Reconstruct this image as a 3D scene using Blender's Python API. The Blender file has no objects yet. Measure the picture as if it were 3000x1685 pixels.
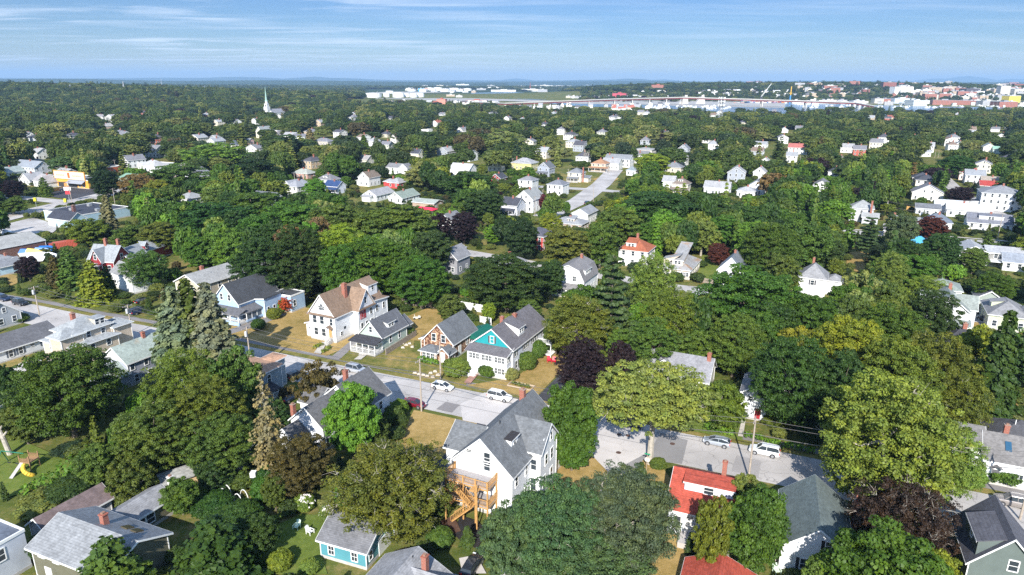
import bpy, math, random
import numpy as np
from mathutils import Vector, Matrix
C = bpy.context
S = C.scene
COL = S.collection
R = math.radians
# ------------------------------------------------------------------ camera, sky, sun, exposure
EYE = 58.0; PITCH = R(16.85); ROLL = R(0.3); FOC = 2000.0
cam_d = bpy.data.cameras.new('camera'); cam = bpy.data.objects.new('camera', cam_d); COL.objects.link(cam)
cam_d.sensor_width = 36; cam_d.lens = 36*FOC/3000; cam_d.clip_start = 0.5; cam_d.clip_end = 90000
cam.matrix_world = Matrix.Translation((0, 0, EYE)) @ Matrix.Rotation(R(90)-PITCH, 4, 'X') @ Matrix.Rotation(ROLL, 4, 'Z')
S.camera = cam
SUN_EL = R(33); SUN_AZ = R(81)            # the shadows fall towards SUN_AZ
w = bpy.data.worlds.new('World'); S.world = w; w.use_nodes = True
nt = w.node_tree; nt.nodes.clear()
def N(t, typ, **k):
    n = t.nodes.new(typ)
    for a, v in k.items(): setattr(n, a, v)
    return n
sky = N(nt, 'ShaderNodeTexSky', sky_type='NISHITA', sun_disc=False)
sky.sun_elevation = SUN_EL; sky.sun_rotation = R(189); sky.altitude = 0; sky.air_density = 1.15; sky.dust_density = 0.25; sky.ozone_density = 3.2
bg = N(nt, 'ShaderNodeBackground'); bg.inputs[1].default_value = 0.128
# cirrus: stretched noise on the direction of view, projected on a high cloud sheet
tc = N(nt, 'ShaderNodeTexCoord'); sp = N(nt, 'ShaderNodeSeparateXYZ'); nt.links.new(tc.outputs['Generated'], sp.inputs[0])
def M(t, op, a, b=None, c=None, cl=False):
    n = N(t, 'ShaderNodeMath', operation=op, use_clamp=cl)
    for i, v in enumerate((a, b, c)):
        if v is None: continue
        if isinstance(v, (int, float)): n.inputs[i].default_value = v
        else: t.links.new(v, n.inputs[i])
    return n.outputs[0]
zz = M(nt, 'MAXIMUM', sp.outputs[2], 0.012)
zz = M(nt, 'ADD', zz, 0.03)
cx = M(nt, 'DIVIDE', sp.outputs[0], zz); cy = M(nt, 'DIVIDE', sp.outputs[1], zz)
cb = N(nt, 'ShaderNodeCombineXYZ'); nt.links.new(cx, cb.inputs[0]); nt.links.new(cy, cb.inputs[1])
def cloud(rot, scl, nscale, lo, hi, seed, detail=7):
    mp = N(nt, 'ShaderNodeMapping'); mp.inputs['Rotation'].default_value = (0, 0, R(rot)); mp.inputs['Scale'].default_value = scl
    mp.inputs['Location'].default_value = (seed, seed*.7, 0)
    nt.links.new(cb.outputs[0], mp.inputs[0])
    nz = N(nt, 'ShaderNodeTexNoise'); nz.inputs['Scale'].default_value = nscale; nz.inputs['Detail'].default_value = detail; nz.inputs['Roughness'].default_value = .62
    nz.inputs['Distortion'].default_value = .5
    nt.links.new(mp.outputs[0], nz.inputs['Vector'])
    mr = N(nt, 'ShaderNodeMapRange', interpolation_type='SMOOTHSTEP'); mr.inputs[1].default_value = lo; mr.inputs[2].default_value = hi
    nt.links.new(nz.outputs[0], mr.inputs[0]); return mr.outputs[0]
c1 = cloud(18, (.42, 1.0, 1), .9, .42, .66, 3.1)
c2 = cloud(22, (.5, 1.1, 1), .3, .36, .58, 9.7, 3)      # large patches
c3 = cloud(-14, (.16, 1.3, 1), 1.3, .58, .80, 5.3)
left = N(nt, 'ShaderNodeMapRange'); left.inputs[1].default_value = .15; left.inputs[2].default_value = -.35; nt.links.new(sp.outputs[0], left.inputs[0])
k = M(nt, 'MULTIPLY', c1, c2); k = M(nt, 'MULTIPLY', k, M(nt, 'MULTIPLY_ADD', left.outputs[0], .62, .22))
k = M(nt, 'ADD', k, M(nt, 'MULTIPLY', c3, .16), cl=True)
hz = N(nt, 'ShaderNodeMapRange'); hz.inputs[1].default_value = 0.0; hz.inputs[2].default_value = .03; nt.links.new(sp.outputs[2], hz.inputs[0])
k = M(nt, 'MULTIPLY', k, hz.outputs[0])
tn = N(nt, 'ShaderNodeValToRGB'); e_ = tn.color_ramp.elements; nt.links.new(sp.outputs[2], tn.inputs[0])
for p_, c_ in ((0.0, (.36,.42,.54)), (.06, (.225,.31,.475)), (.14, (.165,.252,.435)), (.3, (.95, 1.05, 1.15))):  # upper sky, out of view, is tinted brighter to add fill light
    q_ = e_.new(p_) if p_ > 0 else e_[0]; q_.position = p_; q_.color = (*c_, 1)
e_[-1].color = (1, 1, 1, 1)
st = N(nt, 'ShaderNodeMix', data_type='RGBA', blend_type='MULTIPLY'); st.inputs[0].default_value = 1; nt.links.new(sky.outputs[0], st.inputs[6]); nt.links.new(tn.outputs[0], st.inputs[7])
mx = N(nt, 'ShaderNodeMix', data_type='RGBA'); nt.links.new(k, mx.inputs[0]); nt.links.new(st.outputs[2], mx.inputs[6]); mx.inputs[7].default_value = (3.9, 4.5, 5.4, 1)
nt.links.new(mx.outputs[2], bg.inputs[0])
wo = N(nt, 'ShaderNodeOutputWorld'); nt.links.new(bg.outputs[0], wo.inputs[0])
sl = bpy.data.lights.new('sun', 'SUN'); sl.energy = 4.8; sl.angle = R(.5); sl.color = (1, .955, .88)
so = bpy.data.objects.new('sun', sl); COL.objects.link(so); so.location = (0, -100, 200)
dirv = Vector((math.cos(SUN_AZ)*math.cos(SUN_EL), math.sin(SUN_AZ)*math.cos(SUN_EL), -math.sin(SUN_EL)))
so.rotation_euler = dirv.to_track_quat('-Z', 'Y').to_euler()
S.view_settings.view_transform = 'Standard'; S.view_settings.look = 'None'; S.view_settings.exposure = 0.82; S.view_settings.gamma = 1
S.render.engine = 'CYCLES'
cy_ = S.cycles; cy_.max_bounces = 5; cy_.diffuse_bounces = 3; cy_.glossy_bounces = 2; cy_.transmission_bounces = 2; cy_.volume_bounces = 0; cy_.transparent_max_bounces = 4
cy_.caustics_reflective = False; cy_.caustics_refractive = False; cy_.use_denoising = False; cy_.sample_clamp_indirect = 4
cy_.use_adaptive_sampling = True; cy_.adaptive_threshold = .015

# ------------------------------------------------------------------ ground height and placing
def _g(x, y, cx, cy, sx, sy, rot, h):
    c, s = math.cos(rot), math.sin(rot); u = (x-cx)*c+(y-cy)*s; v = -(x-cx)*s+(y-cy)*c
    return h*np.exp(-(u/sx)**2-(v/sy)**2)
def hgt(x, y):
    x = np.asarray(x, float); y = np.asarray(y, float)
    h = _g(x, y, -1350, 1900, 900, 420, R(-8), 35)            # wooded hill, far left
    h = h+_g(x, y, -500, 2900, 900, 500, 0, 6)
    h = h+_g(x, y, 620, 2850, 560, 420, R(4), 32)            # wooded hill behind the bridge
    h = h+_g(x, y, 1350, 2850, 560, 560, R(6), 35)            # the town's hill
    h = h+_g(x, y, 2050, 2750, 600, 560, R(4), 29)
    h = np.maximum(h-4, 0)
    d = np.clip((y-3600)/6000, 0, 1)
    h = h+d*(22*np.sin(x/1700+1.3)*np.sin(y/2300)+12*np.sin(x/640+y/900)+8)
    return h
def ray(px, py):
    u = (px-1500)/FOC; v = -(py-842.5)/FOC; c, s = math.cos(ROLL), math.sin(ROLL); u, v = u*c-v*s, u*s+v*c
    return u, math.cos(PITCH)+v*math.sin(PITCH), -math.sin(PITCH)+v*math.cos(PITCH)
def at(px, py, z=0.0):
    d = ray(px, py); t = (z-EYE)/d[2]; return d[0]*t, d[1]*t
def hit(px, py, up=0.0):
    # first meeting of the sight line with the terrain (plus 'up')
    d = ray(px, py); t = 40.0
    while t < 60000:
        if EYE+d[2]*t <= float(hgt(d[0]*t, d[1]*t))+up: return d[0]*t, d[1]*t
        t *= 1.004
    return None
def proj(X, Y, Z):
    Z = Z-EYE; c, s = math.cos(PITCH), math.sin(PITCH); zc = Y*c-Z*s; yc = Y*s+Z*c
    u = X/zc; v = yc/zc; c, s = math.cos(-ROLL), math.sin(-ROLL)
    return 1500+(u*c-v*s)*FOC, 842.5-(u*s+v*c)*FOC

# ------------------------------------------------------------------ materials
MATS = {}
def mat(name):
    m = bpy.data.materials.new(name); m.use_nodes = True; t = m.node_tree; t.nodes.clear()
    b = N(t, 'ShaderNodeBsdfPrincipled'); o = N(t, 'ShaderNodeOutputMaterial'); t.links.new(b.outputs[0], o.inputs[0])
    MATS[name] = m; return m, t, b
def rgb(c): return (c[0], c[1], c[2], 1)
def noise(t, scale, detail=4, vec=None, rough=.55):
    n = N(t, 'ShaderNodeTexNoise'); n.inputs['Scale'].default_value = scale; n.inputs['Detail'].default_value = detail; n.inputs['Roughness'].default_value = rough
    if vec is not None: t.links.new(vec, n.inputs['Vector'])
    return n.outputs[0]
def ramp(t, fac, stops):
    r = N(t, 'ShaderNodeValToRGB'); e = r.color_ramp.elements
    while len(e) < len(stops): e.new(.5)
    for i, (p, c) in enumerate(stops): e[i].position = p; e[i].color = rgb(c) if not isinstance(c, (int, float)) else (c, c, c, 1)
    t.links.new(fac, r.inputs[0]); return r.outputs[0]
def mixc(t, fac, a, b, blend='MIX'):
    m = N(t, 'ShaderNodeMix', data_type='RGBA', blend_type=blend)
    for i, v in ((0, fac), (6, a), (7, b)):
        if isinstance(v, (int, float)): m.inputs[i].default_value = v
        elif isinstance(v, tuple): m.inputs[i].default_value = rgb(v)
        else: t.links.new(v, m.inputs[i])
    return m.outputs[2]
def pos(t, obj=False):
    if obj: return N(t, 'ShaderNodeTexCoord').outputs['Object']
    return N(t, 'ShaderNodeNewGeometry').outputs['Position']
def bump(t, b, h, st=.3, dist=.05):
    n = N(t, 'ShaderNodeBump'); n.inputs['Strength'].default_value = st; n.inputs['Distance'].default_value = dist
    t.links.new(h, n.inputs['Height']); t.links.new(n.outputs[0], b.inputs['Normal'])
def plain(name, c, rough=.6, var=.12, scale=1.5, metal=0):
    if name in MATS: return MATS[name]
    m, t, b = mat(name); nz = noise(t, scale, 3, pos(t))
    col = mixc(t, 1.0, c, ramp(t, nz, [(.3, 1-var), (.7, 1+var*.3)]), 'MULTIPLY')
    t.links.new(col, b.inputs['Base Color']); b.inputs['Roughness'].default_value = rough; b.inputs['Metallic'].default_value = metal
    return m
def siding(c, name=None):
    k = name or 'siding_%.2f_%.2f_%.2f' % c
    if k in MATS: return MATS[k]
    m, t, b = mat(k); p = pos(t, True); s = N(t, 'ShaderNodeSeparateXYZ'); t.links.new(p, s.inputs[0])
    fr = M(t, 'FRACT', M(t, 'MULTIPLY', s.outputs[2], 1/.16))
    line = ramp(t, fr, [(0, .72), (.14, 1.0), (1, 1.0)])
    nz = noise(t, .7, 4, p); st = ramp(t, nz, [(.3, .86), (.62, 1.02)])
    col = mixc(t, 1.0, c, line, 'MULTIPLY'); col = mixc(t, 1.0, col, st, 'MULTIPLY')
    t.links.new(col, b.inputs['Base Color']); b.inputs['Roughness'].default_value = .55; bump(t, b, fr, .25, .02); return m
def shakes(name, c, c2):
    if name in MATS: return MATS[name]
    m, t, b = mat(name); p = pos(t, True)
    v = N(t, 'ShaderNodeTexVoronoi'); v.inputs['Scale'].default_value = 3.2; t.links.new(p, v.inputs['Vector'])
    s = N(t, 'ShaderNodeSeparateColor'); t.links.new(v.outputs['Color'], s.inputs[0])
    col = ramp(t, s.outputs[0], [(0, tuple(x*.6 for x in c)), (.45, c), (.8, c2), (1, tuple(min(1, x*1.5) for x in c2))])
    t.links.new(col, b.inputs['Base Color']); b.inputs['Roughness'].default_value = .8; bump(t, b, s.outputs[1], .4, .04); return m
def shingle(c, name=None, stain=0.0):
    k = name or 'shingle_%.2f_%.2f_%.2f' % c
    if k in MATS: return MATS[k]
    m, t, b = mat(k); p = pos(t, True); s = N(t, 'ShaderNodeSeparateXYZ'); t.links.new(p, s.inputs[0])
    fr = M(t, 'FRACT', M(t, 'MULTIPLY', s.outputs[2], 1/.13))
    line = ramp(t, fr, [(0, .70), (.22, 1.0), (1, 1.06)])
    mp = N(t, 'ShaderNodeMapping'); mp.inputs['Scale'].default_value = (3.2, 3.2, 7.7); t.links.new(p, mp.inputs[0])
    v = N(t, 'ShaderNodeTexVoronoi'); v.inputs['Scale'].default_value = 1; t.links.new(mp.outputs[0], v.inputs['Vector'])
    s2 = N(t, 'ShaderNodeSeparateColor'); t.links.new(v.outputs['Color'], s2.inputs[0])
    tab = ramp(t, s2.outputs[0], [(0, .82), (1, 1.12)])
    big = ramp(t, noise(t, .35, 5, p), [(.28, .74), (.7, .96)])
    # streaks of weathering running down the slope
    mp2 = N(t, 'ShaderNodeMapping'); mp2.inputs['Scale'].default_value = (1.6, 1.6, .12); t.links.new(p, mp2.inputs[0])
    stk = ramp(t, noise(t, 1.0, 3, mp2.outputs[0]), [(.35, .84), (.6, 1.03)])
    col = mixc(t, 1.0, c, line, 'MULTIPLY'); col = mixc(t, 1.0, col, tab, 'MULTIPLY'); col = mixc(t, 1.0, col, big, 'MULTIPLY'); col = mixc(t, 1.0, col, stk, 'MULTIPLY')
    if stain:
        f = M(t, 'MULTIPLY', ramp(t, noise(t, .25, 3, p), [(.55, 0.0), (.72, 1.0)]), stain); col = mixc(t, f, col, (.33, .17, .06))
    t.links.new(col, b.inputs['Base Color']); b.inputs['Roughness'].default_value = .85; b.inputs['Specular IOR Level'].default_value = .3
    bump(t, b, fr, .35, .02); return m
def brick(name='brick', c=(.36, .10, .06)):
    if name in MATS: return MATS[name]
    m, t, b = mat(name); p = pos(t, True); s = N(t, 'ShaderNodeSeparateXYZ'); t.links.new(p, s.inputs[0])
    u = M(t, 'ADD', s.outputs[0], s.outputs[1]); cbn = N(t, 'ShaderNodeCombineXYZ'); t.links.new(u, cbn.inputs[0]); t.links.new(s.outputs[2], cbn.inputs[1])
    bt = N(t, 'ShaderNodeTexBrick'); bt.inputs['Scale'].default_value = 3.5; bt.inputs['Color1'].default_value = rgb(c); bt.inputs['Color2'].default_value = rgb(tuple(x*.7 for x in c)); bt.inputs['Mortar'].default_value = (.3, .24, .2, 1)
    t.links.new(cbn.outputs[0], bt.inputs['Vector']); t.links.new(bt.outputs[0], b.inputs['Base Color']); b.inputs['Roughness'].default_value = .85; return m
def paved(name, c, crack=1.0, patch=.16):
    if name in MATS: return MATS[name]
    m, t, b = mat(name); p = pos(t)
    big = ramp(t, noise(t, .09, 4, p), [(.3, 1-patch), (.7, 1+patch)]); fine = ramp(t, noise(t, 9, 3, p), [(.3, .88), (.7, 1.1)])
    v = N(t, 'ShaderNodeTexVoronoi', feature='DISTANCE_TO_EDGE'); v.inputs['Scale'].default_value = .22
    wv = N(t, 'ShaderNodeTexNoise'); wv.inputs['Scale'].default_value = .6; t.links.new(p, wv.inputs['Vector'])
    ad = N(t, 'ShaderNodeVectorMath', operation='ADD'); sc = N(t, 'ShaderNodeVectorMath', operation='SCALE'); sc.inputs['Scale'].default_value = 2.2
    t.links.new(wv.outputs[1], sc.inputs[0]); t.links.new(p, ad.inputs[0]); t.links.new(sc.outputs[0], ad.inputs[1]); t.links.new(ad.outputs[0], v.inputs['Vector'])
    ck = ramp(t, v.outputs[0], [(0, 1-.38*crack), (.012, 1.0)])
    col = mixc(t, 1.0, c, big, 'MULTIPLY'); col = mixc(t, 1.0, col, fine, 'MULTIPLY'); col = mixc(t, 1.0, col, ck, 'MULTIPLY')
    t.links.new(col, b.inputs['Base Color']); b.inputs['Roughness'].default_value = .85; b.inputs['Specular IOR Level'].default_value = .25; return m
def earth(name, a, b_, c_, s1=.06, s2=.9):
    if name in MATS: return MATS[name]
    m, t, b = mat(name); p = pos(t); n1 = noise(t, s1, 6, p, .65); n2 = noise(t, s2, 6, p, .7)
    f = M(t, 'ADD', M(t, 'MULTIPLY', n1, .55), M(t, 'MULTIPLY', n2, .45))
    col = ramp(t, f, [(.36, a), (.5, b_), (.63, c_)]); fine = ramp(t, noise(t, 7, 4, p, .8), [(.3, .72), (.7, 1.22)])
    col = mixc(t, 1.0, col, fine, 'MULTIPLY')
    t.links.new(col, b.inputs['Base Color']); b.inputs['Roughness'].default_value = .95; b.inputs['Specular IOR Level'].default_value = .1
    bump(t, b, noise(t, 5, 4, p, .8), .6, .12); return m
def foliage():
    m, t, b = mat('foliage')
    oi = N(t, 'ShaderNodeObjectInfo'); at_ = N(t, 'ShaderNodeAttribute', attribute_name='var'); ag = N(t, 'ShaderNodeAttribute', attribute_name='tint', attribute_type='INSTANCER')
    base = mixc(t, ag.outputs['Alpha'], oi.outputs['Color'], ag.outputs['Color'])
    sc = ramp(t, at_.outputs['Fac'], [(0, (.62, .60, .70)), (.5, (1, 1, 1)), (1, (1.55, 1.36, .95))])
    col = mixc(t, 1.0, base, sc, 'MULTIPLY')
    p = pos(t); pt = ramp(t, noise(t, .35, 3, p), [(.3, (.86, .92, .95)), (.7, (1.16, 1.06, .9))])
    col = mixc(t, 1.0, col, pt, 'MULTIPLY')
    b.inputs['Roughness'].default_value = .55; b.inputs['Specular IOR Level'].default_value = .25
    t.links.new(col, b.inputs['Base Color'])
    tr = N(t, 'ShaderNodeBsdfTranslucent'); tcol = mixc(t, 1.0, col, (1.25, 1.3, .55), 'MULTIPLY'); t.links.new(tcol, tr.inputs[0])
    ms = N(t, 'ShaderNodeMixShader'); ms.inputs[0].default_value = .22; t.links.new(b.outputs[0], ms.inputs[1]); t.links.new(tr.outputs[0], ms.inputs[2])
    o = [n for n in t.nodes if n.type == 'OUTPUT_MATERIAL'][0]; t.links.new(ms.outputs[0], o.inputs[0]); return m
FOL = foliage()
BARK = plain('bark', (.16, .13, .10), .9, .4, 3); PALEBARK = plain('pale_bark', (.42, .38, .32), .9, .3, 3)
WHITE = plain('white_paint', (.80, .80, .78), .45, .06); GLASS, _t, _b = mat('window_glass')
_b.inputs['Base Color'].default_value = (.035, .045, .055, 1); _b.inputs['Roughness'].default_value = .12; _b.inputs['Specular IOR Level'].default_value = .6
DARK = plain('dark_grey', (.04, .04, .045), .6); BLACK = plain('black_rubber', (.02, .02, .02), .7); STEEL = plain('galvanised_steel', (.42, .43, .44), .4, metal=.4)
BRICK = brick(); WOODG = plain('weathered_wood', (.30, .25, .20), .9, .35, 4); POLEW = plain('pole_wood', (.40, .34, .28), .9, .3, 4)
CONC = plain('concrete', (.48, .46, .43), .9, .2, 2)

# ------------------------------------------------------------------ mesh building
class MB:
    def __init__(s): s.v = []; s.f = []; s.m = []
    def poly(s, pts, m=0):
        i = len(s.v); s.v += [tuple(p) for p in pts]; s.f.append(tuple(range(i, i+len(pts)))); s.m.append(m)
    def box(s, x0, y0, z0, x1, y1, z1, m=0):
        i = len(s.v)
        s.v += [(x0, y0, z0), (x1, y0, z0), (x1, y1, z0), (x0, y1, z0), (x0, y0, z1), (x1, y0, z1), (x1, y1, z1), (x0, y1, z1)]
        for f in ((0, 3, 2, 1), (4, 5, 6, 7), (0, 1, 5, 4), (1, 2, 6, 5), (2, 3, 7, 6), (3, 0, 4, 7)): s.f.append(tuple(i+k for k in f)); s.m.append(m)
    def hexa(s, p, m=0):      # eight corners, bottom ring then top ring
        i = len(s.v); s.v += [tuple(q) for q in p]
        for f in ((0, 3, 2, 1), (4, 5, 6, 7), (0, 1, 5, 4), (1, 2, 6, 5), (2, 3, 7, 6), (3, 0, 4, 7)): s.f.append(tuple(i+k for k in f)); s.m.append(m)
    def tube(s, p, q, r, r2=None, n=6, m=0, cap=True):
        r2 = r if r2 is None else r2; p = Vector(p); q = Vector(q); d = q-p
        if d.length < 1e-6: return
        d.normalize(); a = d.orthogonal().normalized(); b = d.cross(a); i = len(s.v)
        for c, rr in ((p, r), (q, r2)):
            for k in range(n): an = 2*math.pi*k/n; s.v.append(tuple(c+a*math.cos(an)*rr+b*math.sin(an)*rr))
        for k in range(n): s.f.append((i+k, i+(k+1) % n, i+n+(k+1) % n, i+n+k)); s.m.append(m)
        if cap: s.f.append(tuple(i+n+k for k in range(n))); s.m.append(m); s.f.append(tuple(i+n-1-k for k in range(n))); s.m.append(m)
    def path(s, pts, r, n=5, m=0):
        for a, b in zip(pts, pts[1:]): s.tube(a, b, r, r, n, m)
    def mesh(s, name, mats):
        me = bpy.data.meshes.new(name); me.from_pydata(s.v, [], s.f)
        if not isinstance(mats, (list, tuple)): mats = [mats]
        for x in mats: me.materials.append(x)
        if len(mats) > 1: me.polygons.foreach_set('material_index', s.m)
        me.update(); return me
    def build(s, name, mats, parent=None):
        if not s.f: return None
        return put(name, s.mesh(name, mats), parent)
KIDS = {}
def put(name, me, parent=None, loc=None, rz=0):
    o = bpy.data.objects.new(name, me); COL.objects.link(o)
    if parent: o.parent = parent; KIDS.setdefault(parent, []).append(o)
    if loc is not None: o.location = loc
    if rz: o.rotation_euler = (0, 0, rz)
    return o
def empty(name, label, cat, loc, rz=0, group=None):
    o = bpy.data.objects.new(name, None); COL.objects.link(o); o.location = loc; o.rotation_euler = (0, 0, rz); o.empty_display_size = .5
    o['label'] = label; o['category'] = cat
    if group: o['group'] = group
    return o
def tag(o, label, cat, group=None):
    o['label'] = label; o['category'] = cat
    if group: o['group'] = group
    return o
def struct(o): o['kind'] = 'structure'; return o
def copy_tree(o, parent=None):
    c = o.copy(); COL.objects.link(c)
    if parent: c.parent = parent; KIDS.setdefault(parent, []).append(c)
    for ch in list(KIDS.get(o, [])): copy_tree(ch, c)
    return c
# ------------------------------------------------------------------ houses
WINM = {}
def win_mesh(w, h, style):
    k = (round(w, 2), round(h, 2), style)
    if k in WINM: return WINM[k]
    f = MB(); c = .11
    f.box(-w/2-c, -.07, -c, -w/2, .02, h+c); f.box(w/2, -.07, -c, w/2+c, .02, h+c); f.box(-w/2, -.07, h, w/2, .02, h+c+.03); f.box(-w/2, -.10, -c, w/2, .02, 0)
    f.box(-w/2, -.05, h*.5-.03, w/2, .02, h*.5+.03)
    if style in 'md':      # muntins / double window
        f.box(-.025 if style == 'm' else -.07, -.045, 0, .025 if style == 'm' else .07, .02, h)
    p = MB(); p.box(-w/2, -.02, 0, w/2, .01, h)
    s = MB()
    s.box(-.19, -.05, -c*.5, .19, .01, h+c*.5)
    both = MB(); both.v = f.v+p.v; both.f = f.f+[tuple(i+len(f.v) for i in q) for q in p.f]; both.m = [0]*len(f.f)+[1]*len(p.f)
    WINM[k] = (f.mesh('window', WHITE), p.mesh('pane', GLASS), s, both.mesh('window', [WHITE, GLASS])); return WINM[k]
SHUT = {}
class House:
    def __init__(s, x, y, ang, label, cat='house', blocks=(), wall=(.72, .72, .70), roof=(.16, .16, .17), trim=None, group=None, detail=2, over=.4, z=None, wallm=None, roofm=None, gable=None, name='house', base=True, stain=0):
        s.z = float(hgt(x, y)) if z is None else z
        s.root = empty(name, label, cat, (x, y, s.z), R(ang), group); s.b = []; s.detail = detail; s.x = x; s.y = y; s.ang = R(ang)
        s.wm = wallm or siding(wall); s.rm = roofm or shingle(roof, stain=stain, name=('shingle_stained_%.2f' % roof[0] if stain else None)); s.tm = trim or WHITE; s.W = MB(); s.Rf = MB(); s.T = MB(); s.over = over
        s.F = MB(); s.gm = gable
        for b in blocks: s.block(*b)
        s.base = base
    def block(s, x0, y0, w, l, he, rise, typ='g', ridge='y', z0=0):
        s.b.append((x0, y0, w, l, he, rise, typ, ridge, z0)); o = s.over; t = .16; W, Rf, T = s.W, s.Rf, s.T
        x1, y1 = x0+w, y0+l
        if z0 == 0: s.F.box(x0-.03, y0-.03, 0, x1+.03, y1+.03, .45)
        P = (lambda a, b, z: (a, b, z)) if ridge == 'y' else (lambda a, b, z: (b, a, z))
        if ridge == 'y': a0, a1, b0, b1 = x0, x1, y0, y1
        else: a0, a1, b0, b1 = y0, y1, x0, x1
        am = (a0+a1)/2; sp = (a1-a0)/2; sl = rise/sp
        if typ == 'g':
            for b in (b0, b1): W.poly([P(a0, b, z0), P(a1, b, z0), P(a1, b, he), P(am, b, he+rise), P(a0, b, he)])
            for a in (a0, a1): W.poly([P(a, b0, z0), P(a, b1, z0), P(a, b1, he), P(a, b0, he)])
            for sgn, ae in ((-1, a0-o), (1, a1+o)):
                ze = he-o*sl; lo = [P(ae, b0-o, ze), P(am, b0-o, he+rise), P(am, b1+o, he+rise), P(ae, b1+o, ze)]
                up = [(p[0], p[1], p[2]+t) for p in lo]; Rf.hexa(lo+up)
                # fascia along the eave and the two rakes
                T.hexa([P(ae, b0-o, ze-.08), P(ae+sgn*.03, b0-o, ze-.08), P(ae+sgn*.03, b1+o, ze-.08), P(ae, b1+o, ze-.08), P(ae, b0-o, ze+t-.01), P(ae+sgn*.03, b0-o, ze+t-.01), P(ae+sgn*.03, b1+o, ze+t-.01), P(ae, b1+o, ze+t-.01)])
                for b, q in ((b0-o, -1), (b1+o, 1)):
                    T.hexa([P(ae, b+q*.04, ze-.1), P(am, b+q*.04, he+rise-.1), P(am, b, he+rise-.1), P(ae, b, ze-.1), P(ae, b+q*.04, ze+t-.01), P(am, b+q*.04, he+rise+t-.01), P(am, b, he+rise+t-.01), P(ae, b, ze+t-.01)])
        elif typ == 'b':   # gambrel
            k = .28; zk = he+rise*.68; ak0 = a0+sp*k*2*.5; ak1 = a1-sp*k*2*.5
            for b in (b0, b1): W.poly([P(a0, b, z0), P(a1, b, z0), P(a1, b, he), P(ak1, b, zk), P(am, b, he+rise), P(ak0, b, zk), P(a0, b, he)])
            for a in (a0, a1): W.poly([P(a, b0, z0), P(a, b1, z0), P(a, b1, he), P(a, b0, he)])
            for pts in (((a0-o*.7, he-.35), (ak0, zk)), ((ak0, zk), (am, he+rise)), ((am, he+rise), (ak1, zk)), ((ak1, zk), (a1+o*.7, he-.35))):
                (pa, za), (pb, zb) = pts; lo = [P(pa, b0-o, za), P(pb, b0-o, zb), P(pb, b1+o, zb), P(pa, b1+o, za)]
                Rf.hexa(lo+[(p[0], p[1], p[2]+t) for p in lo])
                for b, q in ((b0-o, -1), (b1+o, 1)):
                    T.hexa([P(pa, b+q*.04, za-.1), P(pb, b+q*.04, zb-.1), P(pb, b, zb-.1), P(pa, b, za-.1), P(pa, b+q*.04, za+t-.01), P(pb, b+q*.04, zb+t-.01), P(pb, b, zb+t-.01), P(pa, b, za+t-.01)])
        elif typ == 'h':
            W.box(x0, y0, z0, x1, y1, he)
            e = [(x0-o, y0-o), (x1+o, y0-o), (x1+o, y1+o), (x0-o, y1+o)]; rl = max(0, (b1-b0)-(a1-a0))/2; bm = (b0+b1)/2
            r0 = P(am, bm-rl, he+rise+t); r1 = P(am, bm+rl, he+rise+t); E = [(p[0], p[1], he+.02) for p in e]
            Rf.poly([(p[0], p[1], he-.04) for p in e][::-1])
            if ridge == 'y':
                Rf.poly([E[0], E[1], r0]); Rf.poly([E[2], E[3], r1]); Rf.poly([E[1], E[2], r1, r0]); Rf.poly([E[3], E[0], r0, r1])
            else:
                Rf.poly([E[3], E[0], r0]); Rf.poly([E[1], E[2], r1]); Rf.poly([E[0], E[1], r1, r0]); Rf.poly([E[2], E[3], r0, r1])
            f = .04
            for (xa, ya, xb, yb) in ((x0-o-f, y0-o-f, x1+o+f, y0-o), (x0-o-f, y1+o, x1+o+f, y1+o+f), (x0-o-f, y0-o, x0-o, y1+o), (x1+o, y0-o, x1+o+f, y1+o)): T.box(xa, ya, he-.14, xb, yb, he+.035)
        elif typ == 'f':
            W.box(x0, y0, z0, x1, y1, he); Rf.box(x0+.1, y0+.1, he, x1-.1, y1-.1, he+.06)
            for (xa, ya, xb, yb) in ((x0-.08, y0-.08, x1+.08, y0+.1), (x0-.08, y1-.1, x1+.08, y1+.08), (x0-.08, y0+.1, x0+.1, y1-.1), (x1-.1, y0+.1, x1+.08, y1-.1)): T.box(xa, ya, he-.1, xb, yb, he+.28)
        elif typ in 'se':      # one slope: 's' low at a0, 'e' low at a1
            za, zb = (he, he+rise) if typ == 's' else (he+rise, he)
            for b in (b0, b1): W.poly([P(a0, b, z0), P(a1, b, z0), P(a1, b, zb), P(a0, b, za)])
            for a, zt in ((a0, za), (a1, zb)): W.poly([P(a, b0, z0), P(a, b1, z0), P(a, b1, zt), P(a, b0, zt)])
            q = (zb-za)/(a1-a0); lo = [P(a0-o, b0-o, za-o*q), P(a1+o, b0-o, zb+o*q), P(a1+o, b1+o, zb+o*q), P(a0-o, b1+o, za-o*q)]
            Rf.hexa(lo+[(p[0], p[1], p[2]+t) for p in lo])
            for b, qq in ((b0-o, -1), (b1+o, 1)):
                T.hexa([P(a0-o, b+qq*.04, za-o*q-.1), P(a1+o, b+qq*.04, zb+o*q-.1), P(a1+o, b, zb+o*q-.1), P(a0-o, b, za-o*q-.1), P(a0-o, b+qq*.04, za-o*q+t-.01), P(a1+o, b+qq*.04, zb+o*q+t-.01), P(a1+o, b, zb+o*q+t-.01), P(a0-o, b, za-o*q+t-.01)])
        # corner boards
        if he-z0 > 2 and s.detail > 1 and typ != 'f':
            for (cx_, cy_2) in ((x0, y0), (x1, y0), (x1, y1), (x0, y1)): T.box(cx_-.06, cy_2-.06, z0+.3, cx_+.06, cy_2+.06, he-.12 if he-o*sl > he-1 else he-.5)
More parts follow.
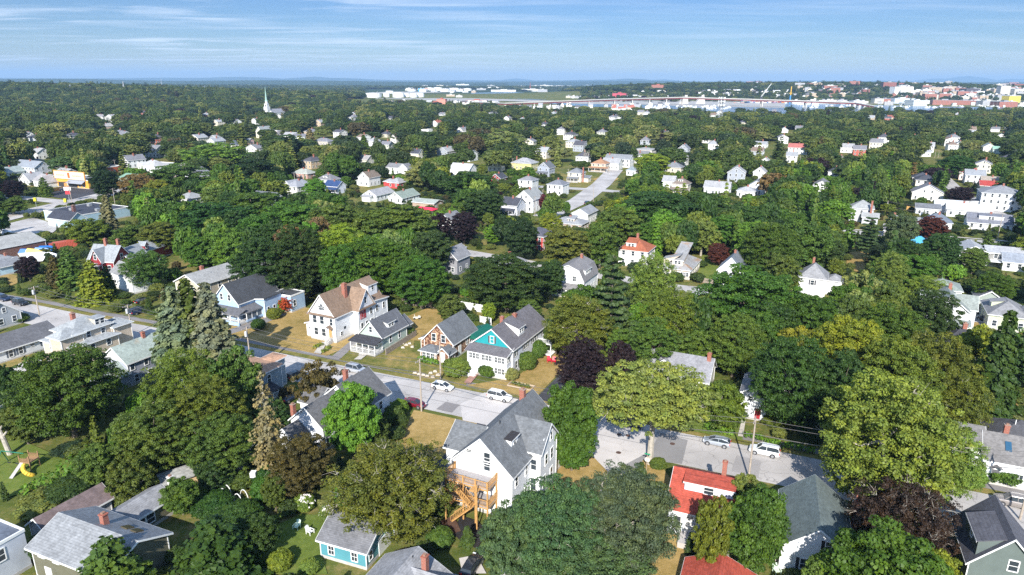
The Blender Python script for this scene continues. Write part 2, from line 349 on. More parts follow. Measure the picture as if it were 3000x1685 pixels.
    def fl(s, face, bi=0):
        x0, y0, w, l, he, rise, typ, ridge, z0 = s.b[bi]
        return {'F': (lambda u, d, z: (x0+u, y0+d, z), 0), 'R': (lambda u, d, z: (x0+w-d, y0+u, z), 90), 'B': (lambda u, d, z: (x0+w-u, y0+l-d, z), 180), 'L': (lambda u, d, z: (x0+d, y0+l-u, z), -90)}[face]
    def win(s, face, us, z, w=.9, h=1.5, style='s', bi=0, shut=None, d=0.0):
        fn, rz = s.fl(face, bi); us = us if isinstance(us, (list, tuple)) else (us,)
        fr, pn, sh, both = win_mesh(w, h, style)
        for u in us:
            p = fn(u, -d, z)
            if s.detail > 1:
                a = put('window', fr, s.root, p, R(rz)); put('pane', pn, a)
                if shut is not None:
                    k = (round(w, 2), round(h, 2), shut)
                    if k not in SHUT: SHUT[k] = sh.mesh('shutter', plain('shutter_%.2f_%.2f_%.2f' % shut, shut, .5))
                    for q in (-1, 1): put('shutter', SHUT[k], a, (q*(w/2+.31), 0, 0))
            else: put('window', both, s.root, p, R(rz))
        return s
    def rows(s, faces='FR', bi=0, step=2.6, w=.9, h=1.4, shut=None, z0=1.0, style='s', storey=2.8, gablewin=True):
        b = s.b[bi]
        for f in faces:
            L = b[2] if f in 'FB' else b[3]; n = max(1, int(L/step)); us = [L*(i+.5)/n for i in range(n)]; z = b[8]+z0
            while z+h < b[4]-.1: s.win(f, us, z, w, h, style, bi, shut); z += storey
            if gablewin and b[6] in 'gb' and ((b[7] == 'y') == (f in 'FB')) and b[5] > 2: s.win(f, L/2 if b[5] < 3.4 else [L*.38, L*.62], max(z, b[4]+.1) if max(z, b[4]+.1)+1.2 < b[4]+b[5]-.5 else b[4], .75, 1.15, style, bi, shut)
        return s
    def door(s, face, u, z=.45, col=(.75, .75, .72), bi=0, w=.95, d=0.0):
        fn, rz = s.fl(face, bi); m = MB(); m.box(-w/2, -.05, 0, w/2, .02, 2.05); f = MB()
        o = m.build('door', plain('door_%.2f_%.2f_%.2f' % col, col, .4), s.root); o.location = fn(u, -d, z); o.rotation_euler = (0, 0, R(rz))
        f.box(-w/2-.12, -.06, 0, -w/2, .02, 2.17); f.box(w/2, -.06, 0, w/2+.12, .02, 2.17); f.box(-w/2, -.06, 2.05, w/2, .02, 2.17); f.build('frame', WHITE, o)
        k = MB(); k.box(w*.3, -.1, .95, w*.38, -.05, 1.05); k.build('handle', STEEL, o); return s
    def chimney(s, x, y, top, w=.7, l=.7, m=None, z0=0):
        c = MB(); c.box(x-w/2, y-l/2, z0, x+w/2, y+l/2, top-.15); c.box(x-w/2-.07, y-l/2-.07, top-.15, x+w/2+.07, y+l/2+.07, top); o = c.build('chimney', m or BRICK, s.root)
        if s.detail > 1: p = MB(); p.box(x-w*.28, y-l*.28, top, x+w*.28, y+l*.28, top+.22); p.build('flue', plain('clay_flue', (.28, .16, .11), .8), o)
        return s
    def vent(s, x, y, z, h=.5, m=None): v = MB(); v.tube((x, y, z), (x, y, z+h), .07); v.build('vent_pipe', m or STEEL, s.root); return s
    def dormer(s, face, u, w, d0, zt, typ='g', rise=.8, bi=0, sl2=.18, wins=1, wm=None, ww=.75, wh=1.0, col=None):
        b = s.b[bi]; fn, rz = s.fl(face, bi); span = (b[2] if face in 'RL' else b[3])/2; sl = b[5]/span; he = b[4]; o = .22; t = .12
        zr = lambda d: he+sl*d+.16
        m = MB(); r = MB(); T = MB(); u0, u1 = u-w/2, u+w/2
        if typ == 's':
            d1 = (zt-he-.16-sl2*d0)/(sl-sl2); zz1 = zt+sl2*(d1-d0)
            m.poly([fn(u0, d0, zr(d0)-.4), fn(u1, d0, zr(d0)-.4), fn(u1, d0, zt), fn(u0, d0, zt)])
            for q in (u0, u1): m.poly([fn(q, d0, zr(d0)-.4), fn(q, d0, zt), fn(q, d1, zz1)])
            lo = [fn(u0-o, d0-o, zt-o*sl2), fn(u1+o, d0-o, zt-o*sl2), fn(u1+o, d1, zz1), fn(u0-o, d1, zz1)]
            r.hexa(lo+[(p[0], p[1], p[2]+t) for p in lo])
            lo = [fn(u0-o, d0-o-.03, zt-o*sl2-.1), fn(u1+o, d0-o-.03, zt-o*sl2-.1), fn(u1+o, d0-o, zt-o*sl2-.1), fn(u0-o, d0-o, zt-o*sl2-.1)]
            T.hexa(lo+[(p[0], p[1], p[2]+t+.08) for p in lo])
        else:
            dz = lambda z: (z-he-.16)/sl
            m.poly([fn(u0, d0, zr(d0)-.4), fn(u1, d0, zr(d0)-.4), fn(u1, d0, zt), fn(u, d0, zt+rise), fn(u0, d0, zt)])
            for q in (u0, u1): m.poly([fn(q, d0, zr(d0)-.4), fn(q, d0, zt), fn(q, dz(zt), zt)])
            hr = rise/(w/2)
            for q, sg in ((u0-o, -1), (u1+o, 1)):
                ze = zt-o*hr; lo = [fn(q, d0-o, ze), fn(u, d0-o, zt+rise), fn(u, dz(zt+rise), zt+rise), fn(q, dz(ze), ze)]; r.hexa(lo+[(p[0], p[1], p[2]+t) for p in lo])
                lo = [fn(q, d0-o-.03, ze-.08), fn(u, d0-o-.03, zt+rise-.08), fn(u, d0-o, zt+rise-.08), fn(q, d0-o, ze-.08)]; T.hexa(lo+[(p[0], p[1], p[2]+t+.07) for p in lo])
        o_ = m.build('dormer', wm or s.wm, s.root); r.build('dormer_roof', col or s.rm, o_); T.build('trim', s.tm, o_)
        fr, pn, sh, both = win_mesh(ww, wh, 's')
        for i in range(wins):
            uu = u+(i-(wins-1)/2)*(ww+.35); a = put('window', both, o_, fn(uu, d0, zt-wh-.18), R(rz))
        return s
    def porch(s, x0, y0, w, d, zr, rise=.6, side='F', col=None, rail=True, posts=4, zf=.5, steps=None, typ='s', enclosed=False):
        f = MB(); f.box(x0, y0, .12 if not enclosed else 0, x0+w, y0+d, zf); o = f.build('porch_floor', plain('porch_grey', (.42, .41, .40), .7), s.root)
        p = MB(); n = posts
        for i in range(n):
            a = i/(n-1) if n > 1 else .5
            if side == 'F': p.box(x0+.1+(w-.2)*a-.08, y0+.02, zf, x0+.1+(w-.2)*a+.08, y0+.18, zr)
            elif side == 'R': p.box(x0+w-.18, y0+.1+(d-.2)*a-.08, zf, x0+w-.02, y0+.1+(d-.2)*a+.08, zr)
        p.box(x0-.02, y0-.02, zr-.22, x0+w+.02, y0+.14, zr-.01); p.box(x0+w-.14, y0+.14, zr-.22, x0+w+.02, y0+d, zr-.01); p.box(x0-.02, y0+.14, zr-.22, x0+.14, y0+d, zr-.01)
        p.build('porch_posts', WHITE, s.root)
        if rail:
            q = MB()
            for (xa, ya, xb, yb) in ((x0+.1, y0+.1, x0+w-.1, y0+.1), (x0+w-.1, y0+.1, x0+w-.1, y0+d), (x0+.1, y0+.1, x0+.1, y0+d)):
                L = math.hypot(xb-xa, yb-ya); k = max(2, int(L/.22))
                q.tube((xa, ya, zf+.9), (xb, yb, zf+.9), .04, n=4); q.tube((xa, ya, zf+.12), (xb, yb, zf+.12), .03, n=4)
                for i in range(1, k): q.tube((xa+(xb-xa)*i/k, ya+(yb-ya)*i/k, zf+.1), (xa+(xb-xa)*i/k, ya+(yb-ya)*i/k, zf+.9), .022, n=4, cap=False)
            q.build('railing', WHITE, s.root)
        r = MB(); ov = .3
        if side == 'F': lo = [(x0-ov, y0-ov, zr), (x0+w+ov, y0-ov, zr), (x0+w+ov*(typ == 's'), y0+d, zr+rise), (x0-ov*(typ == 's'), y0+d, zr+rise)]
        else: lo = [(x0, y0-ov, zr+rise), (x0+w+ov, y0-ov, zr), (x0+w+ov, y0+d+ov, zr), (x0, y0+d+ov, zr+rise)]
        r.hexa(lo+[(a, b, c+.12) for a, b, c in lo]); r.build('porch_roof', col or s.rm, s.root)
        if steps:
            st = MB(); ux, n2, wd = steps
            for i in range(n2): st.box(ux-wd/2, y0-.3*(i+1), 0, ux+wd/2, y0-.3*i-.002, zf-(i+1)*zf/(n2+1))
            st.build('steps', CONC, s.root)
        return s
    def done(s):
        s.W.build('wall', s.wm, s.root); s.Rf.build('roof', s.rm, s.root); s.T.build('trim', s.tm, s.root)
        if s.detail > 1 and s.base: s.F.build('foundation', CONC, s.root)
        HOUSES.append(s); return s
HOUSES = []
def solid(parent, name, m, *boxes):
    b = MB()
    for q in boxes: b.box(*q)
    return b.build(name, m, parent)
# ------------------------------------------------------------------ trees
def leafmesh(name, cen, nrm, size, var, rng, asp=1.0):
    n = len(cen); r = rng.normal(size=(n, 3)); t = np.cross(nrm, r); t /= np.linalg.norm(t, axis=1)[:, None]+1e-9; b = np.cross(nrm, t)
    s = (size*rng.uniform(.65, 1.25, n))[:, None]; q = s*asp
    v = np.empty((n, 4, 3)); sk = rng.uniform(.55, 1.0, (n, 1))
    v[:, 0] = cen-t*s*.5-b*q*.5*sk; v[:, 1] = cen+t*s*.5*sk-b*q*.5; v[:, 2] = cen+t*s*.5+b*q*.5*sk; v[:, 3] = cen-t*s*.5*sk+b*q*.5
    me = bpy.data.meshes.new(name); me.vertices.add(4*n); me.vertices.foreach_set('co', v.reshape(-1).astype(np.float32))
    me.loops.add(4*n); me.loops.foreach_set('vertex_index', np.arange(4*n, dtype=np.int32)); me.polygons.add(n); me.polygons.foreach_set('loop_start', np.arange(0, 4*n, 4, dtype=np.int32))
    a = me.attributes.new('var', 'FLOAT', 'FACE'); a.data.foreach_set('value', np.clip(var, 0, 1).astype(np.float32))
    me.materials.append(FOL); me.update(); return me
def unit(v): return v/(np.linalg.norm(v, axis=-1, keepdims=True)+1e-9)
def clusters(cc, rr, cv, per, size, rng, up=.25, flat=1.0, hemi=.35):
    n = len(cc)*per; idx = np.repeat(np.arange(len(cc)), per); d = unit(rng.normal(size=(n, 3)))
    d[:, 2] = np.where(d[:, 2] < -hemi, -d[:, 2], d[:, 2])
    off = d*rr[idx][:, None]*rng.uniform(.55, 1.05, n)[:, None]; off[:, 2] *= flat
    cen = cc[idx]+off; nrm = unit(d+rng.normal(size=(n, 3))*.55+np.array([0, 0, up]))
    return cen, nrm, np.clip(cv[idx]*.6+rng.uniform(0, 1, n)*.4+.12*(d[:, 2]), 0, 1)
def crown_round(seed, rx=5, rz=5.6, zc=5.8, nc=150, per=75, size=.30, lobes=7, rough=.2, crr=(.75, 1.35), flat=.8, airy=0.0, low=-.55):
    rng = np.random.default_rng(seed); ld = unit(rng.normal(size=(lobes, 3))); ld[:, 2] = abs(ld[:, 2])*.8
    nt_ = int(nc*2/(1-low)); i = np.arange(nt_)+.5; ph = np.arccos(1-2*i/nt_); th = math.pi*(1+5**.5)*i
    d = np.stack([np.cos(th)*np.sin(ph), np.sin(th)*np.sin(ph), np.cos(ph)], 1); d = d[d[:, 2] > low]
    d = unit(d+rng.normal(size=d.shape)*.12); lob = (np.clip(d@ld.T, 0, 1)**4).max(1)
    k = .74+.30*lob+rng.uniform(-rough, rough*.52, len(d))
    keep = rng.uniform(size=len(d)) > airy; d = d[keep]; k = k[keep]
    cc = d*k[:, None]*np.array([rx, rx, rz]); inn = d[::4]*k[::4][:, None]*np.array([rx, rx, rz])*.6; cc = np.concatenate([cc, inn]); cc[:, 2] += zc
    rr = rng.uniform(crr[0], crr[1], len(cc))*rx/5; cv = rng.uniform(0, 1, len(cc))
    return cc, clusters(cc, rr, cv, per, size, rng, flat=flat), rng
def M_crown(name, parts, rng, size): 
    cen, nrm, var = parts; return leafmesh(name, cen, nrm, size, var, rng)
def crown_spruce(seed, h=14, r0=3.2, tiers=30, per=44, size=.34, droop=.28, gap=0.0, power=.66, z0=.6):
    rng = np.random.default_rng(seed); cs, ns, vs = [], [], []
    for t in range(tiers):
        f = t/tiers; z = z0+(h-z0)*f; rad = r0*(1-f)**power*rng.uniform(.82, 1.1)+.15; k = max(4, int(13*(1-f)**.6)); a0 = rng.uniform(0, 6.28)
        for j in range(k):
            if rng.uniform() < gap: continue
            a = a0+j*2*math.pi/k+rng.uniform(-.2, .2); L = rad*rng.uniform(.7, 1.12); n = max(5, int(per*L/r0*1.6)); u = rng.uniform(.12, 1, n)**.8; sp = .34*L*(1.15-u*.8)*.55
            o = rng.normal(size=n)*sp; x = np.cos(a)*u*L-np.sin(a)*o; y = np.sin(a)*u*L+np.cos(a)*o; zz_ = z-droop*L*u**1.4-abs(o)*.3+rng.uniform(-.1, .12, n)
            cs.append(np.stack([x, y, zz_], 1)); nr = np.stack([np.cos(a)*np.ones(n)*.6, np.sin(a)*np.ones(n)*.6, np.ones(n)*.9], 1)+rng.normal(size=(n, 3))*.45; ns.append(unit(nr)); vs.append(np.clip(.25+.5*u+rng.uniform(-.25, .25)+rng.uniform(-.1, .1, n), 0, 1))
    return (np.concatenate(cs), np.concatenate(ns), np.concatenate(vs)), rng
def crown_pine(seed, h=17, r0=4.5, tiers=11, size=.38):
    rng = np.random.default_rng(seed); cc, rr = [], []
    for t in range(tiers):
        f = t/tiers; z = 4+(h-4)*f; rad = r0*(1-f*.9)**.7*rng.uniform(.75, 1.1); k = max(3, int(6*(1-f)+2)); a0 = rng.uniform(0, 6.28)
        for j in range(k):
            a = a0+j*2*math.pi/k+rng.uniform(-.35, .35); L = rad*rng.uniform(.6, 1.1)
            for u in (.45, .75, 1.0): cc.append((math.cos(a)*L*u, math.sin(a)*L*u, z+.35*L*u*.5)); rr.append(.55+.75*(1-abs(u-.75))*L/4)
    cc = np.array(cc); rr = np.array(rr); cen, nrm, var = clusters(cc, rr, rng.uniform(0, 1, len(cc)), 80, size, rng, up=.8, flat=.32, hemi=.1)
    return (cen, nrm, var), rng
def limbs(m, rng, base, top, r, targets, k=9, mi=0, wig=.25):
    base = Vector(base); top = Vector(top); m.tube(base, base.lerp(top, .5), r, r*.72, 8, mi, False); m.tube(base.lerp(top, .5), top, r*.72, r*.3, 7, mi)
    for q in rng.choice(len(targets), min(k, len(targets)), replace=False):
        t = Vector(targets[q]); s_ = base.lerp(top, rng.uniform(.45, .9)); mid = s_.lerp(t, .5)+Vector(rng.normal(size=3)*wig); m.tube(s_, mid, r*.38, r*.2, 5, mi, False); m.tube(mid, t, r*.2, r*.06, 4, mi)
def twigs(rng, targets, n, r=.03, L=.85, out=1.0, zc=6.6):
    m = MB()
    for q in rng.choice(len(targets), n, replace=True):
        t = Vector(targets[q]); d = Vector((t.x, t.y, max(.2, t.z-zc+2))).normalized(); p = t-d*.6
        for j in range(3):
            e = p+(d+Vector(rng.normal(size=3)*.45))*L*rng.uniform(.6, 1.1)*out; mid = p.lerp(e, .5)+Vector(rng.normal(size=3)*.15); m.tube(p, mid, r, r*.7, 4, 0, False); m.tube(mid, e, r*.7, r*.2, 4, 0)
            e2 = mid+(d+Vector(rng.normal(size=3)*.8))*L*.45; m.tube(mid, e2, r*.55, r*.2, 3, 0)
    return m
KIND = {}       # kind -> list of (crown mesh, trunk mesh, extra (name, mesh) or None, height, radius)
VASE = 1
def add_kind(k, cm, tm, h, r, extra=None): KIND.setdefault(k, []).append((cm, tm, extra, h, r))
def make_round(kind, seeds, h=11.0, bark=BARK, dead=0, **kw):
    for sd in seeds:
        cc, parts, rng = crown_round(sd, **kw); tm = MB(); zc = kw.get('zc', 6.6)
        limbs(tm, rng, (0, 0, -.3), (rng.uniform(-.4, .4), rng.uniform(-.4, .4), zc+.5), .36, cc, 11)
        ex = None
        if dead: ex = ('bare_branches', twigs(rng, cc[:int(len(cc)*.7)], dead).mesh('bare_branches', PALEBARK))
        add_kind(kind, M_crown('crown', parts, rng, kw.get('size', .42)), tm.mesh('trunk', bark), h, kw.get('rx', 5), ex)
make_round('maple', (1, 2, 3, 4), nc=330, per=120, size=.24, low=-.92, rough=.26, crr=(.6, 1.15), flat=.62, lobes=9)
make_round('oak', (11, 12, 13, 14), rx=5, rz=5.3, zc=5.7, h=11, nc=330, per=110, size=.23, low=-.9, lobes=12, rough=.26, crr=(.5, 1.0), flat=.5)
make_round('airy', (21, 22), nc=230, per=100, size=.26, low=-.85, lobes=9, rough=.32, crr=(.55, 1.05), airy=.12, bark=PALEBARK)
make_round('bare_ash', (31,), nc=260, per=110, size=.24, low=-.85, lobes=9, rough=.32, crr=(.55, 1.1), airy=.12, dead=46, bark=PALEBARK)
make_round('locust', (41, 42), rx=5, rz=5.0, zc=5.7, h=10.6, nc=300, per=130, size=.20, lobes=12, rough=.28, crr=(.55, 1.05), flat=.42, bark=PALEBARK, dead=6, low=-.85)
make_round('tall', (51, 52), rx=4, rz=6.9, zc=7.7, h=14.6, nc=190, per=120, size=.28, low=-.8, lobes=10, rough=.24, crr=(.75, 1.35))
make_round('vase', (43, 44), rx=5, rz=3.3, zc=7.2, h=10.6, nc=300, per=85, size=.24, lobes=10, rough=.34, crr=(.5, 1.0), flat=.6, low=-.5, airy=.1, bark=PALEBARK, dead=8)
BIG = dict(low=-.9, lobes=12, airy=.04)
make_round('maple_L', (301, 302, 303), nc=720, per=95, size=.145, rough=.26, crr=(.38, .8), flat=.6, **BIG)
make_round('oak_L', (311, 312, 313), rx=5, rz=5.3, zc=5.7, h=11, nc=760, per=90, size=.14, rough=.30, crr=(.34, .72), flat=.5, **BIG)
make_round('airy_L', (321, 322), nc=700, per=75, size=.14, rough=.36, crr=(.34, .75), low=-.85, lobes=12, airy=.14, dead=10, bark=PALEBARK)
make_round('vase_L', (343,), rx=5, rz=3.3, zc=7.2, h=10.6, nc=620, per=80, size=.14, lobes=12, rough=.36, crr=(.34, .7), flat=.55, low=-.5, airy=.12, bark=PALEBARK, dead=18)
make_round('locust_L', (341, 342), rx=5, rz=5.0, zc=5.7, h=10.6, nc=760, per=95, size=.115, lobes=14, rough=.30, crr=(.34, .78), flat=.35, bark=PALEBARK, dead=9, low=-.85)
make_round('bare_ash_L', (331,), nc=620, per=80, size=.135, lobes=12, rough=.34, crr=(.34, .72), airy=.12, low=-.85, dead=90, bark=PALEBARK)
make_round('shrub', (61, 62), rx=5, rz=5.0, zc=3.6, h=8.4, nc=150, per=120, size=.42, lobes=5, rough=.10, crr=(1.0, 1.6), low=-.7)
make_round('ragged', (71,), rx=5, rz=4.4, zc=5.4, h=9.6, nc=150, per=80, size=.32, lobes=16, rough=.5, crr=(.5, 1.2), airy=.1, low=-.75, dead=10)
for sd in (81, 82):
    parts, rng = crown_spruce(sd, tiers=34, per=90, r0=3.6, power=.6, size=.24); tm = MB(); tm.tube((0, 0, -.3), (0, 0, 13.4), .26, .04, 7); add_kind('spruce', M_crown('crown', parts, rng, .34), tm.mesh('trunk', BARK), 14, 3.6)
for sd in (91,):
    parts, rng = crown_spruce(sd, h=14, r0=2.3, tiers=34, per=14, size=.26, droop=.3, gap=.3, power=.55, z0=4); tm = MB(); tm.tube((0, 0, -.3), (0, 0, 13.6), .24, .04, 7)
    for i in range(60):
        z = 1.5+i*.19; a = i*2.4; L = 2.2*(1-(z-1.5)/13)*rng.uniform(.6, 1.1); tm.tube((0, 0, z), (math.cos(a)*L, math.sin(a)*L, z-.35*L), .035, .012, 3)
    add_kind('thin_spruce', M_crown('crown', parts, rng, .26), tm.mesh('trunk', PALEBARK), 14, 2.3)
for sd in (101,):
    parts, rng = crown_spruce(sd, h=10, r0=3.4, tiers=30, per=34, size=.34, droop=.1, power=.62, z0=.3); tm = MB(); tm.tube((0, 0, -.3), (0, 0, 9), .2, .04, 6); add_kind('cedar', M_crown('crown', parts, rng, .34), tm.mesh('trunk', BARK), 10, 3.4)
for sd in (111, 112):
    parts, rng = crown_pine(sd); tm = MB(); tm.tube((0, 0, -.3), (0, 0, 16.5), .34, .05, 7)
    for i in range(26): z = 4+i*.48; a = i*2.4; L = 3.4*(1-(z-4)/15); tm.tube((0, 0, z), (math.cos(a)*L, math.sin(a)*L, z+.3), .07, .02, 4)
    add_kind('pine', M_crown('crown', parts, rng, .38), tm.mesh('trunk', BARK), 17.4, 4.5)
def bare_tree(seed, h=11):
    rng = np.random.default_rng(seed); m = MB()
    def br(p, d, L, r, n):
        q = p+d*L; m.tube(p, q, r, r*.6, 5 if n > 1 else 3, 0, False)
        if n == 0: return
        for j in range(3 if n > 1 else 4): br(p.lerp(q, rng.uniform(.55, 1)), (d+Vector(rng.normal(size=3)*.5)+Vector((0, 0, .12))).normalized(), L*rng.uniform(.55, .8), r*.55, n-1)
    br(Vector((0, 0, -.2)), Vector((0, 0, 1)), h*.4, .3, 4); return m
add_kind('dead', None, bare_tree(5).mesh('trunk', PALEBARK), 11, 4)

COLR = dict(maple=(0.055, 0.115, 0.015), dark=(0.033, 0.072, 0.016), darker=(0.022, 0.045, 0.014), olive=(0.098, 0.135, 0.020), yellow=(0.155, 0.200, 0.020), lime=(0.174, 0.255, 0.023), light=(0.130, 0.190, 0.036), lemon=(.190, .225, .050), pale=(0.174, 0.208, 0.069),
            blue=(0.145, 0.188, 0.115), bluegreen=(0.062, 0.108, 0.052), purple=(.020, .012, .017), plum=(0.123, 0.024, 0.032), bronze=(.034, .025, .019), copper=(0.065, 0.021, 0.015), rust=(0.070, 0.068, 0.020), brown=(0.145, 0.101, 0.040), grey=(0.174, 0.174, 0.092), fresh=(0.095, 0.195, 0.022), pine=(0.051, 0.096, 0.034), gold=(0.232, 0.188, 0.023), mid=(0.070, 0.118, 0.022))
rt = random.Random(7)
TREES = []
def tree(kind, x, y, h, r, col, label, group=None, var=None, z=None, squash=None, cat='tree', name=None, jit=.12):
    vs = KIND[kind]; cm, tm, ex, ph, pr = vs[var % len(vs)] if var is not None else vs[rt.randrange(len(vs))]
    nm = name or {'spruce': 'spruce_tree', 'thin_spruce': 'spruce_tree', 'pine': 'pine_tree', 'cedar': 'cedar_tree', 'shrub': 'bush', 'dead': 'bare_tree', 'ragged': 'tree'}.get(kind, 'tree')
    z = float(hgt(x, y)) if z is None else z
    e = empty(nm, label, cat, (x, y, z), rt.uniform(0, 6.28), group); sx = r/pr; sz = h/ph; e.scale = (sx, sx*rt.uniform(.93, 1.07), sz)
    c = COLR[col] if isinstance(col, str) else col; j = [1+rt.uniform(-jit, jit) for _ in range(3)]
    if cm: o = put('crown', cm, e); o.color = (c[0]*j[0], c[1]*j[1], c[2]*j[2], 1)
    put('trunk', tm, e)
    if ex: put(ex[0], ex[1], e)
    TREES.append((x, y, r, h, e)); return e
# a tree given by where its top shows in the photograph, its width there and its height in metres
def T(kind, px, ptop, wpx, h, col, label, **k):
    cone = kind in ('spruce', 'thin_spruce', 'cedar', 'pine', 'dead'); cf = .33 if 'vase' in kind else .49; c = h*cf; x, y = at(px, ptop, h if cone else h*(1-cf))
    for _ in range(4):
        dc = math.cos(PITCH)*y+math.sin(PITCH)*(EYE-h*.52); r = wpx/2*dc/FOC; th = math.atan2(EYE-h*.52, math.hypot(x, y))
        if cone: break
        off_ = math.hypot(r*math.sin(th), c*math.cos(th))*FOC/math.hypot(x, y, EYE-h*.52); x, y = at(px, ptop+off_*1.1, h-c)
    r *= .92
    if not cone and kind+'_L' in KIND and r > 4.4 and y < 200: kind += '_L'
    return tree(kind, x, y, h, r if not cone else r/.92, col, label, **k)
# bush / hedge placed by its foot
def bush(px, py, wpx, h, col, label, kind='shrub', **k):
    x, y = at(px, py); d = math.hypot(x, y, EYE); r = wpx/2*d/FOC; k.setdefault('cat', 'bush'); k.setdefault('name', 'bush'); return tree(kind, x, y+r*.6, h, r, col, label, **k)
def hedge_mesh(pts, wdt, h, seed, size=.3, dens=26):
    rng = np.random.default_rng(seed); cc = []
    for a, b in zip(pts, pts[1:]):
        L = math.hypot(b[0]-a[0], b[1]-a[1]); n = max(2, int(L/(wdt*.33)))
        for i in range(n):
            for zq in np.arange(.35*wdt, h, wdt*.45):
                f = (i+rng.uniform())/n; cc.append((a[0]+(b[0]-a[0])*f+rng.uniform(-.2, .2)*wdt, a[1]+(b[1]-a[1])*f+rng.uniform(-.2, .2)*wdt, zq))
    cc = np.array(cc); rr = rng.uniform(.38, .55, len(cc))*wdt
    cen, nrm, var = clusters(cc, rr, rng.uniform(0, 1, len(cc)), dens, size, rng); return leafmesh('foliage', cen, nrm, size, var, rng)
def hedge(pix, wdt, h, col, label, seed=1, cat='hedge', name='hedge', size=.3, world=None, dens=26, group=None):
    pts = world or [at(*p) for p in pix]; x0, y0 = pts[0]; me = hedge_mesh([(a-x0, b-y0) for a, b in pts], wdt, h, seed, size, dens)
    o = put(name, me, None, (x0, y0, float(hgt(x0, y0)))); c = COLR[col] if isinstance(col, str) else col; o.color = (*c, 1); return tag(o, label, cat, group)
# ------------------------------------------------------------------ vehicles
def car_proto(kind):
    # length along x, front at +x; cross sections (x, half width at sill, z low, z belt)
    if kind == 'suv': L, Wd, H, hood, belt = 4.8, .95, 1.75, 1.08, 1.08; cab = [(-2.3, 1.1), (-2.15, 1.62), (-1.9, 1.74), (.45, 1.72), (1.15, 1.14)]
    elif kind == 'hatch': L, Wd, H, hood, belt = 4.45, .88, 1.5, .92, .95; cab = [(-2.12, 1.0), (-1.75, 1.34), (-.9, 1.48), (.3, 1.44), (1.25, .98)]
    else: L, Wd, H, hood, belt = 4.7, .90, 1.45, .92, .94; cab = [(-1.95, 1.0), (-1.15, 1.36), (-.6, 1.43), (.35, 1.42), (1.2, .97)]
    h = L/2; xs = [-h, -h+.12, -h+.5, -1.5, 0, 1.1, h-.55, h-.12, h]
    ws = [.72, .88, .97, 1, 1, 1, .96, .86, .66]; zt = [.78, belt-.04, belt, belt, belt, belt-.02, hood-.10, hood-.24, .62]; zl = [.45, .36, .3, .27, .27, .27, .3, .34, .42]
    b = MB(); ring = []
    for x, w_, a, c in zip(xs, ws, zl, zt):
        W_ = Wd*w_; m_ = (a+c)/2
        pts = [(x, -W_*.9, a), (x, -W_, m_), (x, -W_*.97, c-.12), (x, -W_*.86, c), (x, W_*.86, c), (x, W_*.97, c-.12), (x, W_, m_), (x, W_*.9, a)]
        ring.append(len(b.v)); b.v += pts
    for i, j in zip(ring, ring[1:]):
        for k in range(8): b.f.append((i+k, i+(k+1) % 8, j+(k+1) % 8, j+k)); b.m.append(0)
    b.f.append(tuple(ring[0]+k for k in range(8))[::-1]); b.m.append(0); b.f.append(tuple(ring[-1]+k for k in range(8))); b.m.append(0)
    # roof and pillars
    def ins(z): return Wd*(.86-.30*(z-belt)/(H-belt)*.62)
    rf = MB(); g = MB(); top = cab[1:4]
    for (xa, za), (xb, zb) in zip(top, top[1:]): rf.hexa([(xa, -ins(za), za-.05), (xb, -ins(zb), zb-.05), (xb, ins(zb), zb-.05), (xa, ins(za), za-.05), (xa, -ins(za)*.93, za+.02), (xb, -ins(zb)*.93, zb+.02), (xb, ins(zb)*.93, zb+.02), (xa, ins(za)*.93, za+.02)])
    for x, z in (cab[0], (-.35, belt), cab[4]):
        t = {cab[0]: cab[1], cab[4]: cab[3]}.get((x, z), (-.35, cab[2][1]-.02))
        for q in (-1, 1): rf.tube((x, q*ins(z), z), (t[0], q*ins(t[1])*.98, t[1]), .05, .045, 4)
    G_ = [(cab[0], cab[1]), (cab[3], cab[4])]
    g1 = MB(); (xa, za), (xb, zb) = G_[1]; g1.poly([(xb, -ins(zb)*.95, zb-.02), (xb, ins(zb)*.95, zb-.02), (xa, ins(za)*.93, za-.02), (xa, -ins(za)*.93, za-.02)])
    g2 = MB(); (xa, za), (xb, zb) = G_[0]; g2.poly([(xa, ins(za)*.95, za-.02), (xa, -ins(za)*.95, za-.02), (xb, -ins(zb)*.93, zb-.02), (xb, ins(zb)*.93, zb-.02)])
    g3 = MB()
    for q in (-1, 1): pts = [(x, q*(ins(z)-.01), z-.02) for x, z in cab]; g3.poly(pts if q < 0 else pts[::-1])
    wr = MB(); wr.tube((0, -.11, 0), (0, .11, 0), .34, n=16); rim = MB(); rim.tube((0, -.125, 0), (0, .125, 0), .21, n=10)
    hl = MB(); hl.box(-.1, -.2, -.08, .06, .2, .08); tl = MB(); tl.box(-.06, -.2, -.12, .08, .2, .12)
    rack = MB()
    if kind == 'suv':
        for q in (-1, 1): rack.tube((-1.7, q*.55, 1.8), (.3, q*.55, 1.79), .03, n=4)
    plate = MB(); plate.box(-.02, -.26, -.06, .02, .26, .06)
    hub = [(1.38, s_*(Wd-.1)) for s_ in (-1, 1)]+[(-1.35, s_*(Wd-.1)) for s_ in (-1, 1)]
    arch = MB()
    for x, y in hub: arch.tube((x, y-.05*(-1 if y < 0 else 1)*0-.02, .36), (x, y+(.115 if y > 0 else -.115), .36), .42, n=14)
    return dict(body=b, roof=rf, ws=g1, rg=g2, sg=g3, wheel=wr, rim=rim, hl=hl, tl=tl, rack=rack, hub=hub, L=L, Wd=Wd, arch=arch, plate=plate)
CP = {k: car_proto(k) for k in ('suv', 'hatch', 'sedan')}
TYRE = BLACK; RIM = plain('alloy', (.55, .56, .58), .3, metal=.7); HEAD = plain('headlight_glass', (.75, .78, .8), .15); TAIL = plain('tail_light', (.45, .02, .02), .3)
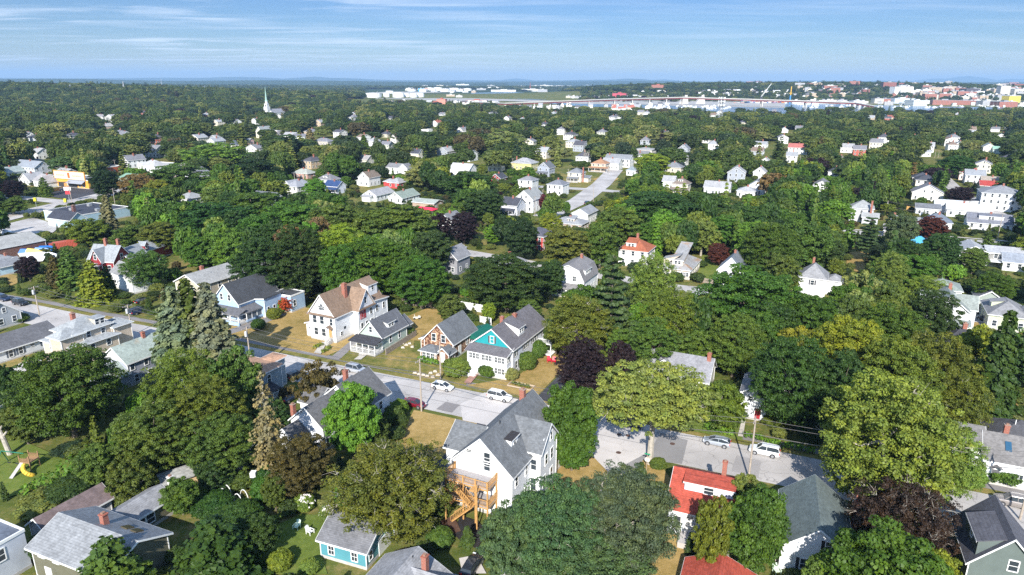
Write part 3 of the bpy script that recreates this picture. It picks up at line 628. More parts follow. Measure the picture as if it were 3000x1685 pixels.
CM = {}
def car(px, py, ang, kind, col, label, world=None, cat='car', group=None, rack=False):
    p = CP[kind]; k = (kind, col)
    if k not in CM:
        m, t, b = mat('car_paint'); b.inputs['Base Color'].default_value = rgb(col); b.inputs['Roughness'].default_value = .28; b.inputs['Metallic'].default_value = .35 if col[0] < .7 else 0.0; b.inputs['Coat Weight'].default_value = .6
        if ('g', kind) not in CM: CM[('g', kind)] = [p[q].mesh(n, mm) for q, n, mm in (('ws', 'windscreen', GLASS), ('rg', 'rear_window', GLASS), ('sg', 'side_windows', GLASS), ('wheel', 'tyre', TYRE), ('rim', 'rim', RIM), ('hl', 'headlight', HEAD), ('tl', 'tail_light', TAIL), ('arch', 'wheel_arch', DARK), ('plate', 'number_plate', WHITE))]+[p['rack'].mesh('roof_rack', STEEL) if p['rack'].f else None]
        CM[k] = (p['body'].mesh('body', m), p['roof'].mesh('roof', m))
    x, y = world or at(px, py); e = empty('car' if cat == 'car' else cat, label, cat, (x, y, float(hgt(x, y))+.01), R(ang), group); b_, r_ = CM[k]; ws, rg, sg, wh, ri, hl, tl, ar, pl, rk = CM[('g', kind)]
    bo = put('body', b_, e); put('roof', r_, e); put('windscreen', ws, e); put('rear_window', rg, e); put('side_windows', sg, e); put('wheel_arch', ar, bo)
    if rk: put('roof_rack', rk, e)
    for hx, hy in p['hub']: w_ = put('wheel', wh, e, (hx, hy, .34)); put('rim', ri, w_)
    for s_ in (-1, 1): put('headlight', hl, e, (p['L']/2-.14, s_*p['Wd']*.62, .68)); put('tail_light', tl, e, (-p['L']/2+.06, s_*p['Wd']*.66, .82))
    put('number_plate', pl, e, (-p['L']/2-.01, 0, .62)); return e
# ------------------------------------------------------------------ utility poles and lines
POLES = {}
def pole(px, py, h, label, key=None, arm=90, world=None, trans=True, lean=(0, 0), group='utility poles along the streets', cross=True, thin=False):
    x, y = world or at(px, py); z = float(hgt(x, y)); e = empty('utility_pole', label, 'utility pole', (x, y, z), R(arm), group)
    k = ('p', round(h, 1), thin)
    if k not in POLES: m = MB(); m.tube((0, 0, 0), (0, 0, h), .17 if not thin else .14, .11, 8); POLES[k] = m.mesh('shaft', POLEW)
    put('shaft', POLES[k], e)
    if cross:
        if ('c',) not in POLES:
            m = MB(); m.box(-1.2, -.06, -.06, 1.2, .06, .06); POLES[('c',)] = m.mesh('crossarm', POLEW)
            m = MB()
            for q in (-1.1, -.4, .4, 1.1): m.tube((q, 0, .06), (q, 0, .24), .05, .04, 6)
            POLES[('i',)] = m.mesh('insulators', STEEL)
        c = put('crossarm', POLES[('c',)], e, (0, .12, h-.35)); put('insulators', POLES[('i',)], c)
    if trans:
        if ('t',) not in POLES: m = MB(); m.tube((0, 0, -.5), (0, 0, .5), .27, n=10); m.tube((0, 0, .5), (0, 0, .62), .2, .12, 8); POLES[('t',)] = m.mesh('transformer', plain('transformer_grey', (.5, .51, .52), .4))
        put('transformer', POLES[('t',)], e, (-.38, 0, h-1.5))
    POLES[key or label] = (x, y, z+h, R(arm)); return e
WIREM = plain('wire', (.16, .15, .14), .5)
def wires(a, b, sag=.8, lines=((-1.1, -.2), (.4, -.2), (0, -2.6)), r=.034, label=None):
    A, B = POLES[a], POLES[b]; m = MB()
    for off, dz in lines:
        pa = Vector((A[0]+math.cos(A[3])*off, A[1]+math.sin(A[3])*off, A[2]+dz)); pb = Vector((B[0]+math.cos(B[3])*off, B[1]+math.sin(B[3])*off, B[2]+dz)); pts = []
        for i in range(9): f = i/8; q = pa.lerp(pb, f); q.z -= sag*4*f*(1-f); pts.append(tuple(q))
        m.path(pts, r*(1.8 if dz < -1 else 1), 3)
    o = m.build('power_line', WIREM); tag(o, label or 'thin dark wires strung between two utility poles', 'power line', 'overhead wires between poles'); return o
# ------------------------------------------------------------------ ground pieces
LAYER = [0]
def patch(name, m, pix=None, world=None, z=None, sub=False):
    pts = world or [at(*p) for p in pix]; LAYER[0] += 1; zz = z if z is not None else .02+LAYER[0]*.004
    b = MB(); b.poly([(x, y, float(hgt(x, y))+zz) for x, y in pts]); o = b.build(name, m)
    me = o.data
    if me.polygons[0].normal.z < 0: me.flip_normals()
    return struct(o)
def strip(name, m, line, w, z=None, pix=True, kerb=None):
    pts = [at(*p) if pix else p for p in line]; LAYER[0] += 1; zz = z if z is not None else .02+LAYER[0]*.004; b = MB(); L = []; Rr = []
    for i, p in enumerate(pts):
        a = pts[max(0, i-1)]; c = pts[min(len(pts)-1, i+1)]; dx, dy = c[0]-a[0], c[1]-a[1]; n = math.hypot(dx, dy); nx, ny = -dy/n, dx/n
        L.append((p[0]+nx*w/2, p[1]+ny*w/2)); Rr.append((p[0]-nx*w/2, p[1]-ny*w/2))
    for i in range(len(pts)-1):
        q = [Rr[i], Rr[i+1], L[i+1], L[i]]; b.poly([(x, y, float(hgt(x, y))+zz) for x, y in q])
    o = b.build(name, m); struct(o)
    if kerb:
        k = MB()
        for side, sgn in ((L, 1), (Rr, -1)):
            for i in range(len(pts)-1):
                (xa, ya), (xb, yb) = side[i], side[i+1]; n = math.hypot(xb-xa, yb-ya); ox, oy = -(yb-ya)/n*.14*sgn, (xb-xa)/n*.14*sgn
                k.hexa([(xa, ya, 0), (xb, yb, 0), (xb+ox, yb+oy, 0), (xa+ox, ya+oy, 0), (xa, ya, zz+.12), (xb, yb, zz+.12), (xb+ox, yb+oy, zz+.12), (xa+ox, ya+oy, zz+.12)])
        struct(k.build('kerb', CONC))
    return L, Rr
# ------------------------------------------------------------------ terrain, water, hills
GRASSG = earth('green_grass', (.085, .125, .022), (.13, .175, .035), (.20, .21, .055)); GRASSD = earth('dry_lawn', (.20, .155, .045), (.34, .235, .085), (.44, .31, .13), .09, .8)
GRASSM = earth('mixed_lawn', (.085, .11, .025), (.19, .17, .05), (.36, .25, .095), .12, .7)
YARD = earth('yard_ground', (.035, .055, .014), (.06, .075, .020), (.12, .10, .040), .05, .5)
ASPH = paved('street_asphalt', (.42, .395, .375), 1.3, .24); ASPD = paved('dark_asphalt', (.055, .055, .062), .3, .2); ASPM = paved('path_asphalt', (.22, .205, .20), .4); CONP = paved('concrete_paving', (.50, .46, .42), .3, .1); ASPL = paved('pale_asphalt', (.52, .485, .46), .8); MULCH = earth('brown_mulch', (.07, .035, .025), (.10, .055, .04), (.14, .09, .06))
def ground():
    ys = np.concatenate([np.linspace(-60, 700, 60), np.linspace(720, 5000, 110), np.geomspace(5100, 60000, 70)]); us = np.linspace(-1.15, 1.15, 150); V = []
    for y in ys:
        wdt = 260+max(y, 0)*1.0
        for u in us: V.append((u*wdt, y))
    V = np.array(V); z = hgt(V[:, 0], V[:, 1]); V3 = np.column_stack([V, z]); nx = len(us); me = bpy.data.meshes.new('ground')
    F = [(j*nx+i, j*nx+i+1, (j+1)*nx+i+1, (j+1)*nx+i) for j in range(len(ys)-1) for i in range(nx-1)]
    me.from_pydata(V3.tolist(), [], F); me.polygons.foreach_set('use_smooth', [True]*len(F))
    m, t, b = mat('ground'); p = pos(t); s = N(t, 'ShaderNodeSeparateXYZ'); t.links.new(p, s.inputs[0])
    near = ramp(t, M(t, 'ADD', M(t, 'MULTIPLY', noise(t, .04, 6, p, .65), .5), M(t, 'MULTIPLY', noise(t, .6, 6, p, .7), .5)), [(.38, (.06, .09, .018)), (.5, (.11, .125, .03)), (.62, (.25, .19, .075))])
    far = ramp(t, M(t, 'ADD', M(t, 'MULTIPLY', noise(t, .0022, 8, p, .7), .5), M(t, 'MULTIPLY', noise(t, .02, 5, p, .7), .5)), [(.36, (.018, .034, .014)), (.54, (.036, .06, .022)), (.66, (.075, .095, .04))])
    f = N(t, 'ShaderNodeMapRange'); f.inputs[1].default_value = 2600; f.inputs[2].default_value = 3600; t.links.new(s.outputs[1], f.inputs[0])
    t.links.new(mixc(t, f.outputs[0], near, far), b.inputs['Base Color']); b.inputs['Roughness'].default_value = .95; b.inputs['Specular IOR Level'].default_value = .1
    bump(t, b, noise(t, 3, 4, p, .8), .6, .15); me.materials.append(m); struct(put('ground', me))
ground()
def ridge_hill(name, x0, x1, y, w, peaks, base, seed, depth=2500):
    rng = np.random.default_rng(seed); n = 90; xs = np.linspace(x0, x1, n); prof = np.zeros(n)+base
    for (px, wd, h) in peaks: prof = np.maximum(prof, base+h*np.exp(-((xs-px)/wd)**2))
    prof = prof+np.convolve(rng.normal(size=n), np.ones(5)/5, 'same')*base*.08; prof[0] = prof[-1] = -20; V = []; F = []; K = [(-1, 0), (-.7, .3), (-.4, .72), (-.15, .96), (0, 1), (.3, .8), (.7, .35), (1, 0)]
    for k, hk in K:
        for i in range(n): V.append((xs[i], y+k*depth, prof[i]*hk-6+rng.uniform(-1, 1)*prof[i]*.03*(0 < hk < 1)))
    for j in range(len(K)-1):
        for i in range(n-1): a = j*n+i; F.append((a, a+1, a+n+1, a+n))
    me = bpy.data.meshes.new(name); me.from_pydata(V, [], F); me.polygons.foreach_set('use_smooth', [True]*len(F)); me.materials.append(MATS['ground']); struct(put(name, me))
def kx(px, y): return (px-1500)/FOC*y*1.0
# long wooded rises towards the horizon, and blue mountains beyond
ridge_hill('hills', kx(-400, 9000), kx(1500, 9000), 9000, 0, [(kx(200, 9000), 1500, 25), (kx(900, 9000), 1400, 22)], 34, 1)
ridge_hill('hills', kx(900, 12000), kx(3500, 12000), 12000, 0, [(kx(1900, 12000), 1800, 30), (kx(2900, 12000), 2200, 46), (kx(2450, 12000), 1500, 40)], 42, 2)
ridge_hill('hills', kx(-300, 20000), kx(3400, 20000), 20000, 0, [(kx(560, 20000), 1700, 30), (kx(740, 20000), 1100, 62), (kx(940, 20000), 520, 84), (kx(1010, 20000), 900, 50), (kx(1830, 20000), 700, 74), (kx(1780, 20000), 1300, 40), (kx(2530, 20000), 700, 55), (kx(2380, 20000), 500, 50), (kx(2200, 20000), 900, 35)], 66, 3)
Z_ = 26000
ridge_hill('mountains', kx(1300, Z_), kx(3600, Z_), Z_, 0, [(kx(px_, Z_), w_*.62, h_*.62) for px_, w_, h_ in ((1510, 700, 120), (1920, 900, 110), (2320, 900, 110), (2770, 1500, 380), (2690, 1300, 240), (2900, 1400, 230), (3000, 2000, 170))], 76, 4, 2000)
m_, t_, b_ = mat('harbour_water'); b_.inputs['Base Color'].default_value = (.10, .15, .20, 1); b_.inputs['Roughness'].default_value = .18; bump(t_, b_, noise(t_, .25, 3, pos(t_)), .35, .4)
def flatpoly(name, m, pix, z, world=None):
    b = MB(); b.poly([(*at(*p, z), z) for p in pix] if pix else [(x, y, z) for x, y in world]); o = b.build(name, m)
    if o.data.polygons[0].normal.z < 0: o.data.flip_normals()
    return struct(o)
flatpoly('water', MATS['harbour_water'], [(1375, 285), (1380, 272), (1500, 270), (1640, 277), (1700, 289), (1560, 292)], .6)
flatpoly('water', MATS['harbour_water'], [(1600, 302), (1880, 300), (2120, 300), (2400, 303), (2600, 309), (2800, 313), (3100, 316), (3100, 345), (2700, 342), (2400, 335), (2150, 330), (1950, 318), (1700, 312)], .6)

# ------------------------------------------------------------------ streets, drives and lawns
CL = [(-190, 192), (-150, 176), (-129.5, 168.5), (-107.2, 158.7), (-93, 153.2), (-38.2, 129), (-6.3, 115.4), (28.2, 100.3), (43, 94.2), (70, 82), (110, 64)]
def off(line, d): 
    out = []
    for i, p in enumerate(line):
        a = line[max(0, i-1)]; c = line[min(len(line)-1, i+1)]; dx, dy = c[0]-a[0], c[1]-a[1]; n = math.hypot(dx, dy); out.append((p[0]-dy/n*d, p[1]+dx/n*d))
    return out
strip('verge', GRASSM, off(CL, 6.1), 1.7, pix=False, z=.016)
strip('street', ASPH, CL, 10.4, pix=False, z=.024, kerb=False)
strip('side_street', ASPL, [(17.5, 101), (9, 84), (-1, 62)], 8.0, pix=False, z=.020)
strip('sidewalk', ASPM, off(CL, 7.8), 1.7, pix=False, z=.030)
patch('road_patch', ASPL, world=[(-9.5, 113.5+3.8), (-5.2, 121), (26, 107.4), (20.6, 96.2), (-8.6, 109.3)][1:] + [(-9.6, 116)], z=.028)
patch('road_patch', paved('patch_asphalt', (.24, .23, .225), .3), pix=[(1935, 1270), (2015, 1290), (1998, 1360), (1925, 1352), (1900, 1360), (1860, 1392), (1812, 1372), (1900, 1325)], z=.036)
def sheet(name, m, pix=None, world=None): return patch(name, m, pix, world)
LW = []       # lawns and paved places, kept free of scattered trees
def lawn(m, pix=None, world=None, name='lawn'):
    w_ = world or [at(*p) for p in pix]; patch(name, m, world=w_); LW.append(w_)
TAR = plain('tar_seam', (.20, .19, .185), .8)
for q_, (d_a, n0, n1) in enumerate(((-1.2, 5, 8), (1.9, 3, 7), (3.6, 6, 9))): strip('tar_seam', TAR, off(CL, d_a)[n0:n1], .13, pix=False, z=.033+.004*q_)
for q_, (f0, f1, f2) in enumerate(((-30, 2.2, 4.2), (-12, -4.4, -1.0), (36, -4.0, 1.2), (52, .4, 4.6), (-60, -3, 2))):
    x0_, y0_ = f0, float(np.interp(f0, [c[0] for c in CL], [c[1] for c in CL])); dx_, dy_ = .905, -.425; nx_, ny_ = .425, .905
    b = MB(); b.poly([(x0_+dx_*u+nx_*v, y0_+dy_*u+ny_*v, .045+.004*q_) for u, v in ((0, f1), (2.6+q_*.7, f1), (2.4+q_*.7, f2), (.1, f2))]); struct(b.build('road_patch', ASPM if q_ % 2 else paved('patch_grey', (.33, .31, .30), .4)))
F8 = off(CL, 8.7)
lawn(GRASSD, world=[(-60, 147.6), (-40.5, 138.9), (-34, 150), (-37, 166), (-58, 173), (-66, 166), (-70, 153)])
lawn(GRASSD, world=[(-84.5, 158.3), (-70.5, 152), (-63, 158), (-66, 166), (-80, 164)])
lawn(ASPM, world=[(-39.6, 137.6), (-37.5, 136.7), (-27.3, 166), (-33, 168)], name='driveway')
lawn(ASPM, world=[(-71, 150.8), (-68.6, 149.8), (-62, 158), (-58, 167), (-60.5, 167)], name='driveway')
lawn(GRASSM, world=[(-37.3, 136.6), (-9.0, 124.2), (-9, 131), (-14, 134), (-22, 141), (-23, 153), (-26, 158), (-34, 155)])
lawn(GRASSD, world=[(-8.9, 124.2), (4.4, 118.3), (11.5, 134), (14, 141), (8, 143), (1, 128)])
lawn(GRASSD, world=[(-28, 150), (-18, 147), (-12, 157), (-14, 168), (-24, 170)])
lawn(ASPD, world=[(4.5, 118.2), (8.2, 116.6), (16, 133), (13, 136)], name='driveway')
lawn(GRASSD, world=[(-19, 100), (-17.9, 113.4), (-6, 108.4), (-6.2, 104.6), (-13.5, 90)])
lawn(ASPD, world=[(-6, 108.5), (-1.5, 106.5), (-3, 101), (-9, 88), (-14.5, 89.5)], name='driveway')
lawn(GRASSD, world=[(4, 84), (10, 79), (15, 93), (13, 98), (9.5, 104), (6, 100)])
lawn(GRASSD, world=[(20.2, 91.5), (19.8, 86), (25, 88), (23.5, 95.3), (21, 96.5)])
lawn(GRASSD, world=[(14, 66), (20, 64), (24, 80), (20, 84)])
lawn(GRASSG, world=[(30, 106.6), (39, 102.8), (43, 113), (33, 117)])
lawn(GRASSG, pix=[(715, 1685), (700, 1640), (735, 1590), (800, 1545), (880, 1510), (940, 1510), (985, 1560), (940, 1620), (960, 1685)])
lawn(GRASSG, pix=[(0, 1300), (60, 1290), (130, 1320), (240, 1370), (180, 1410), (90, 1440), (0, 1465)])
lawn(GRASSM, world=[(-110, 141), (-104, 139), (-97, 141), (-97, 135), (-104, 128), (-110, 131)])
lawn(ASPL, pix=[(0, 1160), (0, 1100), (60, 1065), (125, 1052), (110, 1090), (70, 1130), (30, 1170)], name='driveway')
lawn(GRASSG, pix=[(2060, 735), (2110, 760), (2105, 830), (2040, 820)])
lawn(GRASSD, pix=[(2480, 740), (2560, 735), (2560, 760), (2520, 800), (2480, 790)]); lawn(GRASSD, pix=[(2840, 1185), (2950, 1150), (3000, 1210), (2870, 1220), (2850, 1260), (2780, 1290)])
lawn(ASPM, pix=[(2860, 925), (2890, 925), (2935, 985), (2920, 990), (2875, 975)], name='driveway'); lawn(GRASSD, pix=[(2830, 920), (2850, 910), (2880, 980), (2850, 975)])
lawn(GRASSM, pix=[(1630, 500), (1700, 530), (1730, 515), (1800, 530), (1760, 560), (1660, 560)]); lawn(GRASSD, pix=[(1735, 525), (1790, 510), (1815, 525), (1770, 545)])
lawn(GRASSM, pix=[(1395, 680), (1440, 680), (1425, 720), (1390, 715)]); lawn(GRASSD, pix=[(1250, 905), (1330, 915), (1320, 960), (1200, 970), (1190, 930)])
lawn(GRASSD, pix=[(0, 800), (60, 810), (55, 830), (0, 850)]); lawn(GRASSM, pix=[(1050, 545), (1130, 545), (1140, 560), (1060, 570)])
lawn(GRASSD, world=[(255, 390), (262, 400), (250, 372), (238, 352)])
# second street behind the gardens, the cross street, the commercial road and the far avenues
strip('street', ASPH, [(-60, 262), (-16, 233), (22, 208), (48, 191.5), (75, 182), (130, 162)], 7.0, pix=False)
strip('street', paved('white_asphalt', (.62, .61, .60), .4, .1), [(56, 190), (51, 172), (44, 152)], 5.0, pix=False)
strip('street', ASPH, [(14, 300), (34, 343), (52, 400), (70, 470)], 11.0, pix=False); strip('street', ASPH, [(10, 392), (45, 380), (90, 356)], 8, pix=False)
strip('street', ASPH, [(100, 285), (172, 257), (190, 248), (260, 222)], 7.5, pix=False); strip('sidewalk', CONP, [(100, 291), (172, 263.5), (192, 254.5), (262, 228)], 1.4, pix=False)
strip('street', ASPH, [(216, 284), (232, 340), (258, 402), (290, 470)], 8.5, pix=False); strip('street', ASPH, [(215, 300), (260, 283)], 9, pix=False)
strip('street', ASPH, [(-222, 250), (-219, 300), (-214, 345), (-205, 420), (-195, 520)], 13, pix=False); strip('street', ASPH, [(-275, 350), (-245, 342), (-212, 328)], 8, pix=False)
strip('lane_line', plain('yellow_line', (.55, .38, .08), .7), [(-220.8, 262), (-218.8, 302)], .25, pix=False)
lawn(ASPD, world=[(-243, 351), (-220, 338), (-217, 372), (-245, 378)], name='parking_lot'); lawn(ASPH, world=[(-212, 250), (-180, 262), (-185, 275), (-208, 292)], name='parking_lot')
# ------------------------------------------------------------------ the houses near the camera
TEAL = (.10, .33, .36); AQUA = (.02, .29, .31); A = -26
h = House(-75.2, 164.1, A, 'pale blue gabled house with a wraparound screened porch and dark roof', blocks=[(0, 0, 8.3, 13, 5.0, 4.3), (8.2, 5.2, 3.4, 6, 4.6, .5, 's', 'y'), (8.2, 11.2, 6.5, 5, 4.4, .4, 'f')], wall=(.36, .50, .68), roof=(.075, .08, .09))
h.win('F', [2.7, 5.4], 5.2, .85, 1.5).win('F', [1.5, 4, 6.6], 1, .9, 1.5).win('R', [1.2, 3.2], 1.1, .8, 1.5, bi=1).win('R', [1.2], 1.6, .9, 1.6, bi=2).win('F', [5], 1.4, 1, 1.8, bi=2)
h.porch(-.4, -2.5, 11, 2.45, 2.75, .9, col=shingle((.15, .15, .16)), posts=5); h.porch(8.36, -.05, 2.4, 5.2, 2.75, .9, side='R', posts=4, col=shingle((.15, .15, .16)), rail=False)
solid(h.root, 'screen', plain('screen_mesh', (.10, .12, .14), .7), (10.6, .2, .9, 10.66, 4.9, 2.5)); solid(h.root, 'half_wall', h.wm, (10.52, -.05, 0, 10.76, 5.2, .95), (4, -2.6, 0, 10.76, -2.42, .95))
h.door('F', 4.6, .5); solid(h.root, 'steps', WHITE, (3.5, -3.4, 0, 5, -2.5, .4), (3.5, -3.9, 0, 5, -3.4, .2)); h.done(); H_blue = h
h = House(-46.9, 149.6, A, 'big white house with brown gabled roofs, arched attic window and a red side panel', blocks=[(0, 0, 7.4, 17.5, 6.6, 4.6), (2.2, 6.2, 6.9, 6.0, 6.6, 4.2, 'g', 'x'), (7.3, 12.1, 1.8, 5.4, 6.6, .5, 'e', 'x'), (-1.9, .8, 2.0, 6.5, 3.4, .6, 's', 'y')], wall=(.78, .79, .80), roof=(.29, .20, .14))
h.win('F', [1.5, 3.6], 4.2, 1.1, 1.7).win('F', [6.3], 4.2, .8, 1.6).win('F', [1.7, 3.9], 1.3, 1.1, 1.7).win('F', [3.05, 4.35], 7.6, .35, .9).win('F', [3.7], 7.5, .7, 1.5, 'm').win('L', [.9], 1.9, .9, .4, bi=3).win('F', [.9], 2, .8, .5, bi=3)
h.win('R', [1.5, 4.8], 4.2, .8, 1.5, bi=1).win('R', [2.9], 7.4, .8, 1.5, bi=1).win('R', [1.2, 3, 5], 1.3, .8, 1.6, bi=1).win('R', [1.2, 4], 4.2, .8, 1.5, bi=2).win('R', [1.2, 4], 1.3, .8, 1.3, bi=2).win('R', [2.0], 1.4, .8, .8)
solid(h.root, 'red_panel', plain('red_panel', (.42, .05, .06), .6), (9.1, 6.9, 3.9, 9.17, 9.0, 6.0)); h.dormer('R', 15.0, 3.6, .6, 10.2, 's', sl2=.25, ww=.9, wh=1.2)
solid(h.root, 'pent_roof', h.rm, (-.4, -.75, 6.35, 7.8, -.02, 6.55)); solid(h.root, 'pent_roof', h.rm, (9.12, 5.9, 6.3, 9.75, 12.4, 6.5)); h.chimney(5.2, 6.5, 12.4, .9, .9); h.door('F', 5.9, 1.2, (.5, .3, .12)); b = MB(); b.poly([(5, -1.2, 3.5), (5.9, -1.2, 4.3), (5.9, 0, 4.3), (5, 0, 3.5)]); b.poly([(5.9, -1.2, 4.3), (6.8, -1.2, 3.5), (6.8, 0, 3.5), (5.9, 0, 4.3)]); b.build('door_hood', h.rm, h.root)
st = MB()
for i in range(6): st.box(5.2, -.35*(i+1)-.2, 0, 6.6, -.35*i-.2, 1.2-.2*i)
st.build('steps', CONC, h.root); b = MB(); [b.tube((q, -.2, 2.1), (q, -2.3, 1.0), .04, n=4) for q in (5.2, 6.6)]; [b.tube((q, y_, .2), (q, y_, 2.1+(y_+.2)*.52), .03, n=4) for q in (5.2, 6.6) for y_ in (-.2, -.9, -1.6, -2.3)]; b.build('railing', STEEL, h.root)
b = MB(); b.box(7.42, 2.9, 2.6, 7.47, 3.5, 3.2); o = b.build('diamond_window', GLASS, h.root); h.done(); H_big = h
h = House(-34.1, 144.1, A, 'small sage green cottage with a white columned front porch and shed dormer', blocks=[(0, 0, 5.9, 9.5, 3.6, 3.2), (.8, 9.5, 4.2, 3.2, 2.8, 1.6)], wall=(.42, .50, .44), roof=(.14, .145, .16))
h.win('F', [2.95], 4.2, .75, 1.25).win('R', [3.2, 6.6], 1.2, .8, 1.6).win('F', [1.4, 4.4], 1.1, .8, 1.5); h.dormer('R', 4.6, 2.9, .7, 5.6, 's', sl2=.25, wins=2, ww=.7, wh=.9, wm=WHITE); h.door('F', 2.9, .5, (.7, .7, .66))
h.porch(-.5, -3.2, 6.8, 3.1, 2.7, .5, col=shingle((.06, .06, .07)), posts=5, steps=(2.9, 2, 1.4)); h.vent(4.6, 8, 4.9, .5).done(); H_sage = h
h = House(-19.2, 140.2, A, 'brown shingled cottage with a white windowed front room and grey roof', blocks=[(0, 0, 7.3, 10.1, 3.9, 3.7), (1.2, -3.4, 3.9, 3.45, 2.5, .9, 'h', 'x'), (5.0, -2.5, 2.7, 2.5, 2.4, 1.1, 'g'), (-2.2, 2.0, 2.3, 6, 2.8, 1.0, 's', 'y'), (-1.5, 9.0, 5, 5, 3.2, 1.8)], wallm=shakes('wood_shingles', (.16, .065, .035), (.42, .27, .17)), roof=(.17, .18, .19), detail=2)
h.win('F', [2.5, 4.9], 3.7, .95, 1.6).win('F', [.9, 1.95, 3.0], .95, .85, 1.3, 'm', bi=1).win('R', [1.2], 1.1, .7, .9, bi=2).win('R', [6.0, 7.6], 1.6, .7, 1.4); h.door('F', 1.2, .3, (.78, .78, .76), bi=2); h.vent(1.6, 8, 5.6, .9).door('R', 2.8, .3, (.78, .78, .76)); h.done(); H_brown = h
h = House(-8.2, 132.8, A, 'large white two-family house with a turquoise gable and rows of porch windows', blocks=[(0, 0, 9.3, 17.5, 5.9, 3.6), (.2, -2.4, 8.9, 2.45, 5.2, .7, 's', 'x')], wall=(.70, .72, .78), roof=(.165, .155, .165))
b = MB(); b.poly([(.25, -.03, 5.95), (9.05, -.03, 5.95), (4.65, -.03, 9.3)]); b.build('gable_panel', plain('turquoise_paint', AQUA, .5, .1), h.root)
h.win('F', [4.65], 6.5, .8, 1.4, shut=(.08, .08, .08)); 
for u in (.75, 1.55, 2.35, 3.7, 4.5, 5.3, 6.6, 7.4, 8.2): h.win('F', [u], 3.5, .62, 1.15, 'm', bi=1)
for u in (3.7, 4.5, 5.3, 6.6, 7.4, 8.2): h.win('F', [u], 1.1, .62, 1.2, 'm', bi=1)
h.win('R', [.7, 1.5], 3.5, .6, 1.15, bi=1).win('R', [.7, 1.5], 1.1, .6, 1.2, bi=1).win('R', [1.5, 5.8, 7.0, 10.2, 11.4, 15.5], 3.9, .8, 1.5, shut=(.08, .08, .08)).win('R', [2, 6, 10.5, 15], 1.1, .8, 1.6, shut=(.08, .08, .08))
h.dormer('R', 6.4, 2.8, 1.0, 8.6, 's', sl2=.3, wins=2, ww=.75, wh=1.1, wm=WHITE); h.chimney(4.1, 5.6, 10.4).chimney(5.0, 9.8, 9.9, .8, .8); h.door('F', 1.6, .6, bi=1); solid(h.root, 'steps', WHITE, (.6, -3.1, 0, 2.6, -2.45, .75), (.6, -3.6, 0, 2.6, -3.1, .5), (.6, -4.1, 0, 2.6, -3.6, .25))
for z_ in (3.1, .6):
    solid(h.root, 'balcony', WHITE, (9.35, 12.4, z_-.15, 12.6, 15.8, z_)); b = MB()
    for (xa, ya, xb, yb) in ((9.4, 12.45, 12.55, 12.45), (12.55, 12.45, 12.55, 15.75), (9.4, 15.75, 12.55, 15.75)):
        n_ = int(math.hypot(xb-xa, yb-ya)/.2); b.tube((xa, ya, z_+1), (xb, yb, z_+1), .05, n=4)
        for i in range(n_+1): b.box(xa+(xb-xa)*i/n_-.03, ya+(yb-ya)*i/n_-.03, z_, xa+(xb-xa)*i/n_+.03, ya+(yb-ya)*i/n_+.03, z_+1)
    b.build('railing', WHITE, h.root)
b = MB(); [b.box(x_-.08, y_-.08, 0, x_+.08, y_+.08, 2.95) for x_, y_ in ((12.5, 12.5), (12.5, 15.7))]; b.build('balcony_posts', WHITE, h.root); h.done(); H_teal = h
h = House(-8.3, 84.7, A, 'tall white gabled house with grey shingle roof and stacked wooden decks', blocks=[(0, 0, 9.4, 16.6, 7.2, 4.4), (4.7, 6.0, 6.2, 6.0, 8.0, 3.0, 'g', 'x'), (-2.2, 2.2, 4.5, 6.8, 7.6, 2.4, 'g', 'x'), (9.35, 12.0, .8, 4.4, 7.2, .4, 'e', 'x')], wall=(.80, .81, .82), roof=(.175, .18, .19))
h.win('F', [5.6], 8.0, .9, 1.6).win('F', [2.8], 9.0, .8, .4).win('R', [1.4, 4.6], 4.7, .8, 1.5).win('R', [1.4, 4.4], 1.4, .8, 1.5).win('R', [2.2, 4.2], 4.8, .9, 1.7, bi=1).win('R', [1.5, 4.2], 1.4, .9, 1.9, bi=1).win('R', [1.5, 3.9], 8.0, .7, 1.3, bi=1).win('F', [5.2], 4.9, .8, 1.6, bi=1).win('F', [5.2], 1.6, .8, 1.9, bi=1)
h.dormer('R', 4.7, 2.2, 1.9, 10.1, 's', sl2=.05, col=plain('black_membrane', (.035, .03, .03), .7), ww=.7, wh=.9); h.chimney(4.4, 13.8, 13.0, .75, .75); h.vent(5.0, 5.0, 11.3, .7, BLACK)
DECK = plain('new_lumber', (.52, .29, .10), .7, .25, 3); GREYD = plain('deck_boards', (.34, .32, .32), .8, .2, 3)
for z_ in (6.0, 3.2):
    w0, w1, dd = (.6, 7.2, -2.9)
    solid(h.root, 'deck', GREYD, (w0, dd, z_-.12, w1, -.02, z_)); b = MB(); b.box(w0, dd-.05, z_-.32, w1, dd+.02, z_-.13); b.box(w1-.05, dd, z_-.32, w1+.02, 0, z_-.13)
    for (xa, ya, xb, yb) in ((w0, dd, w1, dd), (w1, dd, w1, 0), (w0, dd, w0, 0)):
        b.box(min(xa, xb)-.05, min(ya, yb)-.05, z_+.98, max(xa, xb)+.05, max(ya, yb)+.05, z_+1.05); b.box(min(xa, xb)-.03, min(ya, yb)-.03, z_+.1, max(xa, xb)+.03, max(ya, yb)+.03, z_+.17); n_ = int(math.hypot(xb-xa, yb-ya)/.19)
        for i in range(n_+1): xx, yy = xa+(xb-xa)*i/n_, ya+(yb-ya)*i/n_; b.box(xx-.022, yy-.022, z_+.1, xx+.022, yy+.022, z_+1)
    b.build('deck_railing', DECK, h.root)
b = MB()
for x_, y_ in ((.65, -2.85), (3.4, -2.85), (7.15, -2.85), (7.15, -.3), (.65, -.3), (5.3, -2.85)): b.box(x_-.09, y_-.09, 0, x_+.09, y_+.09, 7.1)
b.build('deck_posts', DECK, h.root); b = MB()
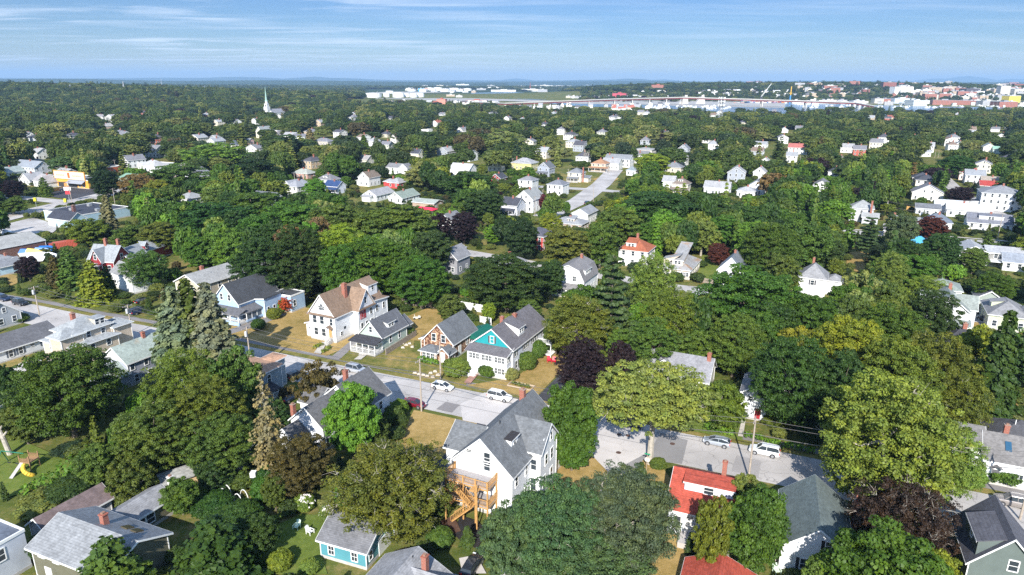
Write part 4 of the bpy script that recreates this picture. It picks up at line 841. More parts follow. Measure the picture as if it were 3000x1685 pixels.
for (z0_, z1_, xa, xb, yy) in ((3.2, 6.0, 5.2, 2.0, -4.0), (0, 3.2, 2.0, 5.2, -4.0)):
    for i in range(14): f_ = i/14; b.box(xa+(xb-xa)*f_-.15, yy, z0_+(z1_-z0_)*f_, xa+(xb-xa)*f_+.15, yy+1.0, z0_+(z1_-z0_)*f_+.06)
    for q in (yy, yy+1): b.tube((xa, q, z0_), (xb, q, z1_), .09, n=4); b.tube((xa, q, z0_+1), (xb, q, z1_+1), .05, n=4); [b.tube((xa+(xb-xa)*k/12, q, z0_+(z1_-z0_)*k/12), (xa+(xb-xa)*k/12, q, z0_+(z1_-z0_)*k/12+1), .03, n=4) for k in range(13)]
b.box(1.2, -4.05, 3.05, 2.3, -2.9, 3.18); b.box(5.0, -4.05, 5.85, 6.2, -2.9, 5.98); b.box(1.2, -4.05, 0, 1.35, -3.9, 4.2); b.box(6.05, -4.05, 0, 6.2, -3.9, 7); b.build('deck_stairs', DECK, h.root)
for z_ in (3.2, 6.0): h.door('F', 3.2, z_, (.72, .72, .72)); h.win('F', [5.6], z_+.9, .9, 1.3)
h.done(); H_tall = h
h = House(-99.6, 134.2, A, 'cream and tan three storey house with pale hipped roofs and a brick chimney', blocks=[(1.7, 3.0, 8.6, 7.5, 5.0, 1.0, 'h', 'x'), (0, .8, 9.0, 4.5, 5.0, 1.0, 'h', 'x'), (2.2, 2.0, 6.6, 8.2, 7.3, 1.9, 'h', 'y'), (5.2, -.6, 3.7, 4.6, 7.1, 1.3, 'h', 'y'), (5, 10.4, 4.4, 4, 6.3, 1.2, 'h', 'y')], wall=(.55, .46, .36), roof=(.36, .38, .39), over=.5)
h.win('F', [2.6], 3.3, .7, 1.3, bi=1).win('F', [2.6], .8, .7, 1.3, bi=1).win('R', [.8, 6.4], 5.6, .8, 1.1, bi=2).win('R', [3.2], 5.6, .8, 1.3, bi=2).win('F', [1.2], 5.7, .7, 1.1, bi=2).win('R', [1.8, 5.3], 3.2, .9, 1.3, bi=0).win('R', [3, 6], .7, .9, 1.3, bi=0).dormer('R', 6.2, 2.2, .3, 9.0, 'g', rise=.01, bi=2, wins=2, ww=.8, wh=1.1).chimney(3.4, 5.8, 10.0, .8, .8); h.done(); H_cream = h
h = House(-81.4, 126.0, A, 'grey house with a pale green roof between the cream house and the spruces', blocks=[(0, 0, 7.2, 12.5, 5.0, 2.6), (1.6, -4.6, 5.6, 4.6, 3.0, 1.9)], wall=(.36, .38, .44), roof=(.37, .43, .39), stain=.8)
h.win('R', [1.0, 4.0, 7.5], 3.2, .8, 1.4).win('R', [1.5, 4.5, 8], .6, .8, 1.4).win('R', [2.4], 1, .9, 1.4, bi=1).win('F', [3.4], 5.4, .5, .8); b = MB(); b.poly([(.05, -.03, 5.0), (7.15, -.03, 5.0), (3.6, -.03, 7.55)]); b.build('gable_panel', WHITE, h.root); h.chimney(3.8, 6.5, 8.7, .6, .6).vent(2.7, 1.8, 6.9, .4).done()
h = House(-116.8, 136.4, A, 'long white ranch house with a dark grey roof at the left', blocks=[(0, -6, 9.0, 20, 2.8, 2.0)], wall=(.74, .75, .76), roof=(.15, .15, .16)); h.win('R', [16.5], 1.2, .8, 1.3, shut=(.10, .12, .15)).win('R', [17.8], 1.2, .8, 1.3, shut=(.10, .12, .15)).win('R', [14], 1.8, .9, .5).win('R', [9.5, 11.5], .9, .8, 1.4, shut=(.10, .12, .15)).done()
h = House(-133.5, 155.0, A, 'charcoal roofed house with a small dormer behind the long white ranch house', blocks=[(0, 0, 9.4, 9, 3.2, 3.6, 'g', 'x')], wall=(.40, .42, .45), roof=(.075, .065, .065)); h.dormer('F', 6.4, 2.2, .9, 5.3, 's').rows('FR').done()
h = House(-56.6, 122.0, A, 'blue grey house with a flat peach coloured roof above the street', blocks=[(0, -2.2, 12.0, 6.2, 6.0, .5, 'h', 'x'), (6.8, 4.0, 2.8, 3.4, 6.0, .3, 'h', 'y'), (-2.6, -7.2, 5.5, 7.0, 5.4, .9, 'h', 'y')], wall=(.26, .33, .38), roof=(.52, .31, .20), over=.55); h.win('R', [3.0], 3.6, .8, 1.5).win('R', [2, 4.4], 1.0, .8, 1.6).win('F', [5, 9], 3.6, .9, 1.5).porch(12.1, -3.4, 2.2, 4.2, 2.9, .7, side='R', col=shingle((.06, .06, .065))).done()
h = House(-33.4, 107.4, A, 'white house with weathered grey roofs behind a bright green tree', blocks=[(0, 0, 9.0, 8.0, 5.0, 3.7, 'g', 'y'), (.4, -7, 6.6, 7.1, 4.8, 2.8, 'g', 'y'), (-.6, -10.2, 5.0, 3.3, 2.9, 2.0, 'g', 'y'), (-3.2, -1, 3.3, 6, 4.6, 1.8, 'g', 'x')], wall=(.78, .79, .82), roof=(.15, .15, .155))
h.win('R', [1.6, 4.6], 3.0, .8, 1.5, shut=(.03, .05, .09), bi=1).win('R', [1.6, 4.6], .8, .8, 1.5, shut=(.03, .05, .09), bi=1).win('R', [2, 5.5], 2.8, .8, 1.4).win('F', [7.9], 1.4, .8, 1.5).chimney(.2, -6.2, 7.0, .6, .7).chimney(2.4, 4.6, 9.2, .7, .7).done()
h = House(-130.8, 203.8, -12, 'dark red farmhouse with steep gables, white trim and two brick chimneys', blocks=[(0, 0, 9.0, 7.2, 4.6, 4.0, 'g', 'x'), (2.0, -1.2, 3.9, 5.0, 4.7, 3.4), (3.6, 5, 6.4, 8, 4.4, 2.4), (1.4, 12.9, 6.4, 15, 4.1, 2.1)], wall=(.26, .03, .035), roof=(.34, .36, .38))
h.win('F', [1.9], 5.1, .9, 1.7, bi=1).win('F', [1.9], .6, 1.3, 2.0, bi=1).win('F', [7.4], 1.2, 1.0, 1.9).win('R', [3.6], 4.3, 1.1, 1.8).win('R', [4.4], 1.0, 1.1, 2.0).win('R', [1.5, 4.5], 1.4, .9, 1.4, bi=2).win('R', [3], 1.6, .9, 1.4, bi=3).chimney(4.0, 3.6, 10.6, .8, .8).chimney(7.6, 4.6, 10.4, .8, .8); h.dormer('R', 9.5, 1.8, .9, 6.4, 'g', rise=1.0, bi=2)
b = MB(); b.box(2.3, -2.3, 3.2, 5.5, -1.25, 3.32); [b.box(2.3+i*.27, -2.3, 3.3, 2.38+i*.27, -2.24, 4.2) for i in range(12)]; b.box(2.3, -2.32, 4.2, 5.5, -2.22, 4.28); b.build('balcony', WHITE, h.root); h.done(); H_red = h
h = House(-91.3, 177.5, A, 'long beige apartment house with a light grey roof behind the blue house', blocks=[(0, 0, 9.2, 13.5, 5.6, 2.3), (1, 13.5, 8.0, 16, 4.9, 1.8)], wall=(.50, .44, .34), roof=(.38, .38, .37)); h.win('R', [3, 6.5, 10, 12.6], 3.5, .8, 1.5).win('R', [3, 6.5, 10], .8, .8, 1.4).win('F', [2, 6.5], 3.3, .8, 1.4).win('F', [4.6], 6.0, .8, 1.1).chimney(4.0, 5.6, 8.9, .8, .8).vent(6.5, 6, 7.4).vent(6.5, 16, 6.4).done()
h = House(-116.0, 190.0, -36, 'white barn with small dark windows half hidden by a tree', cat='barn', name='barn', blocks=[(0, 0, 12, 6, 4.6, 2.6, 'g', 'x')], wall=(.78, .78, .77), roof=(.3, .3, .3)); h.win('F', [2.2, 3.4], 1.6, .7, 1.0).done()
h = House(-178, 199, 64, 'long brick warehouse with a pale weathered roof at the left edge', cat='warehouse', name='warehouse', blocks=[(0, 0, 36, 17, 4.2, 2.2, 'g', 'x')], wallm=brick('dull_brick', (.16, .055, .04)), roof=(.40, .40, .38), over=.2)
h.done()
h = House(-166.0, 206.5, A, 'small pale blue house with grey roof beside the boats', blocks=[(0, 0, 9.5, 8, 3.0, 1.6, 'g', 'x'), (7.5, -1.5, 4.2, 6.5, 3.0, 1.6)], wall=(.45, .62, .72), roof=(.26, .27, .29)); h.rows('FR').win('F', [2], 1, .8, 1.3, bi=1).chimney(6, 4, 5.6, .6, .6).done()
h = House(-199, 286.5, -25, 'low pale blue commercial building with flat dark roof on the corner', cat='shop', name='shop_building', blocks=[(0, 0, 24, 22, 4.2, .3, 'f'), (13, -6.5, 14, 6.8, 3.6, 2.6, 'g', 'x')], wall=(.42, .58, .68), roof=(.055, .06, .08)); h.win('F', [4], 1.8, 2.4, 1.2, 'd').chimney(14, 4, 7, 1.1, 1.1, brick('dark_brick', (.12, .03, .03)))
for k, (x_, y_) in enumerate(((9, 5), (20, 9), (15, 16), (6, 15))): solid(h.root, 'roof_unit', STEEL, (x_, y_, 4.26, x_+1.6, y_+1.4, 5.3))
solid(h.root, 'awning', plain('maroon_awning', (.07, .02, .03), .7), (8, -1.6, 2.9, 14, -.03, 3.3)); h.done()
h = House(-256, 382, -22, 'bright orange corner restaurant with a wide signboard and grey awning', cat='restaurant', name='restaurant', blocks=[(0, 0, 27, 14, 4.8, .3, 'f'), (-9, 1.5, 9, 9, 3.2, .6, 'e', 'x')], wall=(.80, .38, .06), roof=(.25, .25, .25)); h.win('F', [20, 23], 1.0, 1.6, 1.4, 'd')
solid(h.root, 'signboard', plain('cream_sign', (.74, .62, .46), .6), (1.5, -.5, 4.9, 25, -.1, 9.0)); solid(h.root, 'sign_frame', plain('orange_frame', (.75, .28, .04), .6), (1.1, -.45, 4.7, 1.5, -.05, 9.3), (25, -.45, 4.7, 25.4, -.05, 9.3), (1.5, -.45, 9.0, 25, -.05, 9.3)); solid(h.root, 'emblem', plain('orange_emblem', (.7, .13, .03), .5), (12.2, -.62, 5.6, 13.8, -.52, 8.4))
b = MB(); [b.box(x_, -.58, 6.5, x_+1.0, -.52, 7.3) for x_ in (3, 4.4, 5.8, 7.2, 8.6, 16, 17.4, 18.8, 20.2, 21.6)]; b.build('sign_lettering', plain('faded_lettering', (.55, .35, .25), .6), h.root)
b = MB(); b.poly([(12, -2.6, 3.0), (25, -2.6, 3.0), (25, -.05, 4.6), (12, -.05, 4.6)]); b.build('awning', plain('grey_awning', (.28, .30, .34), .6), h.root); solid(h.root, 'dark_shopfront', DARK, (3, -.06, .4, 18, -.02, 2.9)); h.done()
h = House(-24.0, 73.0, -21, 'teal garage with grey shingle roof beside the round lawn', cat='garage', name='garage', blocks=[(0, 0, 6.7, 6.6, 2.8, 1.9, 'g', 'x')], wall=(.09, .29, .34), roof=(.19, .19, .20)); h.win('F', [1.6, 5.0], .9, .8, 1.2, 'm').win('R', [1.0], .9, .7, 1.2).done(); solid(h.root, 'garage_door', WHITE, (6.7, 2.8, 0, 6.78, 5.6, 2.2)); H_tg = h
h = House(-17.1, 64.5, -23, 'low teal house with a pale grey hipped roof and a brick chimney', blocks=[(0, -3, 8.6, 8.4, 3.0, 2.3, 'g', 'y'), (4, 0, 6.6, 5.6, 3.0, 1.9, 'g', 'x')], wall=(.05, .28, .32), roof=(.33, .33, .34)); h.chimney(6.6, 3.4, 6.6, .6, .7).vent(4.6, 4.0, 5.0, .5, BLACK).win('R', [3], 1, .8, 1.2, bi=1).done()
h = House(20.9, 78.2, -22, 'small house with a bright red roof, white shed dormer and brick chimney', blocks=[(0, 0, 8.4, 10.8, 4.0, 2.9, 'g', 'x')], wall=(.68, .72, .80), roof=(.44, .075, .065), roofm=shingle((.45, .088, .056), 'red_shingles')); h.dormer('F', 4.7, 6.3, 2.6, 6.75, 's', sl2=.10, wins=1, ww=1.2, wh=1.0, wm=plain('pale_lilac_siding', (.66, .70, .80), .5)); h.win('F', [2.8], 1.6, .8, 1.6).win('F', [1.3, 6.5], 1.5, .8, 1.5); h.chimney(6.2, 7.0, 8.4, .6, .6).vent(6.6, 4.4, 6.1, .9).door('F', 2.7, .9); h.done(); H_rr = h
solid(h.root, 'porch', plain('porch_boards', (.45, .42, .40), .8), (1.8, -2.6, .1, 4.2, -.02, .9), (4.4, -2.4, .1, 8.2, -.02, .5))
h = House(19.0, 63.5, -22, 'red roofed garage at the bottom of the picture', cat='garage', name='garage', blocks=[(0, 0, 7.6, 6.6, 2.6, 1.7, 'g', 'y')], wall=(.6, .6, .6), roof=(.43, .08, .065), roofm=shingle((.45, .088, .056), 'red_shingles')); h.done()
h = House(33.2, 70.9, -20, 'white house with black shutters and a grey green gabled roof', blocks=[(0, 0, 8.0, 12.2, 3.9, 3.1)], wall=(.78, .79, .80), roof=(.155, .19, .185), over=.3); h.win('F', [2.8], 1.1, 1.0, 1.4, shut=(.03, .03, .035)).win('F', [5.3], 4.4, 1.0, 1.1, shut=(.03, .03, .035)).chimney(9.2, 10.2, 7.0, .7, 1.3).done(); H_gg = h
h = House(53.3, 66.8, -22, 'dark grey green house with slate coloured roofs at the lower right corner', blocks=[(0, 0, 7.4, 8.6, 5.0, 4.0), (7.3, -2, 5, 9, 4.4, 2.6, 'g', 'x')], wall=(.13, .16, .15), roof=(.125, .125, .145)); h.win('F', [4.2], 4.8, .9, 1.3).win('F', [3.2], 1.6, 1.0, 1.4).dormer('L', 5.6, 5.5, .5, 7.6, 's', sl2=.35).done()
h = House(67.2, 94.0, -24, 'white house with brown grey roof, skylight and a small door hood', blocks=[(0, 0, 5.0, 6.6, 4.9, 2.2, 'g', 'x'), (5.0, -1.2, 12, 7.4, 3.9, 2.9, 'g', 'x')], wall=(.78, .79, .81), roof=(.21, .20, .195), over=.25); h.win('F', [3.3], 3.2, .7, 1.0, 'm').win('F', [2.2], .9, .8, 1.3, 'm').win('F', [4.6], 1.0, .9, 1.4, 'm', bi=1).door('F', 1.6, .5, (.12, .12, .13), bi=1).chimney(8.0, 3.6, 8.0, .7, .6)
b = MB(); b.poly([(5.8, -2.1, 2.9), (6.6, -2.1, 3.4), (6.6, -1.2, 3.4), (5.8, -1.2, 2.9)]); b.poly([(6.6, -2.1, 3.4), (7.4, -2.1, 2.9), (7.4, -1.2, 2.9), (6.6, -1.2, 3.4)]); b.build('door_hood', h.rm, h.root); b = MB(); b.hexa([(7.6, .2, 5.18), (8.4, .2, 5.18), (8.4, 1.4, 6.12), (7.6, 1.4, 6.12), (7.6, .2, 5.3), (8.4, .2, 5.3), (8.4, 1.4, 6.24), (7.6, 1.4, 6.24)]); b.build('skylight', plain('skylight_glass', (.03, .09, .16), .1), h.root); h.done(); H_wr = h
h = House(77.0, 98.3, -26, 'building with a charcoal hipped roof behind the white skylight house', blocks=[(0, 0, 9, 8, 3.2, 2.4, 'h', 'y')], wall=(.5, .5, .5), roof=(.10, .10, .11)); h.vent(3.6, 3, 5.2, .8, WHITE).done()
h = House(41.2, 111.4, -24, 'white house with a dark red front door under a big maple', blocks=[(0, 0, 9.5, 8, 5.2, 3.0)], wall=(.76, .77, .80), roof=(.2, .2, .21)); h.door('F', 3.0, .3, (.35, .03, .04)).win('F', [1.2], 1.4, .6, .5).win('F', [6.6], 1.1, .8, 1.5, shut=(.03, .03, .03)).win('F', [1.5, 5], 3.6, .7, .9).done()
h = House(25.6, 124.9, -25, 'house with a long grey roof and two chimneys behind the light green tree', blocks=[(0, 0, 13.0, 8.4, 3.2, 3.2, 'g', 'x')], wall=(.70, .68, .62), roof=(.29, .29, .31)); h.rows('F').dormer('F', 4.2, 2.2, 1.4, 4.9, 'g', rise=.8).chimney(1.2, 4.6, 7.4, .6, .6).chimney(12.4, 3.8, 7.6, .7, .7).done(); H_2c = h
h = House(20.3, 129.8, -25, 'house with a near black roof behind the purple trees', blocks=[(0, 0, 7.6, 9, 3.6, 3.2, 'h', 'y')], wall=(.66, .62, .55), roof=(.07, .07, .08)); h.chimney(3.8, 7.8, 8.2, .6, .6).rows('F').done()
# gambrel, orange, beige, white gable on the second street
h = House(11.7, 186.2, A, 'white gambrel house with a glazed porch and red foundation', blocks=[(0, 0, 9.2, 11.5, 4.6, 4.2, 'b', 'y'), (-.1, -2.2, 9.4, 2.3, 2.6, .9, 's', 'x')], wall=(.80, .80, .80), roof=(.25, .24, .24)); h.win('F', [2.4, 6.4], 4.4, .9, 1.4, 'm').win('F', [.9, 2.0, 3.1, 4.2], .9, .95, 1.3, bi=1).win('F', [5.6, 8.2], 1.0, .8, 1.2, bi=1).win('R', [2, 4, 6.5, 9], 1.2, .7, 1.2).chimney(4.9, 9.4, 10.0, .7, .7).dormer('R', 4.5, 4.6, .4, 7.2, 's', sl2=.3, wins=2).vent(6.5, 3, 7.9, .7).done()
h = House(35.0, 217.5, A, 'white house with a rust orange hipped roof and chimney', blocks=[(0, 0, 9.4, 9.4, 5.5, 3.0, 'h', 'y')], wall=(.78, .78, .76), roof=(.40, .13, .07)); h.rows('FR').dormer('F', 3.6, 3.2, 1.2, 7.6, 's', sl2=.3, wins=2).chimney(4.7, 4.7, 10.2).done()
h = House(45.3, 204.5, A, 'beige bungalow with a grey hipped roof stained by rust at the chimney', blocks=[(0, 0, 9.8, 15, 3.0, 3.0, 'h', 'y')], wall=(.62, .52, .42), roof=(.36, .36, .36), stain=.9); h.rows('FR', h=1.2).dormer('F', 5.6, 3.4, 1.2, 5.5, 's', sl2=.25, wins=2).dormer('L', 12, 3.4, 1.2, 5.5, 's', sl2=.3).chimney(6.2, 11, 7.4, .7, .7).win('F', [1.5, 3, 4.5, 6, 7.5, 8.9], 1.0, .9, 1.2).done()
h = House(60.8, 194.4, A, 'narrow white gabled house with a round attic vent and blue grey roof', blocks=[(0, 0, 7.0, 9.5, 5.2, 3.8), (.3, -2.3, 6.4, 2.4, 2.7, .7, 's', 'x')], wall=(.80, .80, .78), roof=(.22, .25, .29)); h.win('F', [2.2, 4.8], 3.7, .8, 1.3).win('F', [1.2, 3.2, 5.2], 1, 1.3, 1.2, bi=1).chimney(3.5, 6.5, 9.9, .6, .6)
b = MB(); b.tube((3.5, .02, 7.0), (3.5, -.05, 7.0), .3, n=12); b.build('round_vent', DARK, h.root); h.done()
h = House(3.5, 238, A, 'tall red house with a dark roof half hidden by trees', blocks=[(0, 0, 8.2, 10, 5.6, 2.0, 'h', 'y')], wall=(.42, .045, .035), roof=(.13, .13, .16)); h.rows('FR').done()
h = House(81.2, 185.6, A, 'white house with a light grey hipped roof among dense maples', blocks=[(0, 0, 7.0, 8.4, 5.4, 3.4, 'h', 'y'), (7, 4.4, 4, 5, 4.2, 1.3, 'h', 'y')], wall=(.78, .78, .79), roof=(.30, .30, .31)); h.win('F', [3.5], 3.5, .9, 1.3, shut=(.05, .05, .06)).rows('R').chimney(3.0, 6, 9.9, .6, .6).done()
h = House(102.0, 158.8, A, 'white house with sage grey cross gable roof and arched attic window', blocks=[(0, 0, 8.6, 9.5, 5.4, 3.4), (-1.2, 3.5, 11.6, 5.0, 5.4, 2.6, 'g', 'x'), (-.2, -2.2, 9.0, 2.3, 2.6, .6, 's', 'x')], wall=(.78, .77, .76), roof=(.28, .31, .29)); h.win('F', [3.0, 5.6], 6.1, .7, 1.0, 'm').win('F', [4.3], 6.0, .7, 1.4, 'm').rows('R', gablewin=False).win('F', [1.5, 4, 6.5], .9, 1.2, 1.3, bi=2).chimney(4.8, 8.2, 10.0, .7, .7).done()
h = House(111.5, 176.5, A, 'white annexe with a sage green roof behind the cross gabled house', blocks=[(0, 0, 8.4, 8.2, 5.2, 1.8, 'h', 'x')], wall=(.76, .77, .78), roof=(.29, .33, .30)); h.rows('FR').vent(4, 4, 6.8, .7).done()
h = House(148.6, 220.2, -24, 'grey split level house with white trimmed windows and pale roof', blocks=[(0, 0, 7.8, 11, 4.9, 1.8), (7.8, 2.2, 12.5, 8.0, 4.7, 1.5, 'g', 'x')], wall=(.24, .235, .22), roof=(.42, .43, .45)); h.win('F', [2.0], 3.0, 1.9, 1.3, 'd').win('F', [5.8], 2.9, 2.2, 1.3, 'd').win('F', [5.6], .7, 1.6, 1.2, 'd').win('F', [2.6, 4.2], 3.0, 1.0, 1.4, bi=1); solid(h.root, 'balcony', WHITE, (8.2, -1.4, 2.3, 14.5, 2.1, 2.45), (8.2, -1.45, 3.2, 14.5, -1.35, 3.3), (14.2, -1.4, 0, 14.4, -1.2, 2.3)); h.done()
h = House(117.2, 158.6, A, 'pale yellow green house with a hipped grey roof beside a driveway', blocks=[(0, 0, 8.0, 12, 3.8, 2.6, 'h', 'y'), (7, 3, 8, 6, 3.8, 2.4, 'h', 'x')], wall=(.52, .56, .40), roof=(.27, .27, .28)); h.rows('FL').dormer('L', 6, 2.4, .8, 5.8, 's').done()
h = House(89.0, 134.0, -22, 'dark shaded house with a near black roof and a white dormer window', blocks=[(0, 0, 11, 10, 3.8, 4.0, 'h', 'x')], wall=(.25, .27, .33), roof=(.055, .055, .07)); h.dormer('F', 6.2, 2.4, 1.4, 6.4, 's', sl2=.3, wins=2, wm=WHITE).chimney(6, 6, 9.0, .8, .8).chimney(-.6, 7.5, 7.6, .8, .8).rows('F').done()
# bottom left group
h = House(-57.3, 69.0, -23, 'olive house under a very broad pale grey roof with two skylights', blocks=[(0, 0, 12.8, 8.2, 4.5, 1.8, 'g', 'x')], wall=(.15, .145, .10), roof=(.30, .31, .32), over=.5); h.win('F', [1.6, 4.2], 3.5, 1.0, .55).chimney(6.2, 5.2, 7.4, .7, .7).door('F', 2.4, .1, (.6, .6, .62))
for x_ in (8.4, 10.0): b = MB(); b.hexa([(x_, 5.6, 5.72), (x_+1.0, 5.6, 5.72), (x_+1.0, 6.6, 5.28), (x_, 6.6, 5.28), (x_, 5.6, 6.0), (x_+1.0, 5.6, 6.0), (x_+1.0, 6.6, 5.55), (x_, 6.6, 5.55)]); b.build('skylight', plain('bronze_skylight', (.10, .085, .05), .2), h.root)
h.done(); H_ol = h
h = House(-53.6, 77.3, 66-90, 'small olive annexe with a white framed double window behind the broad grey roof', cat='outbuilding', name='outbuilding', blocks=[(0, 0, 4.2, 6.8, 2.8, 1.1)], wall=(.16, .15, .10), roof=(.30, .30, .31)); h.win('R', [2.0, 3.4], .9, 1.15, 1.3).chimney(3.6, 7.6, 5.4, .6, .6, plain('white_brick', (.6, .58, .55), .8)).done()
h = House(-62.6, 76.0, -26, 'shed with a long brown shingle roof in the shade', cat='shed', name='shed', blocks=[(0, 0, 3.8, 8.4, 2.6, 1.4)], wall=(.42, .42, .44), roof=(.20, .15, .145)); h.done()
h = House(-70.5, 66.5, -24, 'white clapboard house cut by the left edge of the picture', blocks=[(0, 0, 8.4, 8.6, 5.2, 1.2, 'f')], wall=(.60, .62, .68), roof=(.14, .16, .20)); h.win('R', [3.4, 5.6], 3.0, 1.0, 1.5).done()
h = House(-46.2, 94.0, -24, 'white shed with a flat roof under the conifer', cat='shed', name='shed', blocks=[(0, 0, 4.6, 3.2, 2.8, .5, 's', 'x')], wall=(.78, .78, .77), roof=(.4, .4, .4)); h.done()
h = House(-50.0, 86.0, 40, 'tiny plywood shed with a pale roof in the vegetable garden', cat='shed', name='shed', blocks=[(0, 0, 4.6, 2.0, 2.0, .4, 's', 'x')], wall=(.55, .40, .22), roof=(.42, .42, .40), detail=1); h.done()
# ------------------------------------------------------------------ houses farther off: placed by their nearest wall corner under the eave
WH = (.78, .78, .76); CR = (.66, .60, .48); GR = (.30, .31, .33); DG = (.075, .08, .10); LG = (.40, .40, .41); MG = (.24, .24, .25); GN = (.30, .36, .31); BR = (.24, .19, .15); TAN = (.60, .48, .36)
def HB(px, py, he, w, l, rise, typ, ridge, wall, roof, label, ang=A, faces='FR', chim=None, extra=(), shut=None, por=None, dor=None, cat='house', name='house', group=None, step=2.9):
    x, y = at(px, py, he); a = R(ang); x -= math.cos(a)*w; y -= math.sin(a)*w
    h = House(x, y, ang, label, cat=cat, name=name, blocks=[(0, 0, w, l, he, rise, typ, ridge)]+list(extra), wall=wall, roof=roof, detail=1, group=group)
    h.rows(faces, shut=shut, step=step)
    if chim is not False: c = chim or (w*.5+.3, l*.45); h.chimney(c[0], c[1], he+rise+.9, .7, .7)
    if por: h.porch(*por, posts=4, rail=False)
    if dor: h.dormer(*dor[:5], dor[5] if len(dor) > 5 else 's', wins=2)
    return h.done()
HB(1080.5, 521, 5.2, 7.5, 10.5, 3.0, 'g', 'y', WH, BR, 'white gabled house with a brown roof and side bay, left of the red bungalow', extra=[(-2, 1, 2.1, 4, 3, .8, 's', 'y')])
HB(1102, 573.5, 3.0, 8.0, 15, 2.4, 'g', 'y', WH, LG, 'long white bungalow with a very pale grey roof', extra=[(1, -2.5, 5, 2.6, 2.6, .6, 's', 'x')], chim=False)
HB(1178, 581, 3.0, 8.2, 15, 2.6, 'g', 'y', WH, GN, 'long white bungalow with a sage green roof beside the pale roofed one')
HB(1168, 537, 3.1, 7.5, 9, 2.3, 'h', 'y', (.48, .06, .06), LG, 'bright red bungalow with a light hipped roof and white window', extra=[(-6.5, 5, 6, 5, 2.6, 1.4, 'h', 'x')], chim=(.8, 4.5))
HB(1271, 597, 2.8, 12, 8, 1.2, 'g', 'x', (.42, .32, .24), (.38, .42, .38), 'low brown garage with a pale green roof beside the red tarpaulin', cat='garage', name='garage', chim=False, faces='R')
HB(1375, 497, 5, 14, 9, 3.0, 'g', 'x', WH, (.55, .55, .55), 'house with a nearly white roof above the tall dark trees')
HB(1466, 523, 2.8, 6.5, 8.5, 2.4, 'g', 'y', (.30, .035, .035), DG, 'small red cottage with a dark blue grey roof')
HB(1556, 480, 4.8, 15, 12, 3.0, 'h', 'x', (.62, .55, .25), LG, 'wide yellow hipped house behind a green conifer', chim=(2, 5))
HB(1609, 492.5, 5.6, 8.0, 9.5, 3.3, 'g', 'y', (.34, .37, .43), (.17, .18, .20), 'grey blue gabled house with a small porch and round arched vent', por=(0, -2.2, 7, 2.2, 2.6, .6))
HB(1702, 508, 5.6, 8.5, 8, 2.6, 'h', 'y', CR, (.24, .25, .27), 'cream foursquare house with a slate hipped roof and side chimney', chim=(9.2, 2), shut=(.10, .10, .08), por=(.5, -2.4, 6.8, 2.4, 2.6, .6), extra=[(8.4, 2.2, 4, 5, 2.8, .7, 's', 'x')])
HB(1774, 481, 5.4, 10, 9, 2.8, 'h', 'y', TAN, (.42, .23, .13), 'tan foursquare house with an orange brown hipped roof', shut=(.12, .12, .10), por=(-1, -2.4, 13, 2.4, 2.7, .6))
HB(1648, 543, 5.8, 8.8, 9.5, 2.3, 'h', 'y', WH, (.22, .23, .26), 'white boxy house with a slate hipped roof and black shutters beside the crossing', shut=(.04, .04, .04))
HB(1559, 530, 5.6, 8.5, 8.5, 2.1, 'h', 'y', WH, (.27, .27, .29), 'white boxy house with a hipped roof behind the tall gabled house')
HB(1561, 585, 6.2, 9, 13, 3.8, 'g', 'y', WH, (.36, .37, .36), 'tall white gabled house with a pale roof beside the plum coloured tree')
HB(1514, 603, 4.8, 8, 9, 2.8, 'g', 'x', (.60, .62, .68), DG, 'white house with a dark roof and porch between trees', por=(1, -2.4, 6, 2.4, 2.6, .6))
HB(1703, 659, 3.0, 13, 9, 1.8, 'h', 'x', (.46, .36, .30), (.33, .34, .36), 'broad bungalow with a light grey hipped roof and brick chimney', dor=('F', 8, 3, 1.5, 4.7))
HB(1722, 628, 4.6, 7, 12, 2.0, 'g', 'y', WH, (.33, .34, .36), 'white house with a long grey roof behind the broad bungalow', chim=False)
HB(1339, 760, 5.2, 6.5, 8, 3.0, 'g', 'y', (.27, .27, .29), (.28, .28, .29), 'small weathered grey shingle house beside the second street', chim=False)
HB(1330, 655, 5.2, 9, 9, 3.2, 'g', 'y', WH, MG, 'white house almost hidden by two purple trees')
HB(1510, 780, 4.4, 8, 8, 2.4, 'h', 'y', WH, (.30, .30, .31), 'white house with light hipped roof under the dark trees')
HB(1170, 492, 4.4, 10, 8, 2.2, 'g', 'x', WH, MG, 'white house with brown grey roof beneath the blue spruce', extra=[(9.9, 0, 6, 6, 4.6, 2.4)])
HB(1160, 405, 4.8, 6.5, 10, 3.0, 'g', 'y', (.72, .68, .60), BR, 'small cream gabled house in the trees above the blue spruce')
HB(1098, 414, 4.6, 7, 9, 3.0, 'h', 'y', WH, LG, 'white house with a pale hipped roof partly hidden by the blue spruce')
HB(1226, 450, 5.0, 7, 7, 3.0, 'g', 'x', CR, DG, 'cream house with a dark roof among tall trees')
